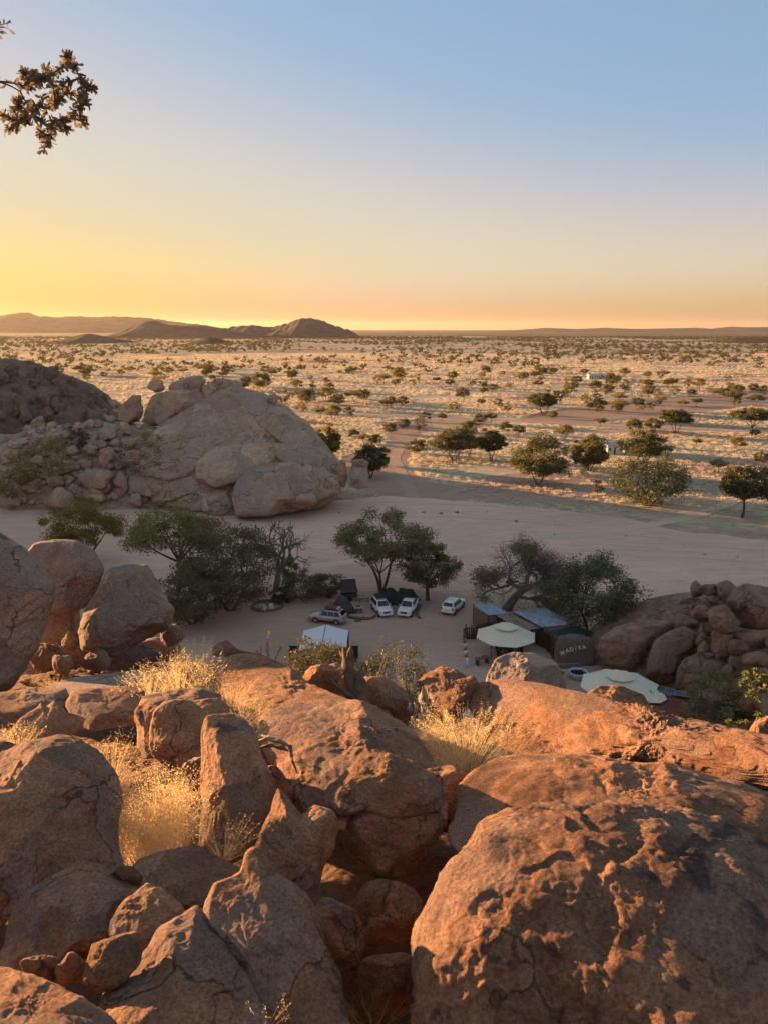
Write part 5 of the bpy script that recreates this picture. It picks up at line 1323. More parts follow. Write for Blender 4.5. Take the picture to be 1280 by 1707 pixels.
thin = inside(P, [(735, 815), (800, 795), (880, 790), (1000, 795), (1180, 770), (1290, 765), (1290, 800), (1150, 798), (1040, 830), (960, 840), (850, 838), (780, 832)])
ok &= ~(thin & (gg.rand(len(P)) < 0.6))
P = P[ok]; sc = sc[ok]
instancer('dry_grass', TV, P, gg.randint(0, 3, len(P)), sc, gg.uniform(0, 6.28, len(P)), 'dry golden grass covering the open plain', 'grass')
# ------------------------------------------------------------------ camp materials
M['car_white'] = plain_mat('car_white', (0.72, 0.72, 0.73), 0.30, 0.5, 0, 0.12, 1.2, 0.0, Coat_Weight=0.4)
M['car_silver'] = plain_mat('car_silver', (0.42, 0.40, 0.38), 0.33, 0.5, 0.5, 0.15, 1.2, 0.0, Coat_Weight=0.4)
M['glass_dark'] = plain_mat('glass_dark', (0.012, 0.014, 0.017), 0.08, 0.6, 0, 0.2, 1.0, 0.0)
M['tyre'] = plain_mat('tyre', (0.025, 0.023, 0.022), 0.85, 0.2)
M['rim'] = plain_mat('rim', (0.38, 0.38, 0.39), 0.4, 0.5, 0.7)
M['black_plastic'] = plain_mat('black_plastic', (0.03, 0.03, 0.032), 0.6, 0.3)
M['chrome'] = plain_mat('chrome', (0.5, 0.5, 0.5), 0.25, 0.5, 0.8)
M['lamp_glass'] = plain_mat('lamp_glass', (0.55, 0.56, 0.58), 0.15, 0.6)
M['red_lamp'] = plain_mat('red_lamp', (0.25, 0.015, 0.012), 0.25, 0.5)
M['red_bag'] = plain_mat('red_bag', (0.32, 0.045, 0.03), 0.75, 0.2)
M['canvas_white'] = plain_mat('canvas_white', (0.64, 0.63, 0.66), 0.85, 0.15, 0, 0.10, 0.8, 0.3)
M['canvas_cream'] = plain_mat('canvas_cream', (0.66, 0.60, 0.47), 0.85, 0.15, 0, 0.10, 0.8, 0.3)
M['canvas_green'] = plain_mat('canvas_green', (0.050, 0.058, 0.045), 0.9, 0.1, 0, 0.3, 1.0, 0.4)
M['canvas_grey'] = plain_mat('canvas_grey', (0.075, 0.072, 0.072), 0.9, 0.1, 0, 0.3, 1.0, 0.4)
M['mesh_dark'] = plain_mat('mesh_dark', (0.035, 0.03, 0.028), 0.9, 0.1, 0, 0.4, 4.0, 0.5)
M['wood'] = plain_mat('wood', (0.17, 0.115, 0.08), 0.85, 0.15, 0, 0.4, 3.0, 0.6)
M['wood_dark'] = plain_mat('wood_dark', (0.085, 0.058, 0.042), 0.9, 0.1, 0, 0.4, 3.0, 0.6)
M['deadwood'] = plain_mat('deadwood', (0.21, 0.135, 0.092), 0.9, 0.1, 0, 0.45, 9.0, 0.9)
M['bleached'] = plain_mat('bleached', (0.36, 0.30, 0.245), 0.9, 0.1, 0, 0.45, 12.0, 0.9)
M['steel'] = plain_mat('steel', (0.10, 0.10, 0.10), 0.6, 0.4, 0.3)
M['table_grey'] = plain_mat('table_grey', (0.40, 0.38, 0.37), 0.6, 0.3)
M['stone_wall'] = plain_mat('stone_wall', (0.22, 0.15, 0.115), 0.9, 0.15, 0, 0.4, 2.5, 0.8)
M['plaster'] = plain_mat('plaster', (0.60, 0.58, 0.56), 0.85, 0.15, 0, 0.2, 0.6, 0.2)
M['white_stone'] = plain_mat('white_stone', (0.62, 0.60, 0.57), 0.8, 0.2)
M['pool_blue'] = plain_mat('pool_blue', (0.42, 0.50, 0.62), 0.4, 0.4)
M['panel'] = plain_mat('panel', (0.045, 0.045, 0.055), 0.25, 0.5)
M['red_roof'] = plain_mat('red_roof', (0.17, 0.055, 0.04), 0.8, 0.2, 0, 0.3, 1.0, 0.3)
M['sign_rock'] = plain_mat('sign_rock', (0.145, 0.118, 0.105), 0.85, 0.2, 0, 0.35, 1.2, 0.7)
M['letter_white'] = plain_mat('letter_white', (0.66, 0.64, 0.60), 0.8, 0.2)
def tin(name, a, b, rust=0.55):
    t = NT(name); co = t.coord()
    n1 = t.noise(co, 0.8, 6, 0.65, 0.6); n2 = t.noise(t.scale(co, (6, 0.6, 1)), 1.0, 5)
    c = t.mix(t.ramp(n1, [(rust, 0.0), (rust + 0.12, 1.0)]), a, b)
    c = t.mix(1.0, c, t.ramp(n2, [(0.3, 0.7), (0.7, 1.2)]), 'MULTIPLY')
    return t.finish(c, 0.45, None, 0.4, 0.45)
M['tin_blue'] = tin('tin_blue', (0.30, 0.34, 0.40), (0.20, 0.17, 0.13))
M['tin_brown'] = tin('tin_brown', (0.27, 0.185, 0.135), (0.18, 0.11, 0.08), 0.5)

# ------------------------------------------------------------------ cars
def loft(stations, sect):
    """stations -> list of section point lists, skinned and capped"""
    S = [sect(*s) for s in stations]; n = len(S[0]); V = [p for s in S for p in s]; Fc = []
    for i in range(len(S) - 1):
        for j in range(n):
            k = (j + 1) % n
            Fc.append((i * n + j, i * n + k, (i + 1) * n + k, (i + 1) * n + j))
    Fc.append(list(range(n))[::-1]); Fc.append([(len(S) - 1) * n + j for j in range(n)])
    return V, Fc
def car(label, px0, px1, paint, kind='suv', rack=False, dark_top=False):
    """px0 = rear, px1 = front ground pixels"""
    a, b = on_z(*px0), on_z(*px1)
    c = (a + b) / 2; yaw = math.atan2(b[1] - a[1], b[0] - a[0])
    t = thing('parked_car', label, 'car', (float(c[0]), float(c[1]), 0.05), yaw, 'cars parked in the camp')
    hw = 0.93
    def sec(x, zb, zt, w, tk=0.9):
        m = zb + (zt - zb) * 0.55
        return [(x, -w * 0.92, zb), (x, -w, zb + 0.12), (x, -w, m), (x, -w * 0.97, zt - 0.07), (x, -w * tk, zt), (x, w * tk, zt), (x, w * 0.97, zt - 0.07), (x, w, m), (x, w, zb + 0.12), (x, w * 0.92, zb)]
    mb = MB(); pick = kind == 'pickup'
    st = [(2.40, 0.48, 0.84, 0.74), (2.34, 0.40, 0.98, 0.86), (2.0, 0.34, 1.06, 0.92), (1.3, 0.32, 1.12, hw), (0.85, 0.32, 1.16, hw), (-0.4, 0.32, 1.16, hw), (-1.6, 0.34, 1.18, hw), (-2.25, 0.40, 1.16, 0.91), (-2.38, 0.50, 1.02, 0.84)]
    mb.add(*loft(st, sec)); body = mb.build('body', M[paint], t, True, bevel=0)
    # cabin
    top = 1.80
    if pick: cs = [(0.98, 1.10, 1.14, 0.80), (0.25, 1.10, top - 0.04, 0.66), (-0.15, 1.10, top, 0.68), (-0.75, 1.10, top - 0.03, 0.66), (-0.98, 1.10, 1.16, 0.78)]
    else: cs = [(1.02, 1.10, 1.14, 0.80), (0.28, 1.10, top - 0.04, 0.66), (-0.4, 1.10, top + 0.02, 0.68), (-1.75, 1.10, top - 0.02, 0.66), (-2.18, 1.10, 1.24, 0.76)]
    def csec(x, zb, zt, w):
        return [(x, -0.90, zb), (x, -(w + 0.16) if zt > 1.3 else -0.88, zb + (zt - zb) * 0.4), (x, -w - 0.03, zt - 0.06), (x, -w * 0.85, zt), (x, w * 0.85, zt), (x, w + 0.03, zt - 0.06), (x, (w + 0.16) if zt > 1.3 else 0.88, zb + (zt - zb) * 0.4), (x, 0.90, zb)]
    MB().add(*loft(cs, csec)).build('cabin', M[paint], t, True)
    def quad(nm, P, mat, par=t, th=0.012):
        P = [Vector(p) for p in P]; n = (P[1] - P[0]).cross(P[2] - P[0]).normalized()
        V = [p - n * th for p in P] + [p + n * th for p in P]; k = len(P)
        return MB().add(V, [list(range(k)), list(range(k, 2 * k))] + [(i, (i + 1) % k, k + (i + 1) % k, k + i) for i in range(k)]).build(nm, M[mat], par)
    quad('windscreen', [(0.96, -0.74, 1.19), (0.96, 0.74, 1.19), (0.36, 0.62, 1.73), (0.36, -0.62, 1.73)], 'glass_dark')
    xr = -0.98 if pick else -2.17
    quad('rear_window', [(xr - 0.02, -0.66, 1.28), (xr - 0.02, 0.66, 1.28), (xr + 0.26 + (0 if pick else 0.12), 0.58, 1.70), (xr + 0.26 + (0 if pick else 0.12), -0.58, 1.70)], 'glass_dark')
    segs = [(0.72, 0.28, -0.08, -0.10), (-0.16, -0.16, -0.72, -0.82)] if pick else [(0.72, 0.26, -0.22, -0.22), (-0.30, -0.30, -1.05, -1.05), (-1.13, -1.13, -1.72, -1.92)]
    for s in (-1, 1):
        for (xf0, xf1, xb1, xb0) in segs:
            quad('side_window', [(xf0, s * 0.905, 1.20), (xf1, s * 0.735, 1.68), (xb1, s * 0.735, 1.68), (xb0, s * 0.905, 1.20)], 'glass_dark')
        MB().box((2.30, s * 0.66, 0.90), (0.16, 0.34, 0.15)).build('headlight', M['lamp_glass'], t, bevel=0.02)
        MB().box((-2.35, s * 0.78, 0.98), (0.10, 0.16, 0.34)).build('tail_light', M['red_lamp'], t, bevel=0.02)
        MB().box((0.62, s * 1.02, 1.22), (0.12, 0.20, 0.16)).build('mirror', M[paint], t, bevel=0.03)
        MB().box((-0.1, s * 0.955, 0.42), (2.0, 0.06, 0.10)).build('side_step', M['black_plastic'], t)
        for x in (1.42, -1.42):
            th = np.linspace(0, 2 * np.pi, 20, endpoint=False)
            w = MB(); rr = [(0.26, -0.12), (0.36, -0.12), (0.385, -0.07), (0.385, 0.07), (0.36, 0.12), (0.26, 0.12)]
            V = [(r * math.cos(q), y_, r * math.sin(q)) for r, y_ in rr for q in th]; k = len(th)
            w.add(V, [(i * k + j, i * k + (j + 1) % k, ((i + 1) % 6) * k + (j + 1) % k, ((i + 1) % 6) * k + j) for i in range(6) for j in range(k)])
            wh = w.build('wheel', M['tyre'], t, True, (x, s * 0.84, 0.385))
            rm = MB().prism([(0.27 * math.cos(q), 0.27 * math.sin(q)) for q in th], -0.09, 0.09, 'y')
            for q in range(6):
                a_ = q * math.pi / 3
                rm.box((0.15 * math.cos(a_), s * 0.10, 0.15 * math.sin(a_)), (0.22, 0.03, 0.05), Matrix.Rotation(-a_, 3, 'Y'))
            rm.build('rim', M['rim'], wh)
            # arch lip
            ar = MB(); A = [(0.46 * math.cos(q), 0.46 * math.sin(q)) for q in np.linspace(0.05, math.pi - 0.05, 12)] + [(0.40 * math.cos(q), 0.40 * math.sin(q)) for q in np.linspace(math.pi - 0.05, 0.05, 12)]
            ar.prism(A, s * 0.90, s * 0.95, 'y').build('wheel_arch', M['black_plastic'], t, loc=(x, 0, 0.385))
    MB().box((2.37, 0, 0.82), (0.10, 0.92, 0.26)).build('grille', M['black_plastic'], t, bevel=0.02)
    MB().box((2.42, 0, 0.83), (0.03, 0.80, 0.04)).build('grille_bar', M['chrome'], t)
    MB().box((2.36, 0, 0.50), (0.18, 1.60, 0.20)).build('bumper', M[paint], t, bevel=0.04)
    MB().box((2.455, 0, 0.50), (0.012, 0.46, 0.11)).build('number_plate', M['white_stone'], t)
    MB().box((-2.38, 0, 0.55), (0.16, 1.62, 0.22)).build('bumper', M['black_plastic' if pick else paint], t, bevel=0.04)
    MB().box((-2.40, 0, 0.86), (0.02, 0.46, 0.12)).build('number_plate', M['white_stone'], t)
    if pick:
        bd = MB().box((-1.66, 0, 1.19), (1.30, 1.56, 0.03)); bd.build('load_bed', M['black_plastic'], t)
        for s in (-1, 1): MB().box((-1.68, s * 0.86, 1.20), (1.34, 0.10, 0.10)).build('bed_rail', M[paint], t, bevel=0.02)
        MB().box((-2.33, 0, 1.10), (0.08, 1.70, 0.28)).build('tailgate', M[paint], t, bevel=0.02)
    if rack:
        rk = MB()
        for s in (-1, 1): rk.box((-0.75, s * 0.62, 1.90), (1.9, 0.04, 0.05))
        for x in np.linspace(0.15, -1.65, 7): rk.box((x, 0, 1.895), (0.05, 1.22, 0.03))
        for x in (0.1, -1.6):
            for s in (-1, 1): rk.box((x, s * 0.60, 1.84), (0.05, 0.05, 0.12))
        rk.build('roof_rack', M['black_plastic'], t)
    return t
silver = car('silver off-road car with a loaded roof rack parked beside the canvas tent', (573, 1040), (522, 1034), 'car_silver', 'suv', True)
wa = car('white off-road car with bags on its roof parked before the green tents', (627, 1011), (645, 1032), 'car_white', 'suv', True)
car('white pickup truck parked beside the white off-road car', (688, 1010), (671, 1034), 'car_white', 'pickup')
car('white off-road car parked alone near the stacked stone wall, tail towards the yard', (746, 1026), (764, 1010), 'car_white', 'suv')
def on_car(c, x, y, z): return Matrix.Translation(c.location) @ Matrix.Rotation(c.rotation_euler.z, 4, 'Z') @ Vector((x, y, z))
def bag(c, x, y, size, mat, label):
    p = on_car(c, x, y, 1.912)
    b = MB().box((0, 0, size[2] / 2), size)
    b.box((0, 0, size[2] + 0.01), (size[0] * 0.8, 0.05, 0.03)); b.box((size[0] * 0.25, 0, size[2] * 0.5), (0.04, size[1] * 1.03, size[2] * 1.03))
    o = b.build('luggage_bag', M[mat], None, False, p, (0, 0, c.rotation_euler.z)); return tag(o, label, 'bag')
bag(silver, -0.75, 0.1, (1.0, 0.8, 0.26), 'red_bag', 'red luggage bag strapped on the silver car roof')
bag(silver, 0.0, 0.05, (0.45, 0.9, 0.2), 'canvas_grey', 'grey bundle ahead of the red luggage bag on the silver car')
bag(silver, -1.45, 0.0, (0.35, 0.9, 0.18), 'table_grey', 'pale box behind the red luggage bag on the silver car')
bag(wa, -0.9, 0.0, (1.3, 1.0, 0.28), 'canvas_green', 'green bundle on the roof of the white off-road car')

# ------------------------------------------------------------------ tents
def solid(P, Fc, th=0.03):
    """thin shell from a surface: duplicates along z"""
    n = len(P); V = [tuple(p) for p in P] + [(p[0], p[1], p[2] - th) for p in P]
    ed = {}
    for f in Fc:
        for a, b in zip(f, list(f[1:]) + [f[0]]): ed[(a, b)] = 1
    rim = [(a, b) for a, b in ed if (b, a) not in ed]
    return V, [list(f) for f in Fc] + [[n + i for i in f][::-1] for f in Fc] + [(b, a, n + a, n + b) for a, b in rim]
c = on_z(541, 1062, 2.4)
tt = thing('canvas_tent', 'pale canvas gable tent with dark mesh sides in the camp yard', 'tent', (float(c[0]), float(c[1]) - 0.5, 0.05), 0.0)
roof = MB()
for s in (-1, 1):
    ys_ = np.linspace(-2.9, 2.9, 7); xs_ = np.linspace(0, 2.65, 6)
    P = [(s * x, y, 2.95 - 0.75 * x / 2.65 - 0.08 * math.sin(x / 2.65 * math.pi) - 0.03 * math.sin((y + 2.9) / 5.8 * math.pi * 3) ** 2) for y in ys_ for x in xs_]
    Fc = [(i * 6 + j, i * 6 + j + 1, (i + 1) * 6 + j + 1, (i + 1) * 6 + j) for i in range(6) for j in range(5)]
    V, Fc = solid(P, Fc); roof.add(V, Fc)
roof.build('canvas_roof', M['canvas_white'], tt, False)
MB().tube([(0, -2.95, 2.97), (0, 2.95, 2.97)], 0.035, 6).build('ridge_pole', M['steel'], tt)
for x in (-2.6, 2.6):
    for y in (-2.8, 2.8): MB().tube([(x, y, -0.05), (x, y, 2.2)], 0.03, 6).build('pole', M['steel'], tt)
for y in (-2.85, 2.85): MB().tube([(0, y, -0.05), (0, y, 2.95)], 0.03, 6).build('pole', M['steel'], tt)
for s in (-1, 1):
    w = MB(); n = 14
    for i in range(n):
        y = -2.8 + 5.6 * (i + 0.5) / n
        w.box((s * (2.66 + 0.03 * (i % 2)), y, 1.05), (0.05, 5.6 / n + 0.02, 2.15))
    w.build('mesh_wall', M['mesh_dark'], tt)
    MB().box((s * 3.3, -1.0, 0.95), (1.2, 0.06, 1.9)).build('wind_screen', M['mesh_dark'], tt)
    MB().tube([(s * 3.9, -1.0, -0.05), (s * 3.9, -1.0, 2.0)], 0.03, 6).build('pole', M['wood_dark'], tt)
def dome_tent(label, px, py, w, l, h, mat, rz, ridge=0.35):
    p = on_z(px, py, 0)
    t = thing('tent', label, 'tent', (float(p[0]), float(p[1]), 0.03), rz)
    ny, nx = 9, 13; P = []
    for i in range(ny):
        v = i / (ny - 1) * 2 - 1
        for j in range(nx):
            u = j / (nx - 1) * 2 - 1
            hh = h * (1 - abs(u) ** 1.7) * (1 - max(0, abs(v) - ridge) / (1 - ridge) * 0.85) * (1 - 0.05 * math.cos(v * 9))
            P.append((u * w / 2 * (1 - 0.08 * abs(v)), v * l / 2, max(0.0, hh)))
    Fc = [(i * nx + j, i * nx + j + 1, (i + 1) * nx + j + 1, (i + 1) * nx + j) for i in range(ny - 1) for j in range(nx - 1)]
    V, Fc = solid(P, Fc, 0.02); MB().add(V, Fc).build('canvas', M[mat], t, True)
    # end wall with door, poles over the canvas
    E = [(u * w / 2 * 0.93, -l / 2 * 1.0, max(0, h * (1 - abs(u) ** 1.7) * 0.15)) for u in np.linspace(-1, 1, nx)]
    MB().box((0, -l / 2 * 0.55, h * 0.36), (w * 0.34, 0.04, h * 0.66)).build('door_flap', M['canvas_grey'], t)
    for v in (-0.5, 0.0, 0.5):
        pts = [(u * w / 2 * 0.97, v * l / 2, max(0.0, h * (1 - abs(u) ** 1.7) * (1 - max(0, abs(v) - ridge) / (1 - ridge) * 0.85)) + 0.03) for u in np.linspace(-1, 1, 11)]
        MB().tube(pts, 0.018, 5).build('tent_pole', M['steel'], t)
    return t
dome_tent('small dark grey tent pitched behind the silver car', 571, 1020, 3.4, 3.0, 2.2, 'canvas_grey', 0.5)
dome_tent('dark green dome tent behind the white off-road car', 651, 1003, 3.4, 3.4, 1.9, 'canvas_green', 0.2)
dome_tent('long dark green tent behind the white pickup truck', 676, 1004, 4.0, 3.4, 1.95, 'canvas_green', 1.2, 0.6)
# camp trailer with a roof tent
p = on_z(582, 1000, 0); tt = thing('camp_trailer', 'wooden camp trailer carrying a raised dark roof tent', 'trailer', (float(p[0]), float(p[1]), 0.04), 0.15)
MB().box((0, 0, 0.85), (2.2, 1.6, 0.5)).build('box_body', M['wood_dark'], tt, bevel=0.03)
MB().box((0, -0.1, 1.45), (2.4, 1.9, 0.08)).build('deck', M['wood'], tt)
P = [(-1.1, -0.8, 1.5), (1.1, -0.8, 1.5), (1.1, 0.9, 1.5), (-1.1, 0.9, 1.5), (-0.9, 0.1, 3.0), (0.9, 0.1, 3.0), (-1.0, 0.8, 2.7), (1.0, 0.8, 2.7)]
MB().add(P, [(0, 1, 5, 4), (4, 5, 7, 6), (3, 6, 7, 2), (0, 4, 6, 3), (1, 2, 7, 5), (0, 3, 2, 1)]).build('roof_tent', M['canvas_grey'], tt)
for s in (-1, 1):
    th = np.linspace(0, 2 * np.pi, 16, endpoint=False)
    MB().prism([(0.36 * math.cos(q), 0.36 * math.sin(q)) for q in th], s * 0.72, s * 0.92, 'y').build('wheel', M['tyre'], tt, loc=(0, 0, 0.36))
    for x in (-1.0, 1.0): MB().box((x, s * 0.7, 0.3), (0.08, 0.08, 0.64)).build('leg', M['wood_dark'], tt)
MB().tube([(1.1, 0, 0.6), (2.2, 0, 0.5)], 0.05, 6).build('tow_bar', M['steel'], tt)
def rail(name, pts, r, n=6): return MB().tube(pts, r, n)
for k, (px, py, lb) in enumerate([(607, 1004, 'wooden bench beside the camp trailer'), (558, 1010, 'wooden bench under the scrub beside the small grey tent')]):
    p = on_z(px, py, 0); b = thing('bench', lb, 'bench', (float(p[0]), float(p[1]), 0.04), 0.2)
    for q in range(3): MB().box((0, -0.14 + 0.14 * q, 0.45), (1.5, 0.12, 0.04)).build('slat', M['wood'], b)
    for x in (-0.6, 0.6): MB().box((x, 0, 0.215), (0.08, 0.36, 0.43)).build('leg', M['wood_dark'], b)
p = on_z(597, 1022, 0); tb = thing('camp_table', 'grey camp table standing behind the fallen log', 'table', (float(p[0]), float(p[1]), 0.04), 0.15)
MB().box((0, 0, 0.78), (1.1, 0.9, 0.05)).build('table_top', M['table_grey'], tb, bevel=0.01)
MB().box((0, 0.1, 0.90), (0.6, 0.35, 0.18)).build('wash_basin', M['steel'], tb, bevel=0.03)
MB().box((0, 0, 0.4), (1.0, 0.8, 0.04)).build('lower_shelf', M['steel'], tb)
for x in (-0.5, 0.5):
    for y in (-0.4, 0.4): MB().box((x, y, 0.38), (0.05, 0.05, 0.76)).build('leg', M['steel'], tb)
# logs
def log(label, pts_px, r, z=0.0, mat='deadwood'):
    P = np.array([on_z(a, b, 0) for a, b in pts_px]); c = P.mean(0)
    Q = P - c; Q[:, 2] = r * 0.8
    rr = np.linspace(r, r * 0.55, len(Q))
    g = MB().tube(Q, rr, 8)
    m = len(Q) // 2
    g.tube([Q[m], Q[m] + np.array([0.15, -0.1, 0.55])], [r * 0.4, r * 0.15], 5)
    o = g.build('fallen_log', M[mat], None, True, (float(c[0]), float(c[1]), 0.04)); return tag(o, label, 'log')
log('long bleached log lying between the silver car and the white off-road car', [(578, 1030), (592, 1032), (606, 1034), (618, 1033), (626, 1029)], 0.24)
log('forked log lying beside the white pickup truck', [(700, 1012), (697, 1020), (694, 1026), (700, 1033)], 0.22)
log('short log end beside the silver car', [(592, 1036), (597, 1037), (602, 1036)], 0.14)
# fire pit with two white chairs
p = on_z(446, 1012, 0); fp = thing('fire_pit', 'round stone-ringed fire pit with a pale ash bed under the bare tree', 'fire pit', (float(p[0]), float(p[1]), 0.04))
for k in range(26):
    a = k * 2 * math.pi / 26; rs_ = random.Random(k)
    MB().box((2.0 * math.cos(a), 2.0 * math.sin(a), 0.17), (0.36, 0.46 + rs_.uniform(-0.04, 0.04), 0.40 + rs_.uniform(-0.05, 0.05)), rz=a).build('stone', M['stone_wall'], fp, bevel=0.05)
th = np.linspace(0, 2 * np.pi, 24, endpoint=False)
MB().prism([(1.0 * math.cos(q) - 0.1, 0.9 * math.sin(q)) for q in th], -0.02, 0.14, 'z').build('ash_bed', M['table_grey'], fp)
MB().prism([(0.22 * math.cos(q) - 0.1, 0.22 * math.sin(q)) for q in th], 0.1, 0.5, 'z').build('kettle', M['steel'], fp)
def chair(label, px, py, rz):
    p = on_z(px, py, 0); t = thing('chair', label, 'chair', (float(p[0]), float(p[1]), 0.045), rz)
    MB().box((0, 0, 0.43), (0.5, 0.5, 0.05)).build('seat', M['white_stone'], t, bevel=0.01)
    MB().box((0, 0.24, 0.72), (0.5, 0.05, 0.55)).build('backrest', M['white_stone'], t, bevel=0.02)
    for x in (-0.22, 0.22):
        for y in (-0.22, 0.22): MB().box((x, y, 0.21), (0.05, 0.05, 0.42)).build('leg', M['white_stone'], t)
        MB().box((x * 1.1, 0, 0.62), (0.05, 0.5, 0.04)).build('armrest', M['white_stone'], t)
chair('white chair in the fire pit ring, turned towards the scrub', 453, 1019, 0.3)
chair('white chair in the fire pit ring beside the ash bed', 441, 1021, -0.4)
p = on_z(480, 1000, 0); b = thing('stone_bench', 'low stone bench under the bare tree beside the fire pit', 'bench', (float(p[0]), float(p[1]), 0.04), -0.9)
MB().box((0, 0, 0.5), (2.4, 0.7, 0.14)).build('seat', M['stone_wall'], b, bevel=0.03)
for x in (-0.9, 0, 0.9): MB().box((x, 0, 0.22), (0.4, 0.6, 0.46)).build('leg', M['stone_wall'], b, bevel=0.03)

# ------------------------------------------------------------------ restaurant
def parasol(label, px, py, rad, z, mat='canvas_cream', vent=0.38, posts=4, rot=0.2, name='parasol', drop=1.05):
    p = on_z(px, py, z)
    t = thing(name, label, 'parasol', (float(p[0]), float(p[1]), 0.05), rot)
    def cone(r0, r1, z0, z1, nm, par):
        m = MB(); n = 8; V = []; Fc = []
        rings = 6
        for i in range(rings + 1):
            f = i / rings
            for j in range(n * 3):
                a = j * 2 * math.pi / (n * 3); q = j % 3
                k = 1.0 if q == 0 else (math.cos(math.pi / n) / math.cos(abs((q if q == 1 else 2) * 2 * math.pi / (n * 3) - math.pi / n)))
                rr = r0 + (r1 - r0) * f
                sag = 0.0 if q == 0 else -0.05 * rad * 0.2 * f
                V.append((rr * k * math.cos(a), rr * k * math.sin(a), z0 + (z1 - z0) * f + sag))
        N = n * 3
        Fc = [(i * N + j, i * N + (j + 1) % N, (i + 1) * N + (j + 1) % N, (i + 1) * N + j) for i in range(rings) for j in range(N)]
        V2, F2 = solid(V, Fc, 0.02)
        return m.add(V2, F2).build(nm, M[mat], par)
    top = z + drop * 0.5; low = z - drop * 0.5
    c = cone(rad * vent * 0.75, rad, top - 0.1, low, 'canopy', t)
    if vent: cone(0.03, rad * vent, top + 0.55, top + 0.06, 'vent_cap', t)
    for j in range(8):
        a = j * math.pi / 4
        MB().tube([(0.05 * math.cos(a), 0.05 * math.sin(a), top - 0.12), (rad * 0.99 * math.cos(a), rad * 0.99 * math.sin(a), low - 0.06)], 0.025, 5).build('rib', M['wood_dark'], t)
    if posts == 1: MB().tube([(0, 0, -0.05), (0, 0, top + 0.1)], 0.05, 8).build('pole', M['steel'], t)
    else:
        for j in range(posts):
            a = j * 2 * math.pi / posts + 0.4
            q = rad * 0.62; zz = top - (top - low) * 0.62 - 0.1
            MB().tube([(q * math.cos(a), q * math.sin(a), -0.05), (q * math.cos(a), q * math.sin(a), zz)], 0.05, 8).build('pole', M['steel'], t)
        MB().tube([(0, 0, -0.05), (0, 0, top + 0.1)], 0.05, 8).build('pole', M['steel'], t)
    return t
parasol('large cream octagonal parasol shading the terrace below the tin roofs', 843, 1053, 3.55, 3.0)
parasol('biggest cream octagonal parasol with a broad vent cap near the solar panels', 1033, 1136, 3.95, 3.0, rot=0.05, vent=0.36)
parasol('small cream octagonal parasol beside the solar panels', 1084, 1157, 1.55, 2.6, vent=0, posts=1, rot=0.3, drop=0.5)
def wpt(px, py, z):
    p = on_z(px, py, z); return Vector((float(p[0]), float(p[1]), z))
def tin_roof(t, corners, mat, n=16, nm='roof_sheet', sheets=4):
    """corners a,b (upper edge), c,d (lower edge): corrugated sheets laid side by side"""
    a, b, c, d = corners
    for s in range(sheets):
        m = MB(); P = []; k = 13
        for i in range(k):
            f = (s + i / (k - 1)) / sheets * 0.998
            up = 0.025 * math.cos(i * math.pi) + 0.006 * s
            P.append(a.lerp(b, f) + Vector((0, 0, up))); P.append(d.lerp(c, f) + Vector((0, 0, up)))
        Fc = [(2 * i, 2 * i + 2, 2 * i + 3, 2 * i + 1) for i in range(k - 1)]
        V, F2 = solid([p - Vector(t.location) for p in P], Fc, 0.015)
        m.add(V, F2).build(nm, M[mat], t)
def hut(label, corners, mat, wall=None, sheets=4, cat='building', name='bar_building', posts=True):
    c = sum(corners, Vector()) / 4
    t = thing(name, label, cat, (c.x, c.y, 0.04))
    tin_roof(t, corners, mat, sheets=sheets)
    for q in corners:
        p = c + (q - c) * 0.93
        MB().tube([(p.x - c.x, p.y - c.y, -0.05), (p.x - c.x, p.y - c.y, q.z - 0.05)], 0.07, 6).build('post', M['wood_dark'], t)
    for q, r in ((corners[0], corners[1]), (corners[3], corners[2])):
        A, B = c + (q - c) * 0.95, c + (r - c) * 0.95
        MB().tube([(A.x - c.x, A.y - c.y, q.z - 0.10), (B.x - c.x, B.y - c.y, r.z - 0.10)], 0.06, 6).build('beam', M['wood_dark'], t)
    if wall:
        for q, r in wall:
            A, B = c + (corners[q] - c) * 0.88, c + (corners[r] - c) * 0.88
            d = B - A; L = math.hypot(d.x, d.y); a = math.atan2(d.y, d.x); rows = 9; hgt = min(corners[q].z, corners[r].z) - 0.25
            rr = random.Random(q * 7 + r)
            for i in range(rows):
                x = -L / 2
                while x < L / 2 - 0.1:
                    w = rr.uniform(0.3, 0.6); w = min(w, L / 2 - x)
                    MB().box(((A.x + B.x) / 2 - c.x + math.cos(a) * (x + w / 2), (A.y + B.y) / 2 - c.y + math.sin(a) * (x + w / 2), (i + 0.5) * hgt / rows), (w - 0.02, 0.30 + rr.uniform(-0.05, 0.06), hgt / rows - 0.02), rz=a).build('brick', M['stone_wall'], t)
                    x += w
    return t
hut('narrow hut with a blue-grey tin roof and stacked stone walls', [wpt(787, 1006, 3.0), wpt(822, 1007, 3.0), wpt(847, 1023, 2.7), wpt(814, 1026, 2.7)], 'tin_blue', [(0, 3), (3, 2)], 3)
hut('low middle hut with a rusty brown tin roof', [wpt(826, 1026, 2.7), wpt(858, 1020, 2.7), wpt(904, 1047, 2.4), wpt(868, 1052, 2.4)], 'tin_brown', None, 4)
hut('long bar roofed in blue-grey tin with mossy stains', [wpt(853, 1019, 3.1), wpt(906, 1013, 3.1), wpt(958, 1040, 2.7), wpt(903, 1046, 2.7)], 'tin_blue', None, 6)
t = hut('dark green shade-cloth shelter behind the lettered rock', [wpt(911, 1054, 2.6), wpt(958, 1043, 2.6), wpt(988, 1054, 2.4), wpt(931, 1061, 2.4)], 'canvas_green', None, 1, 'shelter', 'shade_shelter')
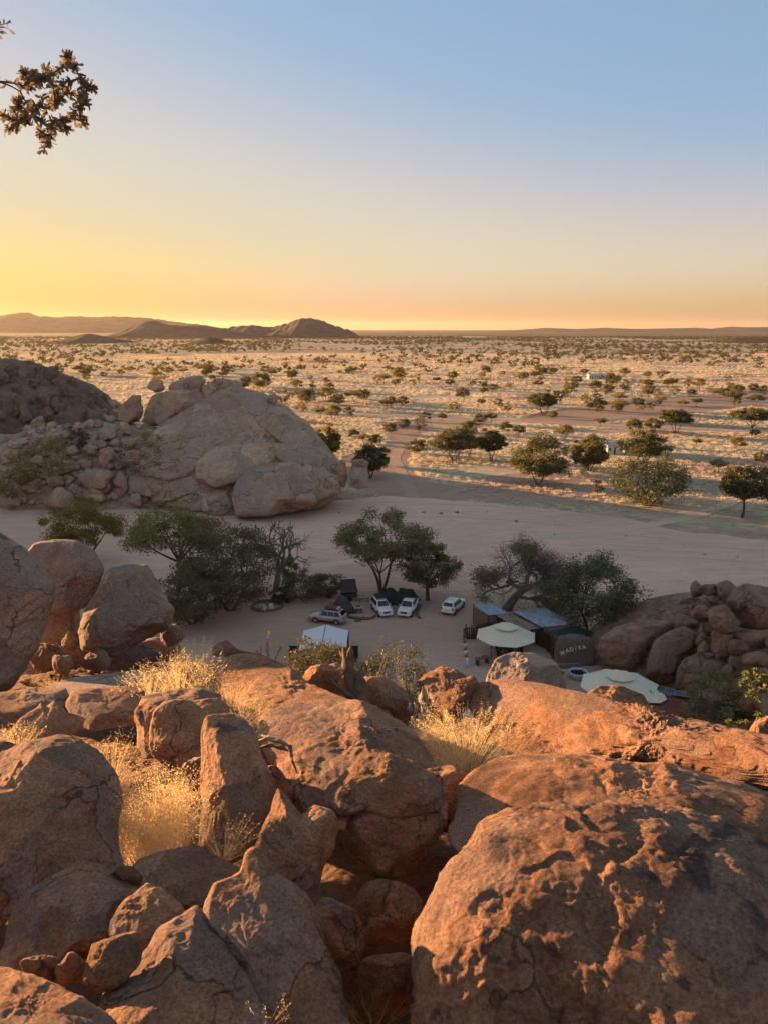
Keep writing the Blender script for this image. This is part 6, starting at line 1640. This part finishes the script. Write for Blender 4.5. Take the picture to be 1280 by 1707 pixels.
# palisade fences of split poles
def palisade(label, pts_px, h, step=0.22, mat='wood_dark'):
    P = np.array([on_z(a, b, 0) for a, b in pts_px]); seg = np.linalg.norm(np.diff(P, axis=0), axis=1); L = np.concatenate([[0], np.cumsum(seg)])
    c = P[0]; t = thing('pole_fence', label, 'fence', (float(c[0]), float(c[1]), 0.04)); rr = random.Random(len(pts_px))
    n = int(L[-1] / step)
    for i in range(n):
        s = (i + 0.5) * step
        x, y = np.interp(s, L, P[:, 0]) - c[0], np.interp(s, L, P[:, 1]) - c[1]
        hh = h * rr.uniform(0.85, 1.08); lx, ly = rr.uniform(-0.06, 0.06), rr.uniform(-0.06, 0.06)
        MB().tube([(x, y, -0.1), (x + lx * 0.5, y + ly * 0.5, hh * 0.5), (x + lx, y + ly, hh)], [0.115, 0.10, 0.07], 5).build('fence_pole', M[mat], t)
    for z in (0.35, 0.8):
        MB().tube([(q[0] - c[0], q[1] - c[1] , h * z) for q in P], 0.05, 5).build('fence_rail', M[mat], t)
    return t
palisade('dark pole palisade left of the large terrace parasol', [(777, 1066), (790, 1066), (806, 1062), (822, 1058)], 1.7)
palisade('tall dark pole palisade curving towards the lettered rock', [(872, 1072), (890, 1074), (906, 1080), (918, 1090), (922, 1100)], 2.3)
# gate
p = on_z(774, 1067, 0); gt = thing('wooden_gate', 'small wooden frame gate at the end of the palisade', 'gate', (float(p[0]), float(p[1]), 0.04), 1.3)
for x in (-0.7, 0.7): MB().box((x, 0, 0.85), (0.12, 0.12, 1.8)).build('post', M['wood_dark'], gt)
for z in (0.3, 0.95, 1.5): MB().box((0, 0.03, z), (1.3, 0.06, 0.12)).build('board', M['wood'], gt)
MB().box((0, -0.03, 0.9), (0.12, 0.05, 1.3)).build('board', M['wood'], gt)
# painted stones and half tyres edging the yard
for k, (px, py, r_) in enumerate([(774, 1072, 0.20), (776, 1078, 0.24), (775, 1084, 0.2), (777, 1090, 0.26), (776, 1096, 0.22), (778, 1101, 0.2)]):
    p = on_z(px, py, 0); S, Fc = cube_sphere(6); rs_ = np.random.RandomState(k)
    V = S * r_ * np.array([1, 1, 0.8]) * (1 + 0.25 * pnoise(S * 1.6 + k * 5))[:, None]; V[:, 2] += r_ * 0.55
    o = link('edging_stone', mesh_np('edging_stone', V, Fc, M['white_stone' if k % 2 else 'stone_wall'], True), None, (float(p[0]), float(p[1]), 0.04))
    tag(o, ['brown', 'white-painted'][k % 2] + ' edging stone in the row beside the terrace', 'stone', 'edging stones beside the terrace')
p = on_z(779, 1112, 0); th = np.linspace(0, 2 * math.pi, 25)
o = MB().tube([(0.42 * math.cos(q), 0, 0.40 + 0.42 * math.sin(q)) for q in th], 0.13, 8, False).build('painted_tyre', M['pool_blue'], None, True, (float(p[0]), float(p[1]), 0.04), (0, 0, 1.2))
tag(o, 'pale blue painted tyre standing at the end of the edging stones', 'tyre')
# terrace furniture
def table_set(px, py, label, rz):
    p = on_z(px, py, 0); t = thing('terrace_table', label, 'table', (float(p[0]), float(p[1]), 0.045), rz)
    for q in range(5): MB().box((0, -0.32 + 0.16 * q, 0.75), (1.7, 0.15, 0.04)).build('plank', M['wood'], t)
    for x in (-0.65, 0.65): MB().box((x, 0, 0.36), (0.10, 0.6, 0.74)).build('leg', M['wood_dark'], t)
table_set(803, 1108, 'wooden plank table at the yard edge of the terrace', 0.5)
table_set(838, 1092, 'wooden plank table under the large terrace parasol', 0.2)
table_set(860, 1088, 'second plank table beyond the one under the terrace parasol', 0.2)
def wchair(px, py, rz, label):
    p = on_z(px, py, 0); t = thing('terrace_chair', label, 'chair', (float(p[0]), float(p[1]), 0.045), rz, 'dark chairs on the terrace')
    MB().box((0, 0, 0.45), (0.46, 0.46, 0.05)).build('seat', M['wood_dark'], t)
    MB().box((0, 0.22, 0.75), (0.46, 0.04, 0.5)).build('backrest', M['wood_dark'], t)
    for x in (-0.2, 0.2):
        for y in (-0.2, 0.2): MB().box((x, y, 0.22), (0.05, 0.05, 0.44)).build('leg', M['wood_dark'], t)
for k, (px, py) in enumerate([(831, 1096), (844, 1098), (828, 1088), (852, 1085), (846, 1083), (866, 1093)]):
    wchair(px, py, k * 1.3, 'dark wooden chair beside the plank tables on the terrace')
# lettered rock
p = on_z(956, 1106, 0)
sg = thing('sign_rock', 'upright dark rock slab with white letters reading MADISA', 'sign', (float(p[0]), float(p[1]), 0.0), -0.12)
S, Fc = cube_sphere(24)
U = np.sign(S) * np.abs(S) ** 0.28
V = U * np.array([2.2, 0.5, 1.62])
V[:, 0] *= 1 - 0.14 * np.clip(V[:, 2] / 1.6, -0.2, 1)
V = V + S * (0.06 * fbm(V * 0.9 + 4, 4))[:, None] + S * (0.02 * fbm(V * 4 + 4, 4))[:, None]
V[:, 1] += 0.12 * V[:, 2]; V[:, 2] += 1.55
link('slab', mesh_np('slab', V, Fc, M['sign_rock'], True), sg)
V2 = S * np.array([1.2, 0.6, 0.45]); V2 = V2 + S * (0.1 * fbm(V2 + 9, 4))[:, None]; V2[:, 2] += 2.95; V2[:, 1] += 0.4
link('cap_stone', mesh_np('cap_stone', V2, Fc, M['sign_rock'], True), sg)
def letter(ch, parent, loc, size, rot):
    cu = bpy.data.curves.new('letter', 'FONT'); cu.body = ch; cu.size = size; cu.extrude = 0.03; cu.align_x = 'CENTER'; cu.offset = 0.012
    tmp = bpy.data.objects.new('letter_curve', cu); COL.objects.link(tmp)
    bpy.context.view_layer.update()
    me = bpy.data.meshes.new_from_object(tmp.evaluated_get(bpy.context.evaluated_depsgraph_get()))
    bpy.data.objects.remove(tmp); me.name = 'letter'; me.materials.clear(); me.materials.append(M['letter_white'])
    return link('letter', me, parent, loc, rot)
for ch, x, z, r_ in (('M', -1.35, 1.25, 0.30), ('A', -0.83, 1.53, 0.26), ('D', -0.38, 1.70, 0.2), ('I', 0.06, 1.85, 0.12), ('S', 0.48, 1.95, 0.16), ('A', 0.98, 2.05, 0.25)):
    yy = -0.60 + 0.12 * (z - 1.35)
    letter(ch, sg, (x, yy, z), 0.62, (R(90 - 6.8), -r_, 0))
p = on_z(945, 1110, 0); o = MB().box((0, 0, 0.25), (2.6, 0.5, 0.5)).build('low_wall', M['stone_wall'], None, False, (float(p[0]), float(p[1]) - 0.6, 0.02), (0, 0, 0.05), 0.04)
tag(o, 'low plastered bench wall at the foot of the lettered rock', 'wall')
# round tub
p = on_z(963, 1124, 0.4); tub = thing('round_tub', 'round pale blue tub standing before the lettered rock', 'tub', (float(p[0]), float(p[1]), 0.04))
th = np.linspace(0, 2 * np.pi, 28, endpoint=False)
rr = [(0.98, 0.0), (1.04, 0.62), (1.06, 0.68), (0.92, 0.68), (0.90, 0.10)]
V = [(r_ * math.cos(q), r_ * math.sin(q), z) for r_, z in rr for q in th]; k = 28
MB().add(V, [(i * k + j, i * k + (j + 1) % k, (i + 1) * k + (j + 1) % k, (i + 1) * k + j) for i in range(4) for j in range(k)] + [list(range(k)), [4 * k + j for j in range(k)]]).build('basin', M['pool_blue'], tub, True)
MB().prism([(0.91 * math.cos(q), 0.91 * math.sin(q)) for q in th], 0.40, 0.50, 'z').build('water', M['glass_dark'], tub)
MB().box((0.2, 0.3, 0.71), (0.9, 0.12, 0.05)).build('plank', M['wood_dark'], tub)
# solar panels on frames and the red roof
def solar(label, px, py, z, rz, n):
    p = on_z(px, py, z); t = thing('solar_panel', label, 'solar panel', (float(p[0]), float(p[1]), z), rz)
    fr = MB().box((0, 0, 0), (1.75, 1.05, 0.04)); fr.build('frame', M['rim'], t)
    for i in range(6):
        for j in range(3):
            MB().box((-0.70 + 0.28 * i, -0.32 + 0.32 * j, 0.024), (0.265, 0.305, 0.012)).build('cell', M['panel'], t)
    for x in (-0.7, 0.7): MB().tube([(x, 0, -z), (x, 0, -0.01)], 0.03, 6).build('post', M['steel'], t)
    return t
for k, (px, py) in enumerate([(1051, 1142), (1071, 1145), (1092, 1146), (1108, 1150), (1124, 1154), (1141, 1158)]):
    s = solar(['first', 'second', 'third', 'fourth', 'fifth', 'sixth'][k] + ' panel counting from the biggest parasol in the solar row', px, py, 2.45 + 0.02 * k, -0.45, k)
    s['group'] = 'row of solar panels'
c = [wpt(1085, 1160, 2.3), wpt(1150, 1160, 2.3), wpt(1160, 1195, 2.0), wpt(1080, 1195, 2.0)]
ce = sum(c, Vector()) / 4
rt = thing('red_roof_hut', 'low hut with a flat dull red roof under the solar panels', 'building', (ce.x, ce.y, 0.0))
V = [tuple(q - ce + Vector((0, 0, ce.z))) for q in c]
V2, F2 = solid(V, [(0, 1, 2, 3)], 0.1); MB().add(V2, F2).build('roof', M['red_roof'], rt)
A = [(ce + (q - ce) * 0.92) - ce for q in c]
for i in range(4):
    a, b = A[i], A[(i + 1) % 4]; d = b - a
    MB().box(((a.x + b.x) / 2, (a.y + b.y) / 2, 0.95), (math.hypot(d.x, d.y) + 0.1, 0.18, 1.96), rz=math.atan2(d.y, d.x)).build('wall', M['stone_wall'], rt)
d = A[3] - A[2]; MB().box(((A[2].x + A[3].x) / 2, (A[2].y + A[3].y) / 2 - 0.11, 0.95), (0.9, 0.06, 1.8)).build('door', M['wood_dark'], rt)
# thatch poles / lamp post
p = on_z(1003, 1066, 0)
lp = thing('lamp_post', 'thin lamp post between the feathery tree and the long boulder', 'lamp post', (float(p[0]) - 1.0, float(p[1]) - 1.5, 0.0))
MB().tube([(0, 0, -0.05), (0, 0, 3.4)], 0.05, 8).build('pole', M['steel'], lp)
MB().tube([(0, 0, 3.38), (0.35, 0, 3.5)], 0.03, 6).build('arm', M['steel'], lp)
MB().prism([(0.12 * math.cos(q) + 0.35, 0.12 * math.sin(q)) for q in th], 3.36, 3.5, 'z').build('lamp_shade', M['white_stone'], lp)

# ------------------------------------------------------------------ far buildings on the plain
def block(label, px0, px1, py, h, dep, mat, roof, win, cat='building', tank=False, name='house'):
    a, b = on_z(px0, py, 0), on_z(px1, py, 0); c = (a + b) / 2; L = float(np.linalg.norm(b - a)); yaw = math.atan2(b[1] - a[1], b[0] - a[0])
    t = thing(name, label, cat, (float(c[0]), float(c[1]) + dep / 2, 0.0), yaw)
    MB().box((0, 0, h / 2), (L, dep, h)).build('wall', M[mat], t)
    V = [(-L / 2 - .3, -dep / 2 - .3, h + .02), (L / 2 + .3, -dep / 2 - .3, h + .02), (L / 2 + .3, dep / 2 + .3, h + .35), (-L / 2 - .3, dep / 2 + .3, h + .35)]
    V2, F2 = solid(V, [(0, 1, 2, 3)], 0.08); MB().add(V2, F2).build('roof', M[roof], t)
    for i in range(win):
        x = -L / 2 + (i + 0.5) * L / win
        if i % 3 == 1: MB().box((x, -dep / 2 - 0.02, 1.02), (L / win * 0.35, 0.08, 2.0)).build('door', M['glass_dark'], t)
        else:
            w = MB().box((x, -dep / 2 - 0.02, h * 0.55), (L / win * 0.45, 0.10, h * 0.42)).build('window', M['plaster'], t)
            MB().box((x, -dep / 2 - 0.06, h * 0.55), (L / win * 0.38, 0.06, h * 0.34)).build('pane', M['glass_dark'], w)
    return t
block('white plastered house with a dark doorway behind the dark spreading acacia', 1012, 1036, 757, 2.7, 4.5, 'plaster', 'tin_blue', 3)
block('long white plastered house between the acacias and the water tank', 1046, 1102, 757, 2.6, 5.0, 'plaster', 'tin_blue', 6)
p = on_z(1113, 758, 0); tk = thing('water_tank', 'round white water tank beside the long white house', 'tank', (float(p[0]), float(p[1]) + 1.5, 0.0))
th = np.linspace(0, 2 * np.pi, 20, endpoint=False)
MB().prism([(1.5 * math.cos(q), 1.5 * math.sin(q)) for q in th], 0, 2.7, 'z').build('shell', M['plaster'], tk)
MB().prism([(1.55 * math.cos(q), 1.55 * math.sin(q)) for q in th], 2.65, 2.85, 'z').build('lid', M['tin_blue'], tk)
MB().tube([(1.55, -0.2, 0.1), (1.55, -0.2, 2.6)], 0.06, 6).build('pipe', M['steel'], tk)
block('long pale blue-grey house far out on the open plain', 981, 1001, 632, 3.6, 6.0, 'plaster', 'tin_blue', 5)
block('shorter pale house joined end on to the long far house', 1003, 1023, 632, 3.4, 6.0, 'plaster', 'tin_blue', 5)
block('small dark shed beside a tree in front of the far houses', 952, 963, 645, 3.0, 4.0, 'wood_dark', 'tin_blue', 2, name='shed')
block('little pale-roofed shelter among the trees near the red flat', 923, 933, 658, 2.4, 3.5, 'wood_dark', 'plaster', 2, name='shed')
p = on_z(948, 683, 0); mast = thing('radio_mast', 'thin mast standing beside the little shelter', 'mast', (float(p[0]), float(p[1]), 0.0))
MB().tube([(0, 0, 0), (0, 0, 11)], [0.12, 0.06], 5).build('pole', M['steel'], mast)
MB().tube([(-0.8, 0, 10.4), (0.8, 0, 10.4)], 0.05, 5).build('crossbar', M['steel'], mast)
# ------------------------------------------------------------------ dead wood on the ridge, near twigs
def gnarl(pts, rad, seed, n=14, m=30, twist=2.2, amp=0.35):
    """twisted trunk surface along a path"""
    P = np.array(pts, float); t = np.linspace(0, len(P) - 1, m); i = np.arange(len(P))
    Q = np.stack([np.interp(t, i, P[:, c]) for c in range(3)], -1)
    r = np.interp(t, i, rad)
    V, Fc = tube_np(Q, r, n)
    th = np.tile(np.arange(n) * 2 * np.pi / n, m); s = np.repeat(np.linspace(0, 1, m), n)
    k = 1 + amp * np.cos(3 * (th + twist * s * 2)) * 0.5 + amp * 0.8 * pnoise(np.stack([np.cos(th + twist * s) * 1.6, np.sin(th + twist * s) * 1.6, s * 3.0 + seed], -1)) + amp * 0.35 * np.cos(7 * th + 5 * s + seed)
    C = np.repeat(Q, n, 0)
    V = C + (V - C) * k[:, None]
    cap = np.array([[0, 0, 0, 0]])
    return V, Fc
def pt(px, py, d): return unproj(px, py, d)
base = pt(598, 1180, 9.9)
st = thing('tree_stump', 'twisted dead stump with a splintered top behind the layered slab', 'stump', tuple(map(float, base)))
def part(name, pts, rad, seed, mat, par, b, **kw):
    V, Fc = gnarl([np.array(pt(*q)) - b for q in pts], rad, seed, **kw)
    return link(name, mesh_np(name, V, Fc, M[mat], True), par)
part('trunk', [(600, 1180, 9.9), (592, 1150, 9.9), (583, 1122, 9.9), (579, 1098, 9.9), (574, 1080, 9.9)], [0.16, 0.12, 0.085, 0.075, 0.02], 1, 'deadwood', st, base)
part('splinter', [(581, 1105, 9.9), (584, 1088, 9.85), (586, 1076, 9.85)], [0.06, 0.045, 0.008], 2, 'deadwood', st, base)
part('splinter', [(578, 1102, 9.9), (570, 1086, 9.95), (564, 1078, 9.95)], [0.05, 0.03, 0.006], 3, 'deadwood', st, base)
part('splinter', [(596, 1160, 9.85), (600, 1132, 9.85), (603, 1112, 9.9)], [0.09, 0.06, 0.012], 4, 'deadwood', st, base)
part('splinter', [(590, 1165, 9.8), (566, 1148, 9.75), (548, 1130, 9.8)], [0.05, 0.028, 0.008], 5, 'deadwood', st, base)
b = pt(708, 1205, 8.9); o = thing('wood_stake', 'weathered grey stake standing before the rough upright rock', 'stake', tuple(map(float, b)))
part('stake', [(710, 1210, 8.9), (708, 1180, 8.9), (706, 1160, 8.9), (705, 1145, 8.9)], [0.065, 0.055, 0.045, 0.012], 6, 'bleached', o, b, amp=0.25)
b = pt(688, 1205, 9.0); o = thing('driftwood', 'knotted white driftwood beside the grey stake', 'driftwood', tuple(map(float, b)))
part('branch', [(696, 1208, 9.0), (690, 1190, 9.0), (682, 1182, 9.0), (684, 1172, 9.0)], [0.03, 0.032, 0.026, 0.008], 7, 'bleached', o, b)
part('branch', [(692, 1194, 8.95), (694, 1180, 8.95), (690, 1170, 9.0)], [0.024, 0.02, 0.006], 8, 'bleached', o, b)
b = pt(455, 1250, 7.2); o = thing('driftwood', 'bleached broken driftwood lodged above the dark hollow of the whaleback boulder', 'driftwood', tuple(map(float, b)))
part('branch', [(430, 1236, 7.0), (448, 1231, 6.95), (466, 1236, 6.9), (486, 1246, 6.9)], [0.008, 0.018, 0.022, 0.006], 9, 'bleached', o, b)
part('branch', [(434, 1246, 6.9), (452, 1242, 6.85), (470, 1246, 6.8), (480, 1252, 6.85)], [0.008, 0.018, 0.022, 0.008], 10, 'deadwood', o, b)
part('branch', [(436, 1226, 7.1), (450, 1232, 7.0), (460, 1240, 6.95)], [0.008, 0.02, 0.015], 11, 'bleached', o, b)
part('branch', [(484, 1244, 6.9), (488, 1270, 6.75), (496, 1290, 6.7)], [0.016, 0.012, 0.004], 12, 'deadwood', o, b)
b = pt(330, 1268, 7.4); o = thing('driftwood', 'short pale stick lying behind the tall smooth boulder', 'driftwood', tuple(map(float, b)))
part('branch', [(308, 1276, 7.4), (324, 1270, 7.35), (344, 1264, 7.3)], [0.02, 0.03, 0.025], 13, 'bleached', o, b)

# leafy twigs of a tree that stands beside the photographer
def shoot(wood, lv, rs, a, b, r, leaf, n_leaf, sag=0.0, whorl=True):
    mid = (a + b) / 2 + rs.normal(size=3) * np.linalg.norm(b - a) * 0.10 + np.array([0, 0, sag])
    P = bez(a, mid, b, 6); wood.add(*tube_np(P, np.linspace(r, r * 0.45, 6), 5))
    d = (P[-1] - P[-3]); d /= np.linalg.norm(d)
    for i in range(n_leaf):
        t = rs.uniform(0.25, 1.0); c = np.array([np.interp(t, np.linspace(0, 1, 6), P[:, k]) for k in range(3)])
        dr = d * rs.uniform(0.2, 1.0) + rs.normal(size=3) * 0.75; dr /= np.linalg.norm(dr)
        sd = np.cross(dr, rs.normal(size=3)); sd /= np.linalg.norm(sd); L = leaf * rs.uniform(0.7, 1.25)
        up = np.cross(sd, dr) * L * 0.10
        # obovate leaf, six points, slightly cupped
        Vv = np.stack([c, c + dr * L * 0.45 + sd * L * 0.15 + up, c + dr * L * 0.78 + sd * L * 0.19 + up, c + dr * L, c + dr * L * 0.78 - sd * L * 0.19 + up, c + dr * L * 0.45 - sd * L * 0.15 + up])
        lv.add(Vv, np.array([[0, 1, 2, 5], [5, 2, 3, 4]]))
    return P
rs_ = np.random.RandomState(21)
tb = np.array([-5.2, 4.4, float(t_front(-5.2, 4.4)) - 0.2])
tt = thing('leafy_tree', 'tree beside the viewpoint reaching a leafy twig cluster into the sky', 'tree', tuple(tb))
wood, lv = Geo(), Geo()
j0 = pt(-190, 150, 4.55); j1 = pt(-40, 138, 4.5); j2 = pt(40, 142, 4.5)
crown0 = np.array([-4.6, 4.5, 38.6])
wood.add(*tube_np(bez(tb, np.array([-5.5, 4.4, 35.5]), crown0, 10), np.linspace(0.13, 0.06, 10), 8))
wood.add(*tube_np(bez(crown0 - np.array([0, 0, 0.6]), (crown0 + j0) / 2 + np.array([0, 0, 0.15]), j0, 6), np.linspace(0.04, 0.02, 6), 6))
wood.add(*tube_np(bez(j0, (j0 + j1) / 2 + np.array([0, 0, 0.02]), j1, 6), np.linspace(0.016, 0.010, 6), 6))
P1 = shoot(wood, lv, rs_, j1, j2, 0.009, 0.05, 10)
P2 = shoot(wood, lv, rs_, j1, pt(34, 152, 4.45), 0.008, 0.05, 8)
ends = [(85, 128, 4.4), (120, 100, 4.5), (128, 108, 4.35), (112, 92, 4.45), (95, 150, 4.6), (140, 145, 4.45), (155, 146, 4.5), (130, 170, 4.5), (146, 172, 4.4), (118, 190, 4.45), (138, 205, 4.5), (95, 200, 4.4), (80, 235, 4.5), (72, 250, 4.45), (60, 205, 4.55), (50, 180, 4.35), (20, 180, 4.5), (25, 205, 4.45), (5, 190, 4.4), (10, 215, 4.5), (55, 120, 4.5), (75, 112, 4.6), (40, 118, 4.4), (90, 175, 4.5), (70, 160, 4.3), (105, 140, 4.35), (62, 140, 4.4), (30, 165, 4.5), (84, 215, 4.35), (100, 165, 4.55), (75, 185, 4.6), (48, 150, 4.6), (110, 215, 4.45), (65, 222, 4.5), (45, 200, 4.5), (120, 155, 4.6)]
src = [j2, P1[3], P2[-1], P2[3]]
for k, e in enumerate(ends):
    q = pt(*e); s = min(src, key=lambda c: np.linalg.norm(c - q) + rs_.uniform(0, 0.06))
    P = shoot(wood, lv, rs_, s, q, 0.005, 0.043, 44)
    if np.linalg.norm(q - s) < 0.3: src.append(P[3]); src.append(P[4])
# second twig higher up
h0 = pt(-150, 60, 4.3); h1 = pt(8, 44, 4.3)
wood.add(*tube_np(bez(crown0, (crown0 + h0) / 2, h0, 6), np.linspace(0.03, 0.012, 6), 5))
shoot(wood, lv, rs_, h0, pt(-10, 46, 4.3), 0.007, 0.05, 14)
for e in [(12, 38, 4.3), (14, 46, 4.32), (2, 54, 4.28), (-14, 30, 4.3), (-20, 60, 4.3)]: shoot(wood, lv, rs_, pt(-14, 46, 4.3), pt(*e), 0.003, 0.045, 7)
# the rest of its small crown, out beyond the frame
for k in range(26):
    q = crown0 + rs_.normal(size=3) * np.array([0.45, 0.5, 0.45]) + np.array([-0.3, 0, 0.3])
    shoot(wood, lv, rs_, crown0 - np.array([0.0, 0, 0.2]), q, 0.01, 0.05, 26)
V, Fc = wood.arr(); link('trunk', mesh_np('trunk', V - tb, Fc, M['bark'], True), tt)
V, Fc = lv.arr(); link('crown', mesh_np('crown', V - tb, Fc, M['leaf_near']), tt)
# sprigs beyond the ridge
def sprig(label, basepx, tips, seed, d, leaf):
    rs = np.random.RandomState(seed); b = pt(*basepx)
    t = thing('leafy_shrub', label, 'shrub', tuple(map(float, b))); w, l = Geo(), Geo()
    src = [np.zeros(3)]
    for e in tips:
        q = pt(*e) - b; s = min(src, key=lambda c: np.linalg.norm(c - q))
        P = shoot(w, l, rs, s, q, 0.012, leaf, 46, 0.05); src += [P[3], P[4], P[5]]
    V, Fc = w.arr(); link('stem', mesh_np('stem', V, Fc, M['bark_grey'], True), t)
    V, Fc = l.arr(); link('leaves', mesh_np('leaves', V, Fc, M['leaf_bright']), t)
sprig('bright leafy shrub reaching up past the boulder pile above the ridge end', (1300, 1260, 11.0), [(1290, 1200, 11), (1285, 1160, 11), (1262, 1150, 11.1), (1248, 1135, 11), (1240, 1122, 10.9), (1270, 1128, 11), (1278, 1145, 11.1), (1234, 1140, 11), (1255, 1118, 11), (1292, 1130, 11), (1246, 1158, 11.1), (1264, 1166, 11)], 3, 11, 0.055)
sprig('low bright leafy sprigs showing just over the end of the long ridge', (1262, 1250, 9.6), [(1258, 1205, 9.6), (1250, 1215, 9.6), (1268, 1195, 9.6), (1244, 1206, 9.6), (1276, 1205, 9.6), (1262, 1190, 9.6), (1225, 1210, 9.7), (1212, 1204, 9.7)], 4, 9.6, 0.05)
# ------------------------------------------------------------------ dusty air over the plain
hz = NT('haze')
pv = hz.n('ShaderNodeVolumePrincipled')
pv.inputs['Color'].default_value = (1.0, 0.86, 0.70, 1)
pv.inputs['Density'].default_value = 0.000013
pv.inputs['Anisotropy'].default_value = 0.45
hz.l(pv.outputs[0], hz.out.inputs['Volume'])
hm = MB().box((0, 20000, 170), (90000, 44000, 348)).build('haze', hz.m)
tag(hm, kind='stuff')
hm['label'] = 'warm dusty haze lying over the plain'
hm['category'] = 'haze'
